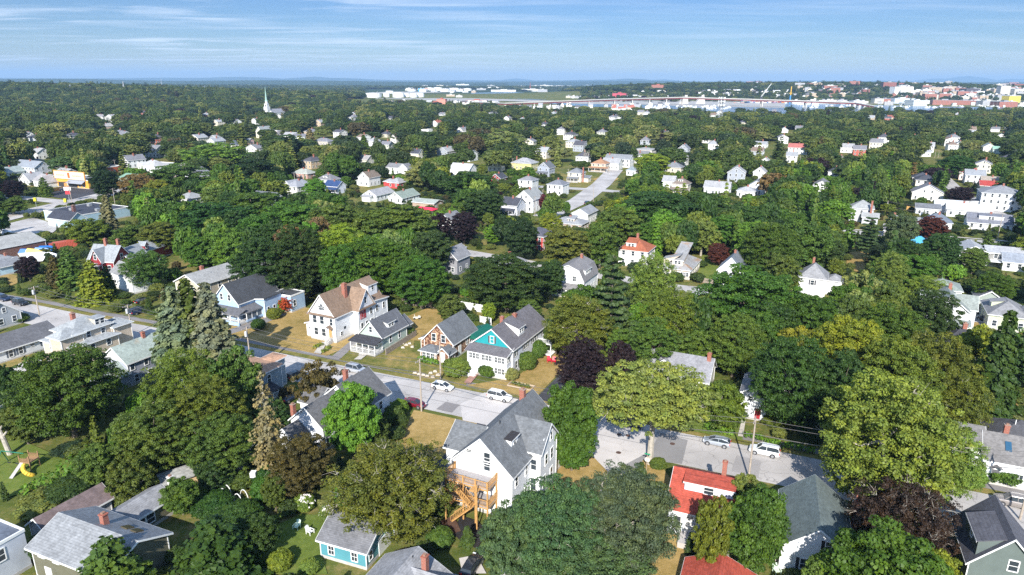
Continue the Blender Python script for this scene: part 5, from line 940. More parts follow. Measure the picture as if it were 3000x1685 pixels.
# upper row by the bright lime tree
HB(1895, 456, 6.0, 9, 12, 2.6, 'g', 'x', WH, MG, 'white gabled house in the tight row left of the lime green tree', chim=(3, 3))
HB(1845, 468, 5.6, 18, 10, 2.8, 'g', 'x', WH, (.27, .28, .30), 'long white house with grey roof in the tight row', chim=(2, 4))
HB(1812, 480, 4.4, 12, 10, 3.0, 'g', 'x', WH, LG, 'white house with light grey roof behind the tan foursquare')
HB(1910, 440, 9.0, 13, 13, 1.2, 'h', 'x', (.55, .50, .46), (.38, .38, .38), 'tall flat topped beige house standing above its row')
HB(1862, 500, 3.4, 6, 6, 2.2, 'h', 'y', WH, (.28, .33, .36), 'low white porch house at the end of the tight row', chim=False)
HB(2015, 437, 6.0, 8, 10, 3.4, 'g', 'y', (.34, .37, .42), (.25, .27, .30), 'grey blue house right of the round pale tree')
HB(2010, 470, 4.8, 14, 9, 2.8, 'g', 'x', WH, (.42, .42, .42), 'white house with a long pale roof right of the lime green tree', chim=(12, 4))
HB(1995, 492, 3.6, 11, 9, 3.0, 'h', 'x', (.55, .5, .42), (.24, .25, .27), 'house with grey hipped roof just behind the lime green tree')
HB(2015, 541.5, 5.2, 8.5, 8.5, 3.0, 'h', 'y', (.72, .66, .54), (.25, .20, .17), 'cream hipped house with brown shutters and brown grey roof', shut=(.18, .05, .05), dor=('F', 4.2, 2.6, 1.6, 7.4), por=(-.5, -2.4, 9.5, 2.4, 2.7, .7))
HB(1975, 532, 4.6, 6.5, 7, 2.6, 'g', 'x', WH, LG, 'white outbuilding left of the cream hipped house', chim=False)
HB(2136, 552, 4.2, 13, 8, 2.8, 'g', 'x', WH, LG, 'white house with light roof behind rust coloured foliage', chim=(7, 4))
HB(2242, 505, 5.0, 7, 9, 2.8, 'g', 'y', WH, LG, 'white gabled house between the dark trees above the right road')
HB(2238, 548, 4.8, 8, 13, 2.8, 'g', 'y', WH, (.36, .37, .39), 'long white house climbing the slope above the right road', chim=False)
HB(2212, 562, 3.6, 9, 9, 2.0, 'h', 'y', WH, (.45, .46, .48), 'white bungalow with a pale hipped roof above the right road')
HB(2255, 474, 4.6, 6.5, 8, 2.4, 'g', 'y', WH, LG, 'small white house high among the right hand trees')
HB(2366, 434, 5.5, 15, 10, 3.0, 'g', 'x', WH, (.48, .16, .14), 'distant white house with a faded red roof beside the row of poles')
# right part
HB(2560, 613.5, 6.0, 9, 9, 3.0, 'h', 'y', (.52, .53, .56), (.36, .37, .37), 'grey white house with a broad pale hipped roof in the dense trees', extra=[(5, -4, 6, 4.2, 3.2, 1.5, 'g', 'x')], chim=(8, -2))
HB(2501, 433, 4.5, 10, 9, 3, 'g', 'x', WH, LG, 'white gabled house at the top of the right hand row')
HB(2480, 470, 4.5, 8, 9, 3, 'g', 'y', (.72, .62, .55), BR, 'cream gabled house second in the right hand row')
HB(2468, 505, 4.5, 8, 9, 2.6, 'h', 'y', WH, DG, 'white house with a dark hipped roof lowest in the right hand row')
HB(2430, 545, 3.8, 8, 14, 2.4, 'g', 'y', WH, MG, 'long white bungalow below the right hand row', chim=False)
HB(2738, 530, 5.6, 9, 11, 2.6, 'h', 'y', (.72, .66, .58), DG, 'cream house with a black hipped roof left of the right avenue', extra=[(-1, 11, 10, 10, 5.6, 2.6, 'h', 'y')])
HB(2766, 568, 4.4, 14, 11, 3.8, 'g', 'y', (.70, .68, .60), (.22, .22, .24), 'broad white gabled house with a dark roof left of the right avenue')
HB(2835, 472, 5.2, 10, 9, 2.8, 'g', 'y', (.70, .60, .52), (.30, .32, .36), 'pale tan house with a bluish roof near the top of the right avenue')
HB(2738, 428, 5.6, 6, 9, 2.8, 'g', 'x', WH, LG, 'tall white house beside the far end of the right avenue')
HB(2828, 425, 5, 8, 9, 3, 'g', 'y', WH, GR, 'white gabled house in the trees at the far right')
HB(2918, 432, 5, 9, 12, 3, 'g', 'y', (.72, .68, .58), (.30, .34, .33), 'cream gabled house beside the one with the mint roof')
HB(2955, 438, 4, 11, 8, 2, 'g', 'x', (.5, .6, .55), (.30, .50, .40), 'long house with a mint green roof at the far right')
HB(2888, 515, 5.6, 10, 10, 2.8, 'g', 'x', (.60, .62, .66), (.33, .35, .38), 'grey white house in front of the one with the pink roof')
HB(2862, 506, 5, 9, 8, 2.2, 'g', 'x', (.7, .55, .5), (.50, .14, .14), 'house with a pinkish red roof behind a grey roofed one')
HB(2938, 535, 4.4, 10, 8, 2.6, 'g', 'x', (.28, .31, .27), (.38, .33, .28), 'olive house with a tan roof right of the avenue')
HB(3005, 572, 8.4, 17, 14, 3.2, 'h', 'y', (.70, .71, .74), (.27, .28, .30), 'large white two storey house with pale blue shutters at the right edge', shut=(.35, .42, .62), step=2.6, extra=[(-4, 1.5, 4.2, 7, 3.4, .6, 's', 'y')])
HB(2950, 548, 4.5, 12, 10, 2.2, 'g', 'x', (.10, .13, .11), (.45, .07, .06), 'dark green building with a red roof behind the large white house')
HB(2755, 614, 3.4, 9.5, 8, 1.6, 'g', 'x', (.62, .64, .68), (.20, .21, .23), 'low white building with a dark roof beside the orange fence', chim=False)
HB(2906, 620, 3.6, 17, 9, 2.0, 'g', 'x', (.72, .72, .74), (.60, .62, .64), 'very long building with a nearly white roof right of the orange fence', chim=(7, 7), extra=[(-4, 9, 13, 8, 3.8, 1.8, 'g', 'x')])
HB(2968, 660, 3.0, 15.5, 10, 3.2, 'g', 'x', (.70, .70, .72), (.20, .21, .25), 'long bungalow with a slate roof and wide white dormer behind the tall hedge', dor=('F', 8, 8.5, 1.6, 5.6))
HB(2694, 655, 2.9, 10, 8, 1.8, 'g', 'x', (.72, .70, .58), (.29, .29, .31), 'cream bungalow with a red front door left of the copper tree', chim=(1, 6))
HB(2790, 655, 3.2, 10, 8, 3.0, 'h', 'x', WH, (.17, .20, .25), 'white house with a dark blue grey roof behind the copper tree')
HB(2712, 684, 2.9, 14, 8, 1.6, 'g', 'x', (.55, .5, .5), (.34, .31, .34), 'low house with a mauve grey roof showing above two oaks', chim=(8, 5))
HB(3040, 775, 3.0, 9, 7, 2.2, 'g', 'x', WH, (.30, .33, .38), 'white garage with a pale roof at the right edge', chim=False)
HB(2940, 880, 3.0, 6, 6, 2, 'g', 'y', (.3, .34, .3), (.2, .2, .22), 'small shed beside the yellow green house', chim=False, cat='shed', name='shed')
# left part
HB(700, 425, 4.0, 10, 8, 3.2, 'g', 'x', (.50, .50, .38), (.10, .12, .16), 'olive cottage with a dark blue grey roof in the woods')
HB(727, 413, 3.2, 8, 7, 2, 'g', 'x', (.66, .40, .38), (.50, .51, .52), 'pink garage with a pale roof behind the olive cottage', chim=False, cat='garage', name='garage')
HB(766, 386, 6.5, 8, 15, 5, 'g', 'y', (.70, .66, .52), (.36, .38, .38), 'large cream gabled building below the church')
HB(812, 383, 8, 14, 10, 1.6, 'f', 'x', (.50, .44, .46), (.4, .4, .42), 'flat topped mauve building behind the cream one', chim=False)
HB(860, 398, 4.5, 14, 9, 3, 'g', 'x', (.7, .7, .68), LG, 'pale roofed house on the street below the church')
HB(892, 402, 4.0, 18, 12, 2.6, 'g', 'x', WH, (.22, .22, .24), 'wide dark roofed building right of the cream gabled one')
HB(330, 345, 6, 16, 12, 4.0, 'g', 'y', WH, (.42, .42, .42), 'large white building with a pale roof on the wooded slope')
HB(300, 342, 5, 18, 10, 3.0, 'g', 'x', WH, (.30, .29, .30), 'long white wing left of the large white building')
HB(308, 370, 5, 10, 10, 3.0, 'g', 'y', (.70, .52, .40), (.45, .42, .40), 'salmon gabled house below the large white building')
HB(100, 405, 6, 14, 14, 3.0, 'h', 'y', (.66, .70, .74), DG, 'large pale house behind dark trees at the left')
HB(108, 448, 5, 12, 10, 3.0, 'g', 'x', WH, LG, 'white house in the trees at the left')
HB(100, 492, 5.4, 22, 10, 3.4, 'g', 'x', (.55, .58, .62), (.30, .33, .37), 'grey white house with a blue grey roof behind the big blue spruce')
HB(85, 527, 3.2, 9, 9, 3.2, 'g', 'y', WH, LG, 'white gabled bungalow near the left edge')
HB(135, 532, 3.4, 12, 10, 3.0, 'g', 'x', WH, (.40, .38, .38), 'white cottage with a light roof beside the wooden fence', extra=[(9, -1, 5, 8, 3.4, 3)])
HB(20, 505, 3.4, 10, 10, 2.6, 'g', 'y', (.6, .68, .62), (.34, .40, .38), 'house with a greenish roof cut by the left edge')
HB(575, 510, 4.5, 14, 10, 2.8, 'g', 'y', WH, (.24, .24, .26), 'white gabled house at the edge of the big oaks')
HB(555, 582, 3.2, 9, 9, 2.2, 'h', 'x', (.6, .6, .6), (.36, .37, .38), 'house with a pale grey hipped roof above the wood edge')
HB(452, 487, 4.5, 14, 10, 3, 'h', 'x', WH, (.48, .48, .48), 'house with a pale roof hidden by the young trees')
HB(505, 487, 4.2, 34, 12, .3, 'f', 'x', (.70, .69, .66), (.60, .60, .58), 'long low white commercial building with roof units', chim=False)
HB(312, 491, 4.5, 10, 10, .3, 'f', 'x', (.40, .10, .04), (.3, .3, .3), 'orange brick building among the pines', chim=False)
HB(435, 530, 3.6, 26, 12, 2, 'g', 'x', (.25, .33, .26), (.24, .40, .30), 'long building with a faded green roof behind the restaurant', chim=False)
HB(870, 548, 5.6, 7.5, 12, 2.6, 'h', 'y', (.66, .66, .60), (.34, .35, .38), 'pale two storey house with a light hipped roof beside a green tree', extra=[(-5, 3, 5.2, 8, 5.4, 2.2)])
HB(970, 528, 4.0, 10, 8, 2.8, 'h', 'x', WH, MG, 'white cottage with a row of porch windows and a dormer', dor=('F', 5, 3, 1, 5.8))
HB(988, 547, 4.0, 9, 7, 2.4, 'g', 'x', (.7, .72, .78), (.04, .08, .20), 'white house with deep blue roofs beside a glass gazebo', por=(-.5, -2.4, 10, 2.4, 2.6, .6))
HB(900, 510, 3.4, 12, 8, 2.4, 'h', 'x', (.5, .3, .25), (.42, .44, .40), 'low house with pale greenish roof behind the pale two storey house')
HB(790, 588, 5, 12, 9, 3, 'g', 'x', (.6, .62, .7), (.16, .17, .2), 'white house in the shadow of the big oaks', chim=False)
HB(1075, 468, 4, 9, 8, 2.6, 'g', 'x', (.6, .58, .5), (.38, .36, .36), 'small house between the conifers left of the blue spruce')
HB(960, 415, 4, 16, 9, 2.6, 'h', 'x', (.5, .45, .4), (.24, .24, .27), 'low dark roofed house behind the yellow trees')
HB(1255, 380, 4.5, 16, 9, 2.6, 'f', 'x', WH, (.6, .6, .6), 'flat roofed white building in the far trees', chim=False)
HB(1280, 830, 0, .1, .1, .1, 'f', 'x', WH, LG, 'x', chim=False) if 0 else None
# the church with its spire
x_, y_ = at(783, 345, 0); x_, y_ = x_, y_
ch = House(x_-5, y_+2, -24, 'white church with a tall green copper spire rising out of the trees', cat='church', name='church', blocks=[(0, 0, 7, 7, 15, .4, 'f'), (-3, 7, 14, 30, 7.5, 5.5, 'g', 'y'), (-26, 16, 24, 12, 6, 4.0, 'g', 'x')], wall=(.78, .78, .76), roof=(.30, .30, .33), detail=1)
ch.win('F', [3.5], 5.5, 1.6, 3.2).win('F', [3.5], 10, 1.2, 2.4).win('R', [3.5], 10, 1.2, 2.4)
b = MB(); b.box(1, 1, 15.3, 6, 6, 21); b.box(.7, .7, 21, 6.3, 6.3, 21.4); b.tube((3.5, 3.5, 21.4), (3.5, 3.5, 25), 2.0, 1.9, 8); b.build('belfry', ch.wm, ch.root)
b = MB(); b.tube((3.5, 3.5, 25), (3.5, 3.5, 27), 2.4, 1.5, 8); b.tube((3.5, 3.5, 27), (3.5, 3.5, 47), 1.5, .12, 8); b.build('spire', plain('green_copper', (.30, .46, .40), .6), ch.root)
b = MB(); [b.tube((p_, q_, 15.3), (p_, q_, 18), .35, .02, 6) for p_ in (.4, 6.6) for q_ in (.4, 6.6)]; b.build('pinnacles', WHITE, ch.root)
solid(ch.root, 'louvre', DARK, (2.6, .93, 16.6, 4.4, .99, 19.8)); solid(ch.root, 'brick_panel', BRICK, (1.2, -.06, .5, 5.8, -.01, 4.6)); ch.done()
# ------------------------------------------------------------------ trees one can tell apart (k: overview coordinates)
K = 1.16460
def TT(kind, px, ptop, wpx, h, col, label, **k): return T(kind, px*K, ptop*K, wpx*K, h, col, label, **k)
TT('maple', 168, 884, 255, 15.5, 'maple', 'huge round maple covering the corner of the cream house', var=0)
TT('maple', 90, 965, 150, 9, 'dark', 'dark round tree left of the huge maple', var=1)
TT('airy', 470, 885, 185, 14, 'olive', 'olive green tree under the grey house with pale twigs', var=0)
TT('oak', 395, 1010, 200, 12, 'mid', 'broad dark oak in the middle of the left thicket', var=2)
TT('oak', 520, 945, 190, 13.5, 'olive', 'bushy olive oak beside the peach roof')
TT('airy', 592, 878, 138, 14, 'mid', 'leafy tree with a fallen pale bough over the peach roof', var=1)
TT('oak', 560, 1040, 190, 10, 'mid', 'dark low oak below the fallen bough')
TT('thin_spruce', 655, 928, 90, 19, 'grey', 'half dead grey spruce with bare lower branches')
TT('spruce', 424, 716, 150, 20.5, 'blue', 'blue spruce on the left of the three tall ones', var=0)
TT('spruce', 462, 696, 140, 21.5, 'mid', 'tall green spruce standing between two blue ones', var=1)
TT('spruce', 512, 706, 150, 21, 'blue', 'blue spruce on the right of the three tall ones', var=1)
TT('ragged', 803, 915, 118, 9.5, 'rust', 'dark ragged tree with reddish leaves beside the parked black car')
TT('maple', 886, 965, 132, 12.5, 'fresh', 'bright green tree in front of the weathered grey roofs', var=2)
TT('oak', 755, 1088, 170, 9.5, 'rust', 'rust flecked dark tree below the white house')
TT('bare_ash', 985, 1104, 325, 12.5, 'olive', 'wide olive ash full of bare grey twigs beside the wooden decks')
TT('locust', 1400, 1195, 260, 14.5, 'bluegreen', 'feathery blue green locust on the left of the lower pair', var=0)
TT('locust', 1570, 1170, 270, 15, 'bluegreen', 'feathery blue green locust on the right of the lower pair', var=1)
TT('locust', 1290, 1270, 170, 11, 'bluegreen', 'low locust beside the wooden decks', var=1)
TT('locust', 1480, 1330, 330, 9, 'bluegreen', 'low spreading locust at the bottom edge', var=0)
TT('vase', 1645, 897, 300, 16.5, 'lemon', 'big yellow green tree standing over the street junction', var=0)
TT('maple', 1432, 962, 148, 14, 'maple', 'dense green maple beside the tall gabled house', var=1)
TT('maple', 1440, 1045, 110, 9, 'maple', 'lower maple leaning over the dry lawn', var=2)
TT('oak', 1462, 842, 130, 13, 'purple', 'deep purple maple beside the black driveway', var=0)
TT('oak', 1560, 852, 80, 11, 'purple', 'smaller purple maple beside the dark roof')
TT('airy', 1822, 962, 120, 9, 'olive', 'loose olive tree right of the big yellow green one', var=1)
TT('airy', 2230, 962, 350, 20, 'light', 'enormous light green tree above the right hand street', var=1)
TT('airy', 2370, 1075, 190, 12, 'light', 'long low bough tree spreading over the right hand street', var=0)
TT('bare_ash', 2265, 1215, 240, 11.5, 'bronze', 'dark bronze beech with grey twigs between the two grey roofed houses')
TT('maple', 1905, 1235, 165, 11.5, 'maple', 'dark green tree between the red roof and the grey green roof', var=0)
TT('airy', 1795, 1255, 110, 11, 'olive', 'thin birch in front of the red roofed house', var=1)
TT('oak', 1868, 1188, 88, 9, 'light', 'small light green tree behind the red roof')
TT('oak', 2075, 1395, 130, 8, 'light', 'light green tree in front of the white gable')
TT('oak', 2230, 1385, 200, 8, 'mid', 'dark green tree below the copper beech')
TT('maple', 2345, 1395, 150, 8, 'yellow', 'yellow green tree at the bottom right')
TT('maple', 1885, 668, 270, 18, 'maple', 'massive dark maple right of the white concrete lane', var=0)
TT('maple', 1850, 790, 150, 13, 'mid', 'lower maple in front of the massive dark one', var=1)
TT('maple', 2030, 742, 170, 15, 'maple', 'rounded maple beside the hipped white house', var=2)
TT('tall', 2090, 600, 60, 12, 'dark', 'narrow dark tree beside the small brown lawn')
TT('maple', 2130, 800, 190, 17, 'yellow', 'sunlit yellow green maple in the right hand mass', var=1)
TT('maple', 1992, 850, 205, 16.5, 'dark', 'dark maple above the red doored white house', var=0)
TT('oak', 2240, 770, 200, 16, 'maple', 'dense oak in the middle of the right hand mass', var=0)
TT('oak', 2340, 730, 130, 15, 'dark', 'dark oak beside the cross gabled house', var=1)
TT('maple', 2250, 860, 200, 17, 'olive', 'olive maple low in the right hand mass', var=2)
TT('maple', 2455, 832, 120, 14, 'yellow', 'bright yellow green maple beside the dark shaded house', var=2)
TT('airy', 2350, 850, 210, 15, 'olive', 'broad olive tree with yellow tips beside the yellow green maple', var=0)
TT('airy', 2400, 945, 170, 12, 'olive', 'leaning olive tree with pale boughs above the dry lawn', var=1)
TT('oak', 2110, 890, 150, 16, 'dark', 'dark oak behind the enormous light green tree', var=2)
TT('spruce', 2548, 775, 135, 22, 'dark', 'tall dark spruce at the right edge', var=0)
TT('pine', 1545, 628, 120, 24, 'pine', 'tall white pine with layered boughs right of the gambrel house', var=0)
TT('airy', 1640, 640, 130, 17, 'light', 'tall light green tree right of the white pine', var=0)
TT('airy', 1690, 725, 150, 15, 'olive', 'olive tree with bare white tips beside the white lane', var=1)
TT('oak', 1640, 790, 130, 13, 'mid', 'green tree low beside the white lane', var=2)
TT('airy', 1455, 742, 175, 14, 'olive', 'golden olive maple right of the turquoise gabled house', var=1)
TT('oak', 1400, 800, 70, 8, 'mid', 'small tree at the edge of the balconies')
TT('oak', 1275, 628, 200, 15.5, 'dark', 'dark spreading tree with a forked pale trunk', var=2)
TT('oak', 1385, 645, 70, 12, 'dark', 'dark tree left of the gambrel house', var=1)
TT('maple', 1060, 640, 140, 14, 'maple', 'maple behind the black parked car', var=0)
TT('maple', 940, 590, 200, 17, 'maple', 'big bright maple behind the large white gabled house', var=1)
TT('maple', 860, 565, 150, 19, 'yellow', 'yellow green maple standing in the central grove', var=2)
TT('oak', 755, 560, 150, 21, 'dark', 'tall oak with a pale bare trunk beside the dry lawn', var=0)
TT('oak', 660, 592, 150, 18, 'dark', 'dark oak leaning over the blue house', var=1)
TT('oak', 640, 482, 200, 17, 'maple', 'round oak at the top of the central grove', var=2)
TT('oak', 545, 505, 190, 17, 'dark', 'dark oak on the left shoulder of the central grove', var=0)
TT('maple', 570, 575, 110, 14, 'fresh', 'fresh green maple above the beige apartment house', var=2)
TT('oak', 745, 500, 190, 18, 'maple', 'rounded oak in the middle of the grove crest', var=1)
TT('oak', 850, 510, 170, 18, 'mid', 'soft green oak on the grove crest', var=2)
TT('oak', 1000, 508, 200, 18, 'mid', 'broad oak on the right shoulder of the central grove', var=0)
TT('oak', 1075, 570, 120, 15, 'dark', 'dark oak left of the purple trees', var=1)
TT('maple', 1010, 610, 150, 15, 'maple', 'maple in the heart of the right grove', var=2)
TT('tall', 500, 590, 80, 13, 'maple', 'upright maple at the left of the grove')
TT('cedar', 222, 652, 95, 12, 'yellow', 'wide yellow green cedar beside the left street')
TT('cedar', 165, 622, 85, 12, 'mid', 'green conifer left of the yellow green cedar')
TT('cedar', 130, 640, 60, 10, 'rust', 'brownish conifer behind the purple tree')
TT('oak', 70, 645, 56, 8, 'purple', 'small purple tree at the left edge of the street', var=1)
TT('cedar', 262, 668, 50, 9, 'dark', 'dark hedge like conifer beside the white barn')
TT('airy', 365, 635, 115, 11, 'mid', 'loose green tree in front of the white barn', var=0)
TT('airy', 215, 555, 120, 9, 'olive', 'olive tree above the red container', var=1)
TT('spruce', 262, 488, 58, 17, 'grey', 'grey brown spruce behind the red farmhouse', var=0)
TT('oak', 330, 565, 100, 10, 'mid', 'green tree behind the farmhouse roof')
TT('oak', 400, 560, 110, 11, 'olive', 'olive tree behind the farmhouse wing')
TT('maple', 1365, 488, 44, 7, 'plum', 'plum red tree beside the tall white gabled house', var=0)
TT('oak', 1108, 530, 52, 12, 'purple', 'left of the two purple maples above the second street', var=0)
TT('oak', 1168, 527, 76, 12.5, 'purple', 'right of the two purple maples above the second street', var=1)
TT('maple', 1313, 546, 92, 14, 'darker', 'round blackish green maple above the red house', var=0)
TT('airy', 1385, 535, 60, 9, 'yellow', 'golden tree behind the blackish maple', var=1)
TT('oak', 1425, 560, 125, 15, 'olive', 'olive oak right of the red house', var=1)
TT('airy', 1510, 555, 100, 15, 'mid', 'light tree behind the tall white pine', var=0)
TT('maple', 1806, 611, 54, 7.5, 'copper', 'small copper tree behind the beige bungalow', var=1)
TT('oak', 1245, 560, 60, 8, 'fresh', 'small rounded garden tree left of the blackish maple', var=0)
TT('oak', 1220, 470, 100, 15, 'dark', 'dark tree right of the tall pines in the middle', var=1)
TT('oak', 1180, 425, 130, 17, 'dark', 'tall dark oak above the purple maples', var=0)
TT('airy', 1075, 405, 110, 15, 'pale', 'pale willow like tree above the sage roofed bungalow', var=1)
TT('cedar', 1300, 460, 50, 12, 'mid', 'green conifer in front of the yellow house')
TT('maple', 1640, 385, 96, 14, 'lime', 'vivid lime green tree in front of the white row', var=0)
TT('oak', 1684, 330, 84, 17, 'pale', 'pale round tree above the lime green one', var=1)
TT('airy', 1275, 330, 100, 18, 'pale', 'pale tree with a tall fork above the yellow house', var=0)
TT('spruce', 946, 345, 44, 17, 'blue', 'blue spruce above the white gabled house', var=0)
TT('spruce', 914, 338, 40, 17, 'mid', 'green spruce left of the blue one', var=1)
TT('spruce', 778, 322, 34, 16, 'grey', 'grey spruce below the church', var=1)
TT('spruce', 20, 346, 74, 20, 'blue', 'big blue spruce at the left edge', var=1)
TT('dead', 310, 352, 56, 17, 'grey', 'bare dead tree among the pines')
TT('dead', 160, 402, 50, 14, 'grey', 'leafless tree behind the orange restaurant')
TT('dead', 1480, 362, 30, 15, 'grey', 'pale bare tree above the grey blue house')
TT('dead', 2052, 350, 22, 17, 'grey', 'bare broken tree beside the row of poles')
TT('pine', 720, 335, 120, 21, 'pine', 'broad pine below the church', var=1)
TT('pine', 690, 350, 80, 18, 'pine', 'dark pine left of the broad one', var=0)
TT('maple', 262, 432, 70, 14, 'darker', 'round black green tree right of the restaurant', var=1)
TT('airy', 345, 440, 90, 12, 'brown', 'brown tinged tree beside the round black green one', var=0)
TT('maple', 400, 455, 70, 12, 'yellow', 'yellow green tree at the left of the grove', var=1)
TT('airy', 30, 502, 74, 7, 'mid', 'small tree on the corner by the commercial road', var=1)
TT('cedar', 105, 445, 42, 10, 'mid', 'conifer beside the wooden fence')
TT('oak', 30, 455, 60, 10, 'purple', 'purple tree near the left edge', var=0)
TT('airy', 540, 362, 170, 17, 'light', 'big light green tree in the left middle distance', var=0)
TT('airy', 440, 415, 150, 14, 'mid', 'light tree beside the white commercial building', var=1)
TT('maple', 640, 400, 120, 17, 'darker', 'blackish green maple left of the pale two storey house', var=2)
TT('maple', 795, 450, 54, 10, 'fresh', 'fresh green tree beside the pale two storey house', var=0)
TT('maple', 2265, 542, 76, 14, 'bluegreen', 'rounded blue green maple beside the pale hipped house', var=1)
TT('pine', 2195, 540, 70, 16, 'pine', 'blue green pine right of the pale hipped house', var=0)
TT('oak', 2345, 545, 70, 10, 'copper', 'copper tree hiding the bungalows on the right', var=0)
TT('oak', 2270, 600, 100, 14, 'dark', 'dark oak above the gazebo on the right', var=1)
TT('oak', 2370, 590, 90, 13, 'dark', 'dark oak left of the grey split level house', var=2)
TT('airy', 2235, 640, 100, 13, 'light', 'pale tree with a visible trunk behind the dense mass', var=0)
TT('airy', 2330, 700, 110, 10, 'light', 'light green flat tree above the garage', var=1)
TT('maple', 2500, 690, 90, 9, 'maple', 'round maple right of the cross gabled house', var=0)
TT('oak', 2450, 625, 70, 9, 'mid', 'green tree below the split level house', var=1)
TT('maple', 2090, 385, 60, 12, 'dark', 'dark tree beside the row of poles', var=1)
TT('oak', 2415, 470, 60, 10, 'purple', 'purple tree left of the large white house', var=1)
TT('maple', 2405, 395, 80, 14, 'dark', 'dark tree standing over the right avenue', var=2)
TT('cedar', 2490, 590, 60, 8, 'mid', 'clipped conifer left of the tall hedge')
TT('airy', 2020, 560, 150, 17, 'mid', 'broad tree at the top of the right middle distance', var=1)
TT('maple', 1930, 560, 150, 18, 'maple', 'sunlit round maple in the right middle distance', var=0)
TT('maple', 1650, 480, 210, 18, 'dark', 'great dark maple above the orange roofed house', var=1)
TT('oak', 1560, 515, 130, 16, 'mid', 'oak at the left of the great dark maple', var=0)
TT('oak', 1760, 480, 140, 17, 'dark', 'dark oak right of the great maple', var=2)
TT('cedar', 262, 1350, 230, 9, 'mid', 'feathery green hemlock in front of the broad grey roof')
TT('cedar', 528, 1300, 250, 9, 'dark', 'dark green hemlock at the bottom beside the annexe')
TT('oak', 690, 1190, 60, 6, 'mid', 'small green tree below the dying spruce', var=1); TT('oak', 650, 1290, 110, 6, 'dark', 'dark thicket tree at the edge of the round lawn', var=2); TT('maple', 455, 1205, 90, 5.5, 'mid', 'small rounded tree beside the plywood shed', var=1)
TT('airy', 330, 1150, 120, 7, 'mid', 'light undergrowth tree above the picnic table', var=0); TT('oak', 250, 1120, 110, 7, 'mid', 'tree between the play set and the huge maple', var=3); TT('oak', 545, 1140, 100, 6, 'dark', 'shady tree left of the dying spruce', var=3); TT('oak', 130, 1330, 110, 4, 'dark', 'dark shrubby tree above the brown shed roof', var=2)
TT('oak', 20, 920, 60, 9, 'dark', 'dark tree at the left edge beside the concrete drive', var=1); TT('oak', 60, 1010, 110, 8, 'mid', 'tree at the left edge above the bare stump', var=0); TT('oak', 950, 1045, 60, 6, 'mid', 'tree behind the round clipped bush', var=2); TT('oak', 690, 1000, 80, 8, 'dark', 'dark tree beside the shaded drive', var=0)
TT('airy', 1210, 700, 70, 8, 'mid', 'small tree behind the white board fence', var=0); TT('oak', 1130, 735, 70, 8, 'mid', 'tree at the back of the cottage gardens', var=2); TT('maple', 1230, 760, 40, 5, 'yellow', 'small yellow tree behind the green carport', var=1); TT('oak', 1330, 745, 60, 7, 'mid', 'dark tree at the rear of the turquoise gabled house', var=1)
TT('oak', 1560, 820, 70, 9, 'mid', 'tree between the purple maple and the long grey roof', var=0); TT('airy', 1740, 830, 110, 9, 'mid', 'soft green tree behind the two chimneyed roof', var=1)
# smaller plants near the camera
bush(1228*K, 950*K, 42*K, 2.6, 'mid', 'round clipped bush left of the brick path'); bush(1288*K, 958*K, 36*K, 2.3, 'pale', 'pale variegated bush at the corner of the white two-family house'); bush(1150*K, 950*K, 66*K, 3.4, 'light', 'wide pale shrub in front of the brown shingled cottage')
bush(1325*K, 935*K, 44*K, 3.8, 'mid', 'left of the two tall bushes beside the white two-family house', var=0); bush(1350*K, 905*K, 46*K, 4.0, 'mid', 'right of the two tall bushes beside the white two-family house', var=1); bush(1292*K, 885*K, 20*K, 3.0, 'mid', 'bush in the gap beside the white two-family house')
bush(1007*K, 1047*K, 38*K, 2.8, 'fresh', 'clipped round bush beside the red car'); bush(985*K, 1075*K, 50*K, 3.6, 'mid', 'leafy bush against the weathered grey house'); bush(685*K, 805*K, 36*K, 2.6, 'olive', 'olive bush beside the blue house')
bush(645*K, 832*K, 34*K, 2.6, 'dark', 'dark bush at the corner of the dry lawn'); bush(718*K, 790*K, 30*K, 4.0, (.34, .06, .02), 'small tree with flame red leaves beside the blue house', kind='ragged'); bush(705*K, 786*K, 26*K, 3.4, 'fresh', 'green bush left of the flame red one')
bush(1270*K, 1180*K, 40*K, 2.2, 'mid', 'bush behind the wooden decks') if 0 else None
bush(1928*K, 1198*K, 30*K, 1.4, 'mid', 'low bush beside the stop sign') if 0 else None
bush(630/.8584, 1, 1, 1, 'mid', 'x') if 0 else None
bush(1930, 1378, 44, 1.6, 'mid', 'low green bush between the stop sign and the red roof'); bush(2185, 1225, 24, 1.5, 'bluegreen', 'small blue green bush beside the stone walk'); bush(765, 1480, 60, 3.6, 'maple', 'tall green bush beside the hydrangeas')
bush(1145*K, 830*K, 20*K, 1.8, 'mid', 'bush by the wooden fence of the brown cottage') if 0 else None
for i, (a_, b_2, w_, l_) in enumerate(((890, 1500, 56, 'white flowering hydrangea left of the two lawn chairs'), (958, 1530, 44, 'white flowering hydrangea right of the two lawn chairs'))):
    e = bush(a_, b_2, w_, 2.0, 'light', l_); m = MB(); r_ = random.Random(i)
    for q in range(70): an, el = r_.uniform(0, 6.28), r_.uniform(.1, 1.4); c_ = Vector((math.cos(an)*math.cos(el)*5, math.sin(an)*math.cos(el)*5, 3.4+math.sin(el)*5)); m.tube(c_-Vector((0, 0, .3)), c_+Vector((0, 0, .35)), .55, .3, 7)
    m.build('flowers', plain('white_petals', (.80, .74, .74), .8), e)
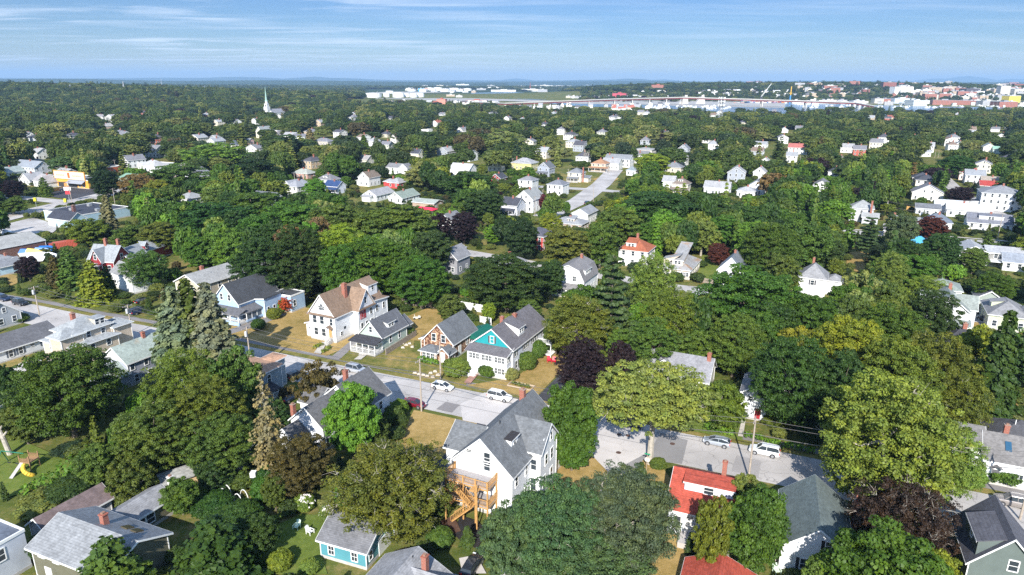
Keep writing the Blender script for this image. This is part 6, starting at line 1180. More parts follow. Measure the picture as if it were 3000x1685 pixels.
for i_, (a_, b_2, w_, h_2, c_, l_) in enumerate(((300, 1500, 60, 2.4, 'light', 'pale bush beside the annexe chimney'), (355, 1470, 70, 2.2, 'mid', 'bush in the rough garden left of the hoops'), (420, 1440, 80, 2.6, 'olive', 'olive shrub between the table and the plywood shed'), (480, 1420, 60, 2.0, 'brown', 'dry brown shrub beside the plywood shed'), (560, 1500, 90, 2.6, 'mid', 'broad shrub left of the white hoops'), (620, 1520, 100, 2.4, 'dark', 'dark shrub below the white hoops'), (600, 1450, 60, 1.4, 'pale', 'silvery plants beside the hoops'), (700, 1440, 70, 2.4, 'mid', 'shrub behind the hoops'), (790, 1440, 90, 3.0, 'dark', 'dark shrub right of the bird feeder'), (700, 1560, 110, 2.8, 'dark', 'wide dark shrub left of the hosta row'), (240, 1440, 90, 2.6, 'dark', 'dark bush behind the brown shed'), (180, 1480, 100, 2.6, 'dark', 'dark bush beside the clapboard house'), (860, 1430, 60, 2.4, 'maple', 'green shrub above the hydrangea'), (330, 1420, 70, 2.0, 'fresh', 'fresh green plants by the picnic table'), (1290, 1510, 70, 2.2, 'mid', 'green shrub under the olive ash'), (1210, 1530, 80, 1.6, 'mid', 'low plants behind the teal garage'), (2085, 1195, 70, 2.4, 'olive', 'flowering shrub beside the small lawn'), (2150, 1190, 50, 2.0, 'light', 'pale shrub at the garden path'), (2300, 1255, 90, 2.0, 'olive', 'rough shrub under the big maple'), (2390, 1290, 80, 2.2, 'dark', 'dark shrub behind the hedge'), (2850, 1430, 80, 2.6, 'light', 'pale flowering shrub by the small door hood'), (2940, 1420, 90, 3.0, 'mid', 'green shrub right of the dark door'), (1630, 1010, 50, 1.6, 'mid', 'shrub behind the red chairs'), (1100, 1000, 50, 1.4, 'light', 'low plants in the rock bank'), (1175, 985, 60, 2.0, 'mid', 'shrub at the top of the rock bank'), (1165, 860, 60, 2.4, 'yellow', 'yellow green shrub by the grey garden fence'), (1440, 870, 60, 2.6, 'mid', 'shrub behind the white fence panel'), (1380, 870, 60, 2.2, 'fresh', 'fresh green garden plants behind the carport'), (30, 950, 60, 2, 'mid', 'bush by the navy car'), (1500, 1265, 50, 2.2, 'dark', 'x'))):
    if l_ != 'x': bush(a_, b_2, w_, h_2, c_, l_)
bush(815, 1680, 60, 2.2, 'yellow', 'bush with yellow flowers at the edge of the round lawn'); bush(900, 1690, 50, 1.8, 'light', 'low flowering plants below the teal garage') ; bush(1290, 1610, 70, 2, 'mid', 'shrub between the garage and the wood pile')
hedge([(1140, 985), (1165, 998)], 1, 1.2, 'fresh', 'short green hedge under the cottage window') if 0 else None
hedge([(2070, 1262), (2145, 1278)], 1.4, 1.2, 'fresh', 'clipped green hedge left of the stone walk', 3); hedge([(2180, 1282), (2290, 1310), (2395, 1335)], 1.5, 1.2, 'fresh', 'clipped green hedge right of the stone walk', 4)
hedge([(2860, 735), (2935, 742)], 3.0, 3.6, 'dark', 'tall dark hedge left of the red gate', 5, size=.5); hedge([(2950, 742), (3030, 752)], 3.0, 3.8, 'dark', 'tall dark hedge right of the red gate', 6, size=.5)
hedge([(60, 1478), (130, 1440), (190, 1400), (262, 1352), (330, 1330)], 3.4, 2.4, 'fresh', 'thick vine covered hedge behind the play set', 7, size=.42); hedge([(330, 1340), (360, 1310), (410, 1322)], 4.5, 2.6, 'lime', 'bright vine thicket beside the picnic table', 8, size=.45)
hedge([(920, 1022), (945, 1012)], 1.0, .6, 'yellow', 'low yellow planting left of the front walk', 9); hedge([(945, 1035), (968, 1020)], 1.0, .6, 'yellow', 'low yellow planting right of the front walk', 10)
hedge([(740, 1600), (790, 1545), (850, 1500)], 1.2, .9, 'light', 'row of hostas curving round the lawn', 11)
hedge([(1210, 985+0), (1275, 995)], 1, 1, 'fresh', 'x') if 0 else None
hedge(None, 1.1, 1.1, 'fresh', 'clipped hedge under the white front room of the brown cottage', 12, world=[(-19.6, 135.9), (-15.9, 134.0)])
# ------------------------------------------------------------------ auto placed trees of the wood
def inpoly(x, y, P):
    c = False; n = len(P)
    for i in range(n):
        x1, y1 = P[i]; x2, y2 = P[i-1]
        if (y1 > y) != (y2 > y) and x < (x2-x1)*(y-y1)/(y2-y1)+x1: c = not c
    return c
ROADS = [(CL, 8.5), ([(17.5, 101), (9, 84), (-1, 62)], 5), ([(-60, 262), (-16, 233), (22, 208), (48, 191.5), (75, 182), (130, 162)], 5), ([(56, 190), (51, 172), (44, 152)], 4), ([(14, 300), (34, 343), (52, 400), (70, 470)], 8), ([(10, 392), (45, 380), (90, 356)], 6), ([(100, 285), (172, 257), (190, 248), (260, 222)], 6), ([(216, 284), (232, 340), (258, 402), (290, 470)], 6), ([(-222, 250), (-219, 300), (-214, 345), (-205, 420), (-195, 520)], 9), ([(-275, 350), (-245, 342), (-212, 328)], 6)]
def segd(x, y, a, b):
    dx, dy = b[0]-a[0], b[1]-a[1]; t = max(0, min(1, ((x-a[0])*dx+(y-a[1])*dy)/(dx*dx+dy*dy))); return math.hypot(x-a[0]-t*dx, y-a[1]-t*dy)
HB_ = []      # house boxes on the ground and in the picture
for h in HOUSES:
    mxz = max(b[4]+b[5] for b in h.b); pts = []; gx = []
    for b in h.b:
        for (u, v) in ((b[0], b[1]), (b[0]+b[2], b[1]), (b[0]+b[2], b[1]+b[3]), (b[0], b[1]+b[3])):
            X = h.root.location.x+u*math.cos(h.root.rotation_euler.z)-v*math.sin(h.root.rotation_euler.z); Y = h.root.location.y+u*math.sin(h.root.rotation_euler.z)+v*math.cos(h.root.rotation_euler.z); gx.append((X, Y))
            for z_ in (b[4]*.25, b[4]): pts.append(proj(X, Y, h.z+z_))
            pts.append(proj(X, Y, h.z+b[4]))
        u, v = b[0]+b[2]/2, b[1]+b[3]/2; X = h.root.location.x+u*math.cos(h.root.rotation_euler.z)-v*math.sin(h.root.rotation_euler.z); Y = h.root.location.y+u*math.sin(h.root.rotation_euler.z)+v*math.cos(h.root.rotation_euler.z); pts.append(proj(X, Y, h.z+b[4]+b[5]))
    xs = [p[0] for p in pts]; ys = [p[1] for p in pts]; cx = sum(g[0] for g in gx)/len(gx); cy_1 = sum(g[1] for g in gx)/len(gx); rr = max(math.hypot(g[0]-cx, g[1]-cy_1) for g in gx)
    HB_.append((cx, cy_1, rr, min(xs), max(xs), min(ys), max(ys), math.hypot(cx, cy_1)))
# roofs glimpsed in the woods farther out
FH = []
rf_ = random.Random(31)
FHT = []
for k_ in range(2600):
    if len(FHT) >= 100: break
    y = rf_.choice((rf_.uniform(400, 700), rf_.uniform(430, 1350))); x = y*rf_.uniform(-.74, .74); z = float(hgt(x, y)); px_, py_ = proj(x, y, z)
    if py_ > 560 or min([math.hypot(x-q[0], y-q[1]) for q in FHT]+[99]) < 34 or min(math.hypot(x-b[0], y-b[1])-b[2] for b in HB_) < 14: continue
    if any(segd(x, y, a, b) < 16 for line in ([(14, 300), (34, 343), (52, 400), (70, 470)], [(216, 284), (232, 340), (258, 402), (290, 470)]) for a, b in zip(line, line[1:])): continue
    FHT.append((x, y))
BODY = [((.78, .78, .76), 'white', 9), ((.66, .60, .48), 'cream', 3), ((.34, .37, .42), 'blue grey', 2), ((.40, .10, .07), 'red', 1), ((.52, .40, .28), 'tan', 2), ((.5, .52, .42), 'sage', 1)]; TOP = [((.40, .41, .42), 'pale grey roof', 5), ((.24, .24, .26), 'grey roof', 5), ((.10, .10, .12), 'dark roof', 4), ((.26, .19, .15), 'brown roof', 2), ((.36, .12, .09), 'red roof', .7)]
for (x, y) in FHT:
    bc = rf_.choices(BODY, [q[2] for q in BODY])[0]; tc_ = rf_.choices(TOP, [q[2] for q in TOP])[0]; ty = rf_.choice('ggh'); w_, l_ = rf_.uniform(7.5, 11), rf_.uniform(9, 14); he = rf_.choice((3.4, 5.4, 6.0)); rd = rf_.choice('xy')
    lm = min(HOUSES, key=lambda q: math.hypot(q.root.location.x-x, q.root.location.y-y)); s_n = ' '.join(lm.root['label'].split()[:5])
    rel = 'behind' if y > lm.root.location.y+6 else 'near'
    hh = House(x, y, A+rf_.uniform(-12, 12), f"{bc[1]} {'hipped' if ty == 'h' else 'gabled'} house, {tc_[1]}, in woods {rel} the {s_n}", blocks=[(0, 0, w_, l_, he, rf_.uniform(2.2, 3.6), ty, rd)], wall=bc[0], roof=tc_[0], detail=1, group='houses glimpsed in the far woods'); hh.rows('FR'); hh.chimney(w_*.6, l_*.5, he+4.2, .8, .8); hh.done(); HOUSES.pop()
    b = (x+w_/2, y+l_/2, 8.5); p1 = proj(x, y, 0); p2 = proj(x+w_*.9+l_*.4, y, he+3); FH.append((*b, p1[0]-2, p2[0]+2, p2[1]-3, p1[1], math.hypot(x, y)))
HB_ += FH
# parts of the picture where the photograph shows open ground, lanes and courts: no crown may stand in front of them (x0, y0, x1, y1)
OPEN = [(0, 870, 640, 1060), (640, 860, 1660, 1320), (0, 1010, 330, 1180), (0, 1290, 200, 1470), (660, 1490, 1400, 1685), (1280, 1150, 1480, 1240), (1730, 1270, 2400, 1420), (150, 1360, 560, 1685), (0, 1420, 200, 1685), (1660, 1380, 2000, 1420),
        (705, 306, 812, 334), (1840, 795, 2010, 880), (2020, 730, 2110, 850), (2060, 1130, 2180, 1290), (2480, 735, 2570, 800), (2860, 880, 2960, 1010), (2780, 1130, 3000, 1600), (1595, 480, 1840, 560), (0, 540, 350, 690), (200, 520, 290, 560), (0, 690, 200, 800), (1280, 715, 1410, 770), (2790, 540, 2880, 600), (2720, 455, 2770, 475), (2680, 690, 3000, 730), (1440, 560, 1560, 620), (1690, 560, 1760, 640), (1010, 555, 1330, 600), (0, 500, 200, 560), (2620, 600, 2900, 650), (2850, 640, 3000, 900), (1395, 660, 1450, 730), (540, 950, 640, 1050), (1300, 900, 1350, 960)]
def clear_view(x, y, r, h, dist, houses=True):
    px_, pt = proj(x, y, h); _, pb = proj(x, y, h*.25); pr = r*FOC/dist
    for (x0, y0, x1, y1) in OPEN:
        if px_+pr*.7 > x0 and px_-pr*.7 < x1 and pb > y0 and pt < y1: return False
    if houses:
        for b in HB_:
            if b[7] > dist-2 and px_+pr*.75 > b[3] and px_-pr*.75 < b[4] and pb > b[5]+2 and pt < b[6]-(b[6]-b[5])*.35: return False
    return True
CELL = {}
def near_tree(x, y, r, f=.55):
    for i in range(-1, 2):
        for j in range(-1, 2):
            for (a, b, c) in CELL.get((int(x//15)+i, int(y//15)+j), ()):
                if math.hypot(a-x, b-y) < (r+c)*f: return True
    return False
def add_cell(x, y, r): CELL.setdefault((int(x//15), int(y//15)), []).append((x, y, r))
for t in TREES: add_cell(t[0], t[1], t[2])
def ok_ground(x, y, r):
    for b in HB_:
        if abs(b[0]-x) < b[2]+r and math.hypot(b[0]-x, b[1]-y) < b[2]*.9+r*.45: return False
    for P_ in LW:
        if inpoly(x, y, P_): return False
    for line, d in ROADS:
        for a, b in zip(line, line[1:]):
            if segd(x, y, a, b) < d+r*.25: return False
    return True
SPEC = [('maple', 'maple', 'dark green maple', 5), ('maple', 'mid', 'mid green maple', 4), ('oak', 'dark', 'dark oak', 6), ('oak', 'maple', 'green oak', 5), ('oak', 'olive', 'olive green oak', 3), ('airy', 'light', 'light green airy tree', 2.2), ('airy', 'olive', 'olive airy tree', 2), ('maple', 'yellow', 'yellow green maple', 1.4), ('tall', 'mid', 'tall narrow green tree', 2), ('tall', 'dark', 'tall narrow dark tree', 2), ('maple', 'darker', 'blackish green maple', 1.6), ('pine', 'pine', 'layered pine', 1.3), ('spruce', 'mid', 'pointed green spruce', .8), ('oak', 'purple', 'purple leaved tree', .45), ('airy', 'pale', 'pale grey green tree', 1), ('maple', 'fresh', 'fresh green maple', 1.2), ('airy', 'brown', 'brownish tree', .5), ('cedar', 'olive', 'broad green conifer', .7)]
WSUM = sum(s[3] for s in SPEC)
def pick(rnd):
    q = rnd.uniform(0, WSUM)
    for s_ in SPEC:
        q -= s_[3]
        if q <= 0: return s_
    return SPEC[0]
LM = [(h.root.location.x, h.root.location.y, h.root['label']) for h in HOUSES]
rnd = random.Random(11); AUTO = []; d_ = 62.0; tries = 0
cand = []
while d_ < 430:
    n_ = int(d_*1.75/7.0)
    for i in range(n_): cand.append((d_+rnd.uniform(-3, 3), -.86+1.72*(i+rnd.uniform(-.45, .45)+.5)/n_))
    d_ += 6.2
cnt = {}
for (yy, u) in cand:
    x, y = u*yy*.98, yy; s_ = pick(rnd); r = rnd.uniform(3.6, 6.4)*(1+.15*(yy > 250)); h = rnd.uniform(10, 16.5)*(1 if s_[0] != 'cedar' else .75)
    if s_[0] in ('spruce', 'tall'): r *= .68; h *= 1.15
    if s_[0] == 'cedar': r *= .6
    dist = math.hypot(x, y, EYE-8); px_, py_ = proj(x, y, h*.6)
    if px_ < -80 or px_ > 3080 or py_ > 1800: continue
    if near_tree(x, y, r) or not ok_ground(x, y, r): continue
    if not clear_view(x, y, r, h, math.hypot(x, y)):
        r *= .5; h *= .5      # perhaps a small one fits
        if rnd.random() < .5 or not clear_view(x, y, r, h, math.hypot(x, y)): continue
        s_ = SPEC[rnd.choice((0, 1, 3, 4, 15))]
    add_cell(x, y, r); AUTO.append((dist/r, x, y, r, h, s_))
AUTO.sort(key=lambda a: a[0]); NT = max(0, 296-len(TREES)); REST = AUTO[NT:]; used = {}
def where(x, y):
    best = sorted(LM, key=lambda q: math.hypot(q[0]-x, q[1]-y))[0]; dx, dy = x-best[0]-4*.9, y-best[1]-4; a = math.degrees(math.atan2(dy, dx)); rel = 'right of' if -35 < a < 35 else 'behind' if 35 <= a < 145 else 'in front of' if -145 < a <= -35 else 'left of'
    wds = best[2].split(); short = []
    for w_ in wds:
        if w_ in ('with', 'behind', 'beside', 'in', 'at', 'and', 'under', 'between', 'among', 'above', 'left', 'right', 'on', 'below', 'near', 'of', 'cut', 'half', 'almost', 'second', 'lowest', 'showing', 'hidden', 'partly', 'standing', 'cut') and len(short) > 2: break
        short.append(w_)
    return rel, ' '.join(short[:7]), math.hypot(dx, dy)
for k_, (q, x, y, r, h, s_) in enumerate(AUTO[:NT]):
    rel, lm, dd = where(x, y); size = 'small' if h < 8.5 else 'big' if r > 5.6 else ''; lab = ' '.join(f"{size} {s_[2]} {rel} the {lm}".split()); key = lab
    used[key] = used.get(key, 0)+1
    if used[key] > 1:
        extra = ['farther out', 'slightly taller', 'with a rounder crown', 'lower', 'at the wood edge', 'deep in the shade'][(used[key]-2) % 6]; lab = f"{s_[2]} {rel} the {lm}, {extra}"
    lab = ' '.join(lab.split()[:16]); tree(s_[0], x, y, h, r, s_[1], lab, group='scattered neighbourhood trees')
# ------------------------------------------------------------------ the rest of the wood: one object, crowns instanced on points
def low_crown(seed, kind='round'):
    if kind == 'cone': parts, rng = crown_spruce(seed, h=14, r0=3.0, tiers=12, per=10, size=.9); return leafmesh('wood_crown', parts[0], parts[1], .9, parts[2], rng)
    cc, parts, rng = crown_round(seed, nc=90, per=52, size=.58, rough=.2, crr=(.9, 1.6), rx=5, rz=4.6, zc=5.8, low=-.4, lobes=7); return leafmesh('wood_crown', parts[0], parts[1], .58, parts[2], rng)
PROT = [bpy.data.objects.new('wood_crown', low_crown(s_)) for s_ in (201, 202, 203, 204)]+[bpy.data.objects.new('wood_crown', low_crown(205, 'cone'))]
WCOL = [(.060, .098, .022, 6), (.046, .078, .020, 6), (.032, .054, .017, 4), (.085, .115, .028, 4), (.12, .15, .038, 2.4), (.15, .17, .06, 1.4), (.03, .055, .028, 2), (.022, .012, .016, .3), (.075, .065, .03, .5)]
P_ = []; rw = np.random.default_rng(5); OPENF = []
def build_wood(points, name, label):
    n = len(points); me = bpy.data.meshes.new(name); me.vertices.add(n); arr = np.array(points, dtype=np.float32)
    me.vertices.foreach_set('co', arr[:, :3].reshape(-1))
    for nm, ty, dt in (('scl', 'FLOAT_VECTOR', arr[:, 3:6]), ('tint', 'FLOAT_COLOR', np.column_stack([arr[:, 6:9], np.ones(n)])), ('rz', 'FLOAT', arr[:, 9])):
        a = me.attributes.new(nm, ty, 'POINT'); a.data.foreach_set({'FLOAT_VECTOR': 'vector', 'FLOAT_COLOR': 'color', 'FLOAT': 'value'}[ty], np.ascontiguousarray(dt, dtype=np.float32).reshape(-1))
    a = me.attributes.new('idx', 'INT', 'POINT'); a.data.foreach_set('value', arr[:, 10].astype(np.int32))
    o = put(name, me); g = bpy.data.node_groups.new(name, 'GeometryNodeTree'); g.interface.new_socket('Geometry', in_out='INPUT', socket_type='NodeSocketGeometry'); g.interface.new_socket('Geometry', in_out='OUTPUT', socket_type='NodeSocketGeometry')
    gi = g.nodes.new('NodeGroupInput'); go = g.nodes.new('NodeGroupOutput'); iop = g.nodes.new('GeometryNodeInstanceOnPoints'); jn = g.nodes.new('GeometryNodeGeometryToInstance')
    for p in PROT: oi = g.nodes.new('GeometryNodeObjectInfo'); oi.inputs['Object'].default_value = p; oi.inputs['As Instance'].default_value = False; g.links.new(oi.outputs['Geometry'], jn.inputs[0])
    def na(nm, ty): q = g.nodes.new('GeometryNodeInputNamedAttribute'); q.data_type = ty; q.inputs[0].default_value = nm; return q.outputs[0]
    g.links.new(gi.outputs[0], iop.inputs['Points']); g.links.new(jn.outputs[0], iop.inputs['Instance']); iop.inputs['Pick Instance'].default_value = True; g.links.new(na('idx', 'INT'), iop.inputs['Instance Index'])
    cx_ = g.nodes.new('ShaderNodeCombineXYZ'); g.links.new(na('rz', 'FLOAT'), cx_.inputs[2]); g.links.new(cx_.outputs[0], iop.inputs['Rotation']); g.links.new(na('scl', 'FLOAT_VECTOR'), iop.inputs['Scale']); g.links.new(iop.outputs[0], go.inputs[0])
    o.modifiers.new('scatter', 'NODES').node_group = g; o['kind'] = 'stuff'; o['label'] = label; o['category'] = 'woodland'; return o
def wp(x, y, r, h, cone=False, c=None):
    c = c if c is not None else WCOL[rw.choice(len(WCOL), p=np.array([q[3] for q in WCOL])/sum(q[3] for q in WCOL))]; j = rw.uniform(.82, 1.18); P_.append((x, y, float(hgt(x, y))-.4, r/5, r/5*rw.uniform(.9, 1.1), h/10.6 if not cone else h/14, c[0]*j, c[1]*j, c[2]*j, rw.uniform(0, 6.28), 4 if cone else rw.integers(0, 4)))
# undergrowth between the gardens
for k_ in range(9000):
    y = 62+370*rw.uniform()**.75; x = y*rw.uniform(-.86, .86); r = rw.uniform(1.1, 2.6)
    px_, py_ = proj(x, y, 0)
    if px_ < -40 or px_ > 3040 or py_ > 1760 or near_tree(x, y, r, .5): continue
    if any(abs(b[0]-x) < b[2]*.8+r and math.hypot(b[0]-x, b[1]-y) < b[2]*.8+r*.7 for b in HB_): continue
    if any(inpoly(x, y, P) for P in LW) or any(segd(x, y, a, b) < d+1.2 for line, d in ROADS for a, b in zip(line, line[1:])): continue
    if 250 < py_-1100 and px_ < 700 and rw.uniform() < .3: continue
    add_cell(x, y, r); wp(x, y, r, rw.uniform(1.4, 3.4))
for (q, x, y, r, h, s_) in REST: wp(x, y, r, h, s_[0] == 'spruce', COLR[s_[1]])
# far wood: open courts of the harbour and the towns are left free (picture rectangles)
FARBOX = [(770, 255, 800, 335), (930, 372, 760, 372)]
OPENF = [(1060, 262, 1700, 303), (1380, 268, 3100, 300), (1600, 296, 3100, 318), (2150, 300, 3100, 322), (2500, 300, 3100, 330)]
def infar(px_, py_):
    for (x0, y0, x1, y1) in OPENF:
        if x0 < px_ < x1 and y0 < py_ < y1: return True
    return False
WATER = [[(1375, 287), (1380, 271), (1500, 268), (1640, 276), (1710, 289), (1560, 294)], [(1600, 301), (1880, 299), (2120, 299), (2400, 302), (2600, 308), (2800, 312), (3100, 315), (3100, 345), (2700, 342), (2400, 335), (2150, 330), (1950, 318), (1700, 312)], [(1080, 289), (1480, 289), (1700, 297), (1700, 302), (1060, 298)], [(1395, 264), (1560, 264), (1610, 253), (1450, 249)]]
d_ = 424.0
while d_ < 5200:
    st_ = 8.6 if d_ < 560 else 13.5 if d_ < 1700 else 17 if d_ < 2600 else 27
    n_ = int(d_*1.66/st_)
    for i in range(n_):
        u = -.83+1.66*(i+rw.uniform(-.5, .5)+.5)/n_; y = d_+rw.uniform(-.5, .5)*st_; x = u*y; z0_ = float(hgt(x, y)); px_, py_ = proj(x, y, z0_)
        if px_ < -60 or px_ > 3060: continue
        if infar(px_, py_):
            if d_ < 1500 and px_ > 1000: continue
            if any(inpoly(px_, py_, q) for q in WATER): continue
            town_ = 1
            if px_ < 1700 and (py_ > 268 or px_ < 1440): continue
            if rw.uniform() > (.14 if py_ > 300 else .34): continue
        else: town_ = 0
        if not ok_ground(x, y, 4) if d_ < 520 else any(abs(b[0]-x) < 13 and abs(b[1]-y) < 13 for b in FH): continue
        k_ = 1 if st_ < 14 else st_/11
        r = rw.uniform(5.0, 9.8)*k_*(1 if st_ < 9 else 1.25); h = rw.uniform(8.5, 18.5)*(1 if k_ == 1 else 1.05)
        if town_: r *= .62; h *= .8
        if d_ < 2050:
            pt_ = proj(x, y, z0_+h)[1]; lim = np.interp(px_, [0, 900, 1060, 1250, 1450, 1600, 2100, 2300, 2700, 3000], [0, 290, 296, 303, 312, 320, 326, 324, 322, 318])
            if pt_ < lim and px_ > 1000 and rw.uniform() > (.10 if pt_ > lim-12 else 0): continue
        if d_ < 1250 and not clear_view(x, y, r, h+z0_, math.hypot(x, y)) and rw.uniform() > (0.04 if d_ < 560 else .05): continue
        wp(x, y, r, h, rw.uniform() < .05)
    d_ += st_*.86
build_wood(P_, 'woodland', 'continuous leafy woodland spreading from the last houses to the harbour and the hills')
print('far crowns', len(P_), 'trees', len(TREES))
# ------------------------------------------------------------------ harbour, tanks, bridge and the towns across the water
rc = np.random.default_rng(77)
def far_wall(name, c, win=(.12, .13, .15), sx=3.6, sz=3.4, fill=.45):
    if name in MATS: return MATS[name]
    m, t, b = mat(name); p = pos(t, True); s = N(t, 'ShaderNodeSeparateXYZ'); t.links.new(p, s.inputs[0]); g = N(t, 'ShaderNodeNewGeometry'); ns = N(t, 'ShaderNodeSeparateXYZ'); tcn = N(t, 'ShaderNodeTexCoord'); t.links.new(tcn.outputs['Normal'], ns.inputs[0])
    u = M(t, 'ADD', s.outputs[0], s.outputs[1]); fx = M(t, 'FRACT', M(t, 'DIVIDE', u, sx)); fz = M(t, 'FRACT', M(t, 'DIVIDE', s.outputs[2], sz))
    a = M(t, 'MULTIPLY', M(t, 'LESS_THAN', fx, fill), M(t, 'GREATER_THAN', fz, .45)); t.links.new(mixc(t, a, c, win), b.inputs['Base Color']); b.inputs['Roughness'].default_value = .7; return m
FW = [far_wall('white_far_wall', (.78, .78, .76)), far_wall('cream_far_wall', (.66, .60, .48)), far_wall('brick_far_wall', (.36, .13, .09), (.10, .09, .09)), far_wall('grey_far_wall', (.42, .42, .43)), far_wall('tan_far_wall', (.52, .40, .28)), far_wall('darkred_far_wall', (.26, .08, .06), (.10, .09, .09))]
FR = [plain('far_roof_grey', (.30, .30, .32), .8), plain('far_roof_pale', (.55, .55, .54), .8), plain('far_roof_dark', (.10, .10, .11), .8), plain('far_roof_red', (.36, .11, .08), .8)]
def gbox(px, py, wpx, hpx, label, wall, roof=1, dep=None, cat='building', name='building', typ='f', ang=None, group=None, zoff=0):
    p = hit(px, py)
    if p is None: return
    x, y = p; dist = math.hypot(x, y, EYE); w_ = wpx*y/FOC; h_ = hpx*y/FOC; l_ = dep or w_*.6; a = R(ang if ang is not None else -8+rc.uniform(-14, 14)); z0 = float(hgt(x, y))
    e = empty(name, label, cat, (x, y, z0), a, group); W_ = MB(); R_ = MB(); x0 = -w_/2
    if typ == 'f':
        W_.box(x0, 0, -3, -x0, l_, h_); R_.box(x0-.3, -.3, h_+.01, -x0+.3, l_+.3, h_+.5)
        if wpx > 12: R_.box(-w_*.12, l_*.3, h_+.5, w_*.14, l_*.6, h_+3.2)
    else:
        he = h_*.62; a0, a1 = (x0, -x0) if typ == 'g' else (0, l_)
        P = (lambda u, v, z: (u, v, z)) if typ == 'g' else (lambda u, v, z: (v, u, z)); b0, b1 = (0, l_) if typ == 'g' else (x0, -x0); am = (a0+a1)/2
        for b in (b0, b1): W_.poly([P(a0, b, -2), P(a1, b, -2), P(a1, b, he), P(am, b, h_), P(a0, b, he)])
        for a_ in (a0, a1): W_.poly([P(a_, b0, -2), P(a_, b1, -2), P(a_, b1, he), P(a_, b0, he)])
        for ae in (a0-.4, a1+.4): zq = he-.4*(h_-he)/((a1-a0)/2); lo = [P(ae, b0-.4, zq), P(am, b0-.4, h_), P(am, b1+.4, h_), P(ae, b1+.4, zq)]; R_.hexa(lo+[(q[0], q[1], q[2]+.3) for q in lo])
    W_.build('wall', wall if not isinstance(wall, int) else FW[wall], e); R_.build('roof', roof if not isinstance(roof, int) else FR[roof], e); return e
CONCF = plain('weathered_concrete', (.50, .48, .44), .9)
# tank farm: white storage tanks on the near bank
TW = plain('tank_white', (.80, .80, .79), .5, .05)
def tank(px, py, wpx, hpx, label):
    x, y = hit(px, py); r = wpx*y/FOC/2; h_ = hpx*y/FOC; e = empty('storage_tank', label, 'storage tank', (x, y+r, float(hgt(x, y))), 0, 'white fuel storage tanks by the harbour')
    b = MB(); b.tube((0, 0, -1), (0, 0, h_), r, n=28); b.build('shell', TW, e); b = MB(); b.tube((0, 0, h_), (0, 0, h_+r*.06), r*1.01, r*.1, n=28); b.build('roof', plain('tank_roof', (.66, .62, .58), .7), e)
    b = MB(); b.tube((-r*.7, -r*.73, 0), (r*.1, -r-.3, h_), .5, n=4); b.build('stair', STEEL, e)
for (a_, b_2, c_, d_2, l_) in ((1090, 286, 44, 12, 'broad low tank at the near left end of the tank farm'), (1111, 285, 12, 9, 'narrow tank between the two broad left ones'), (1131, 285, 18, 11, 'second tank from the left in the front row'), (1140, 274, 22, 7, 'tank standing behind the second front tank'), (1165, 286, 33, 13, 'tallest broad tank in the front row'), (1190, 285, 18, 10, 'narrow ribbed tank beside the tallest one'), (1210, 286, 22, 11, 'fifth white tank of the front row'), (1228, 285, 26, 11, 'last white tank of the front row'), (1205, 268, 26, 5, 'low tank at the left of the far row'), (1238, 270, 20, 8, 'small round tank left in the far row'), (1262, 265, 16, 7, 'tank beside the billboard'), (1282, 266, 24, 9, 'round tank in the middle of the far row'), (1302, 269, 28, 8, 'tank in the middle of the far row'), (1330, 268, 30, 9, 'broad tank right in the far row'), (1370, 266, 22, 6, 'small tank at the right of the far row')):
    tank(a_, b_2, c_, d_2, l_)
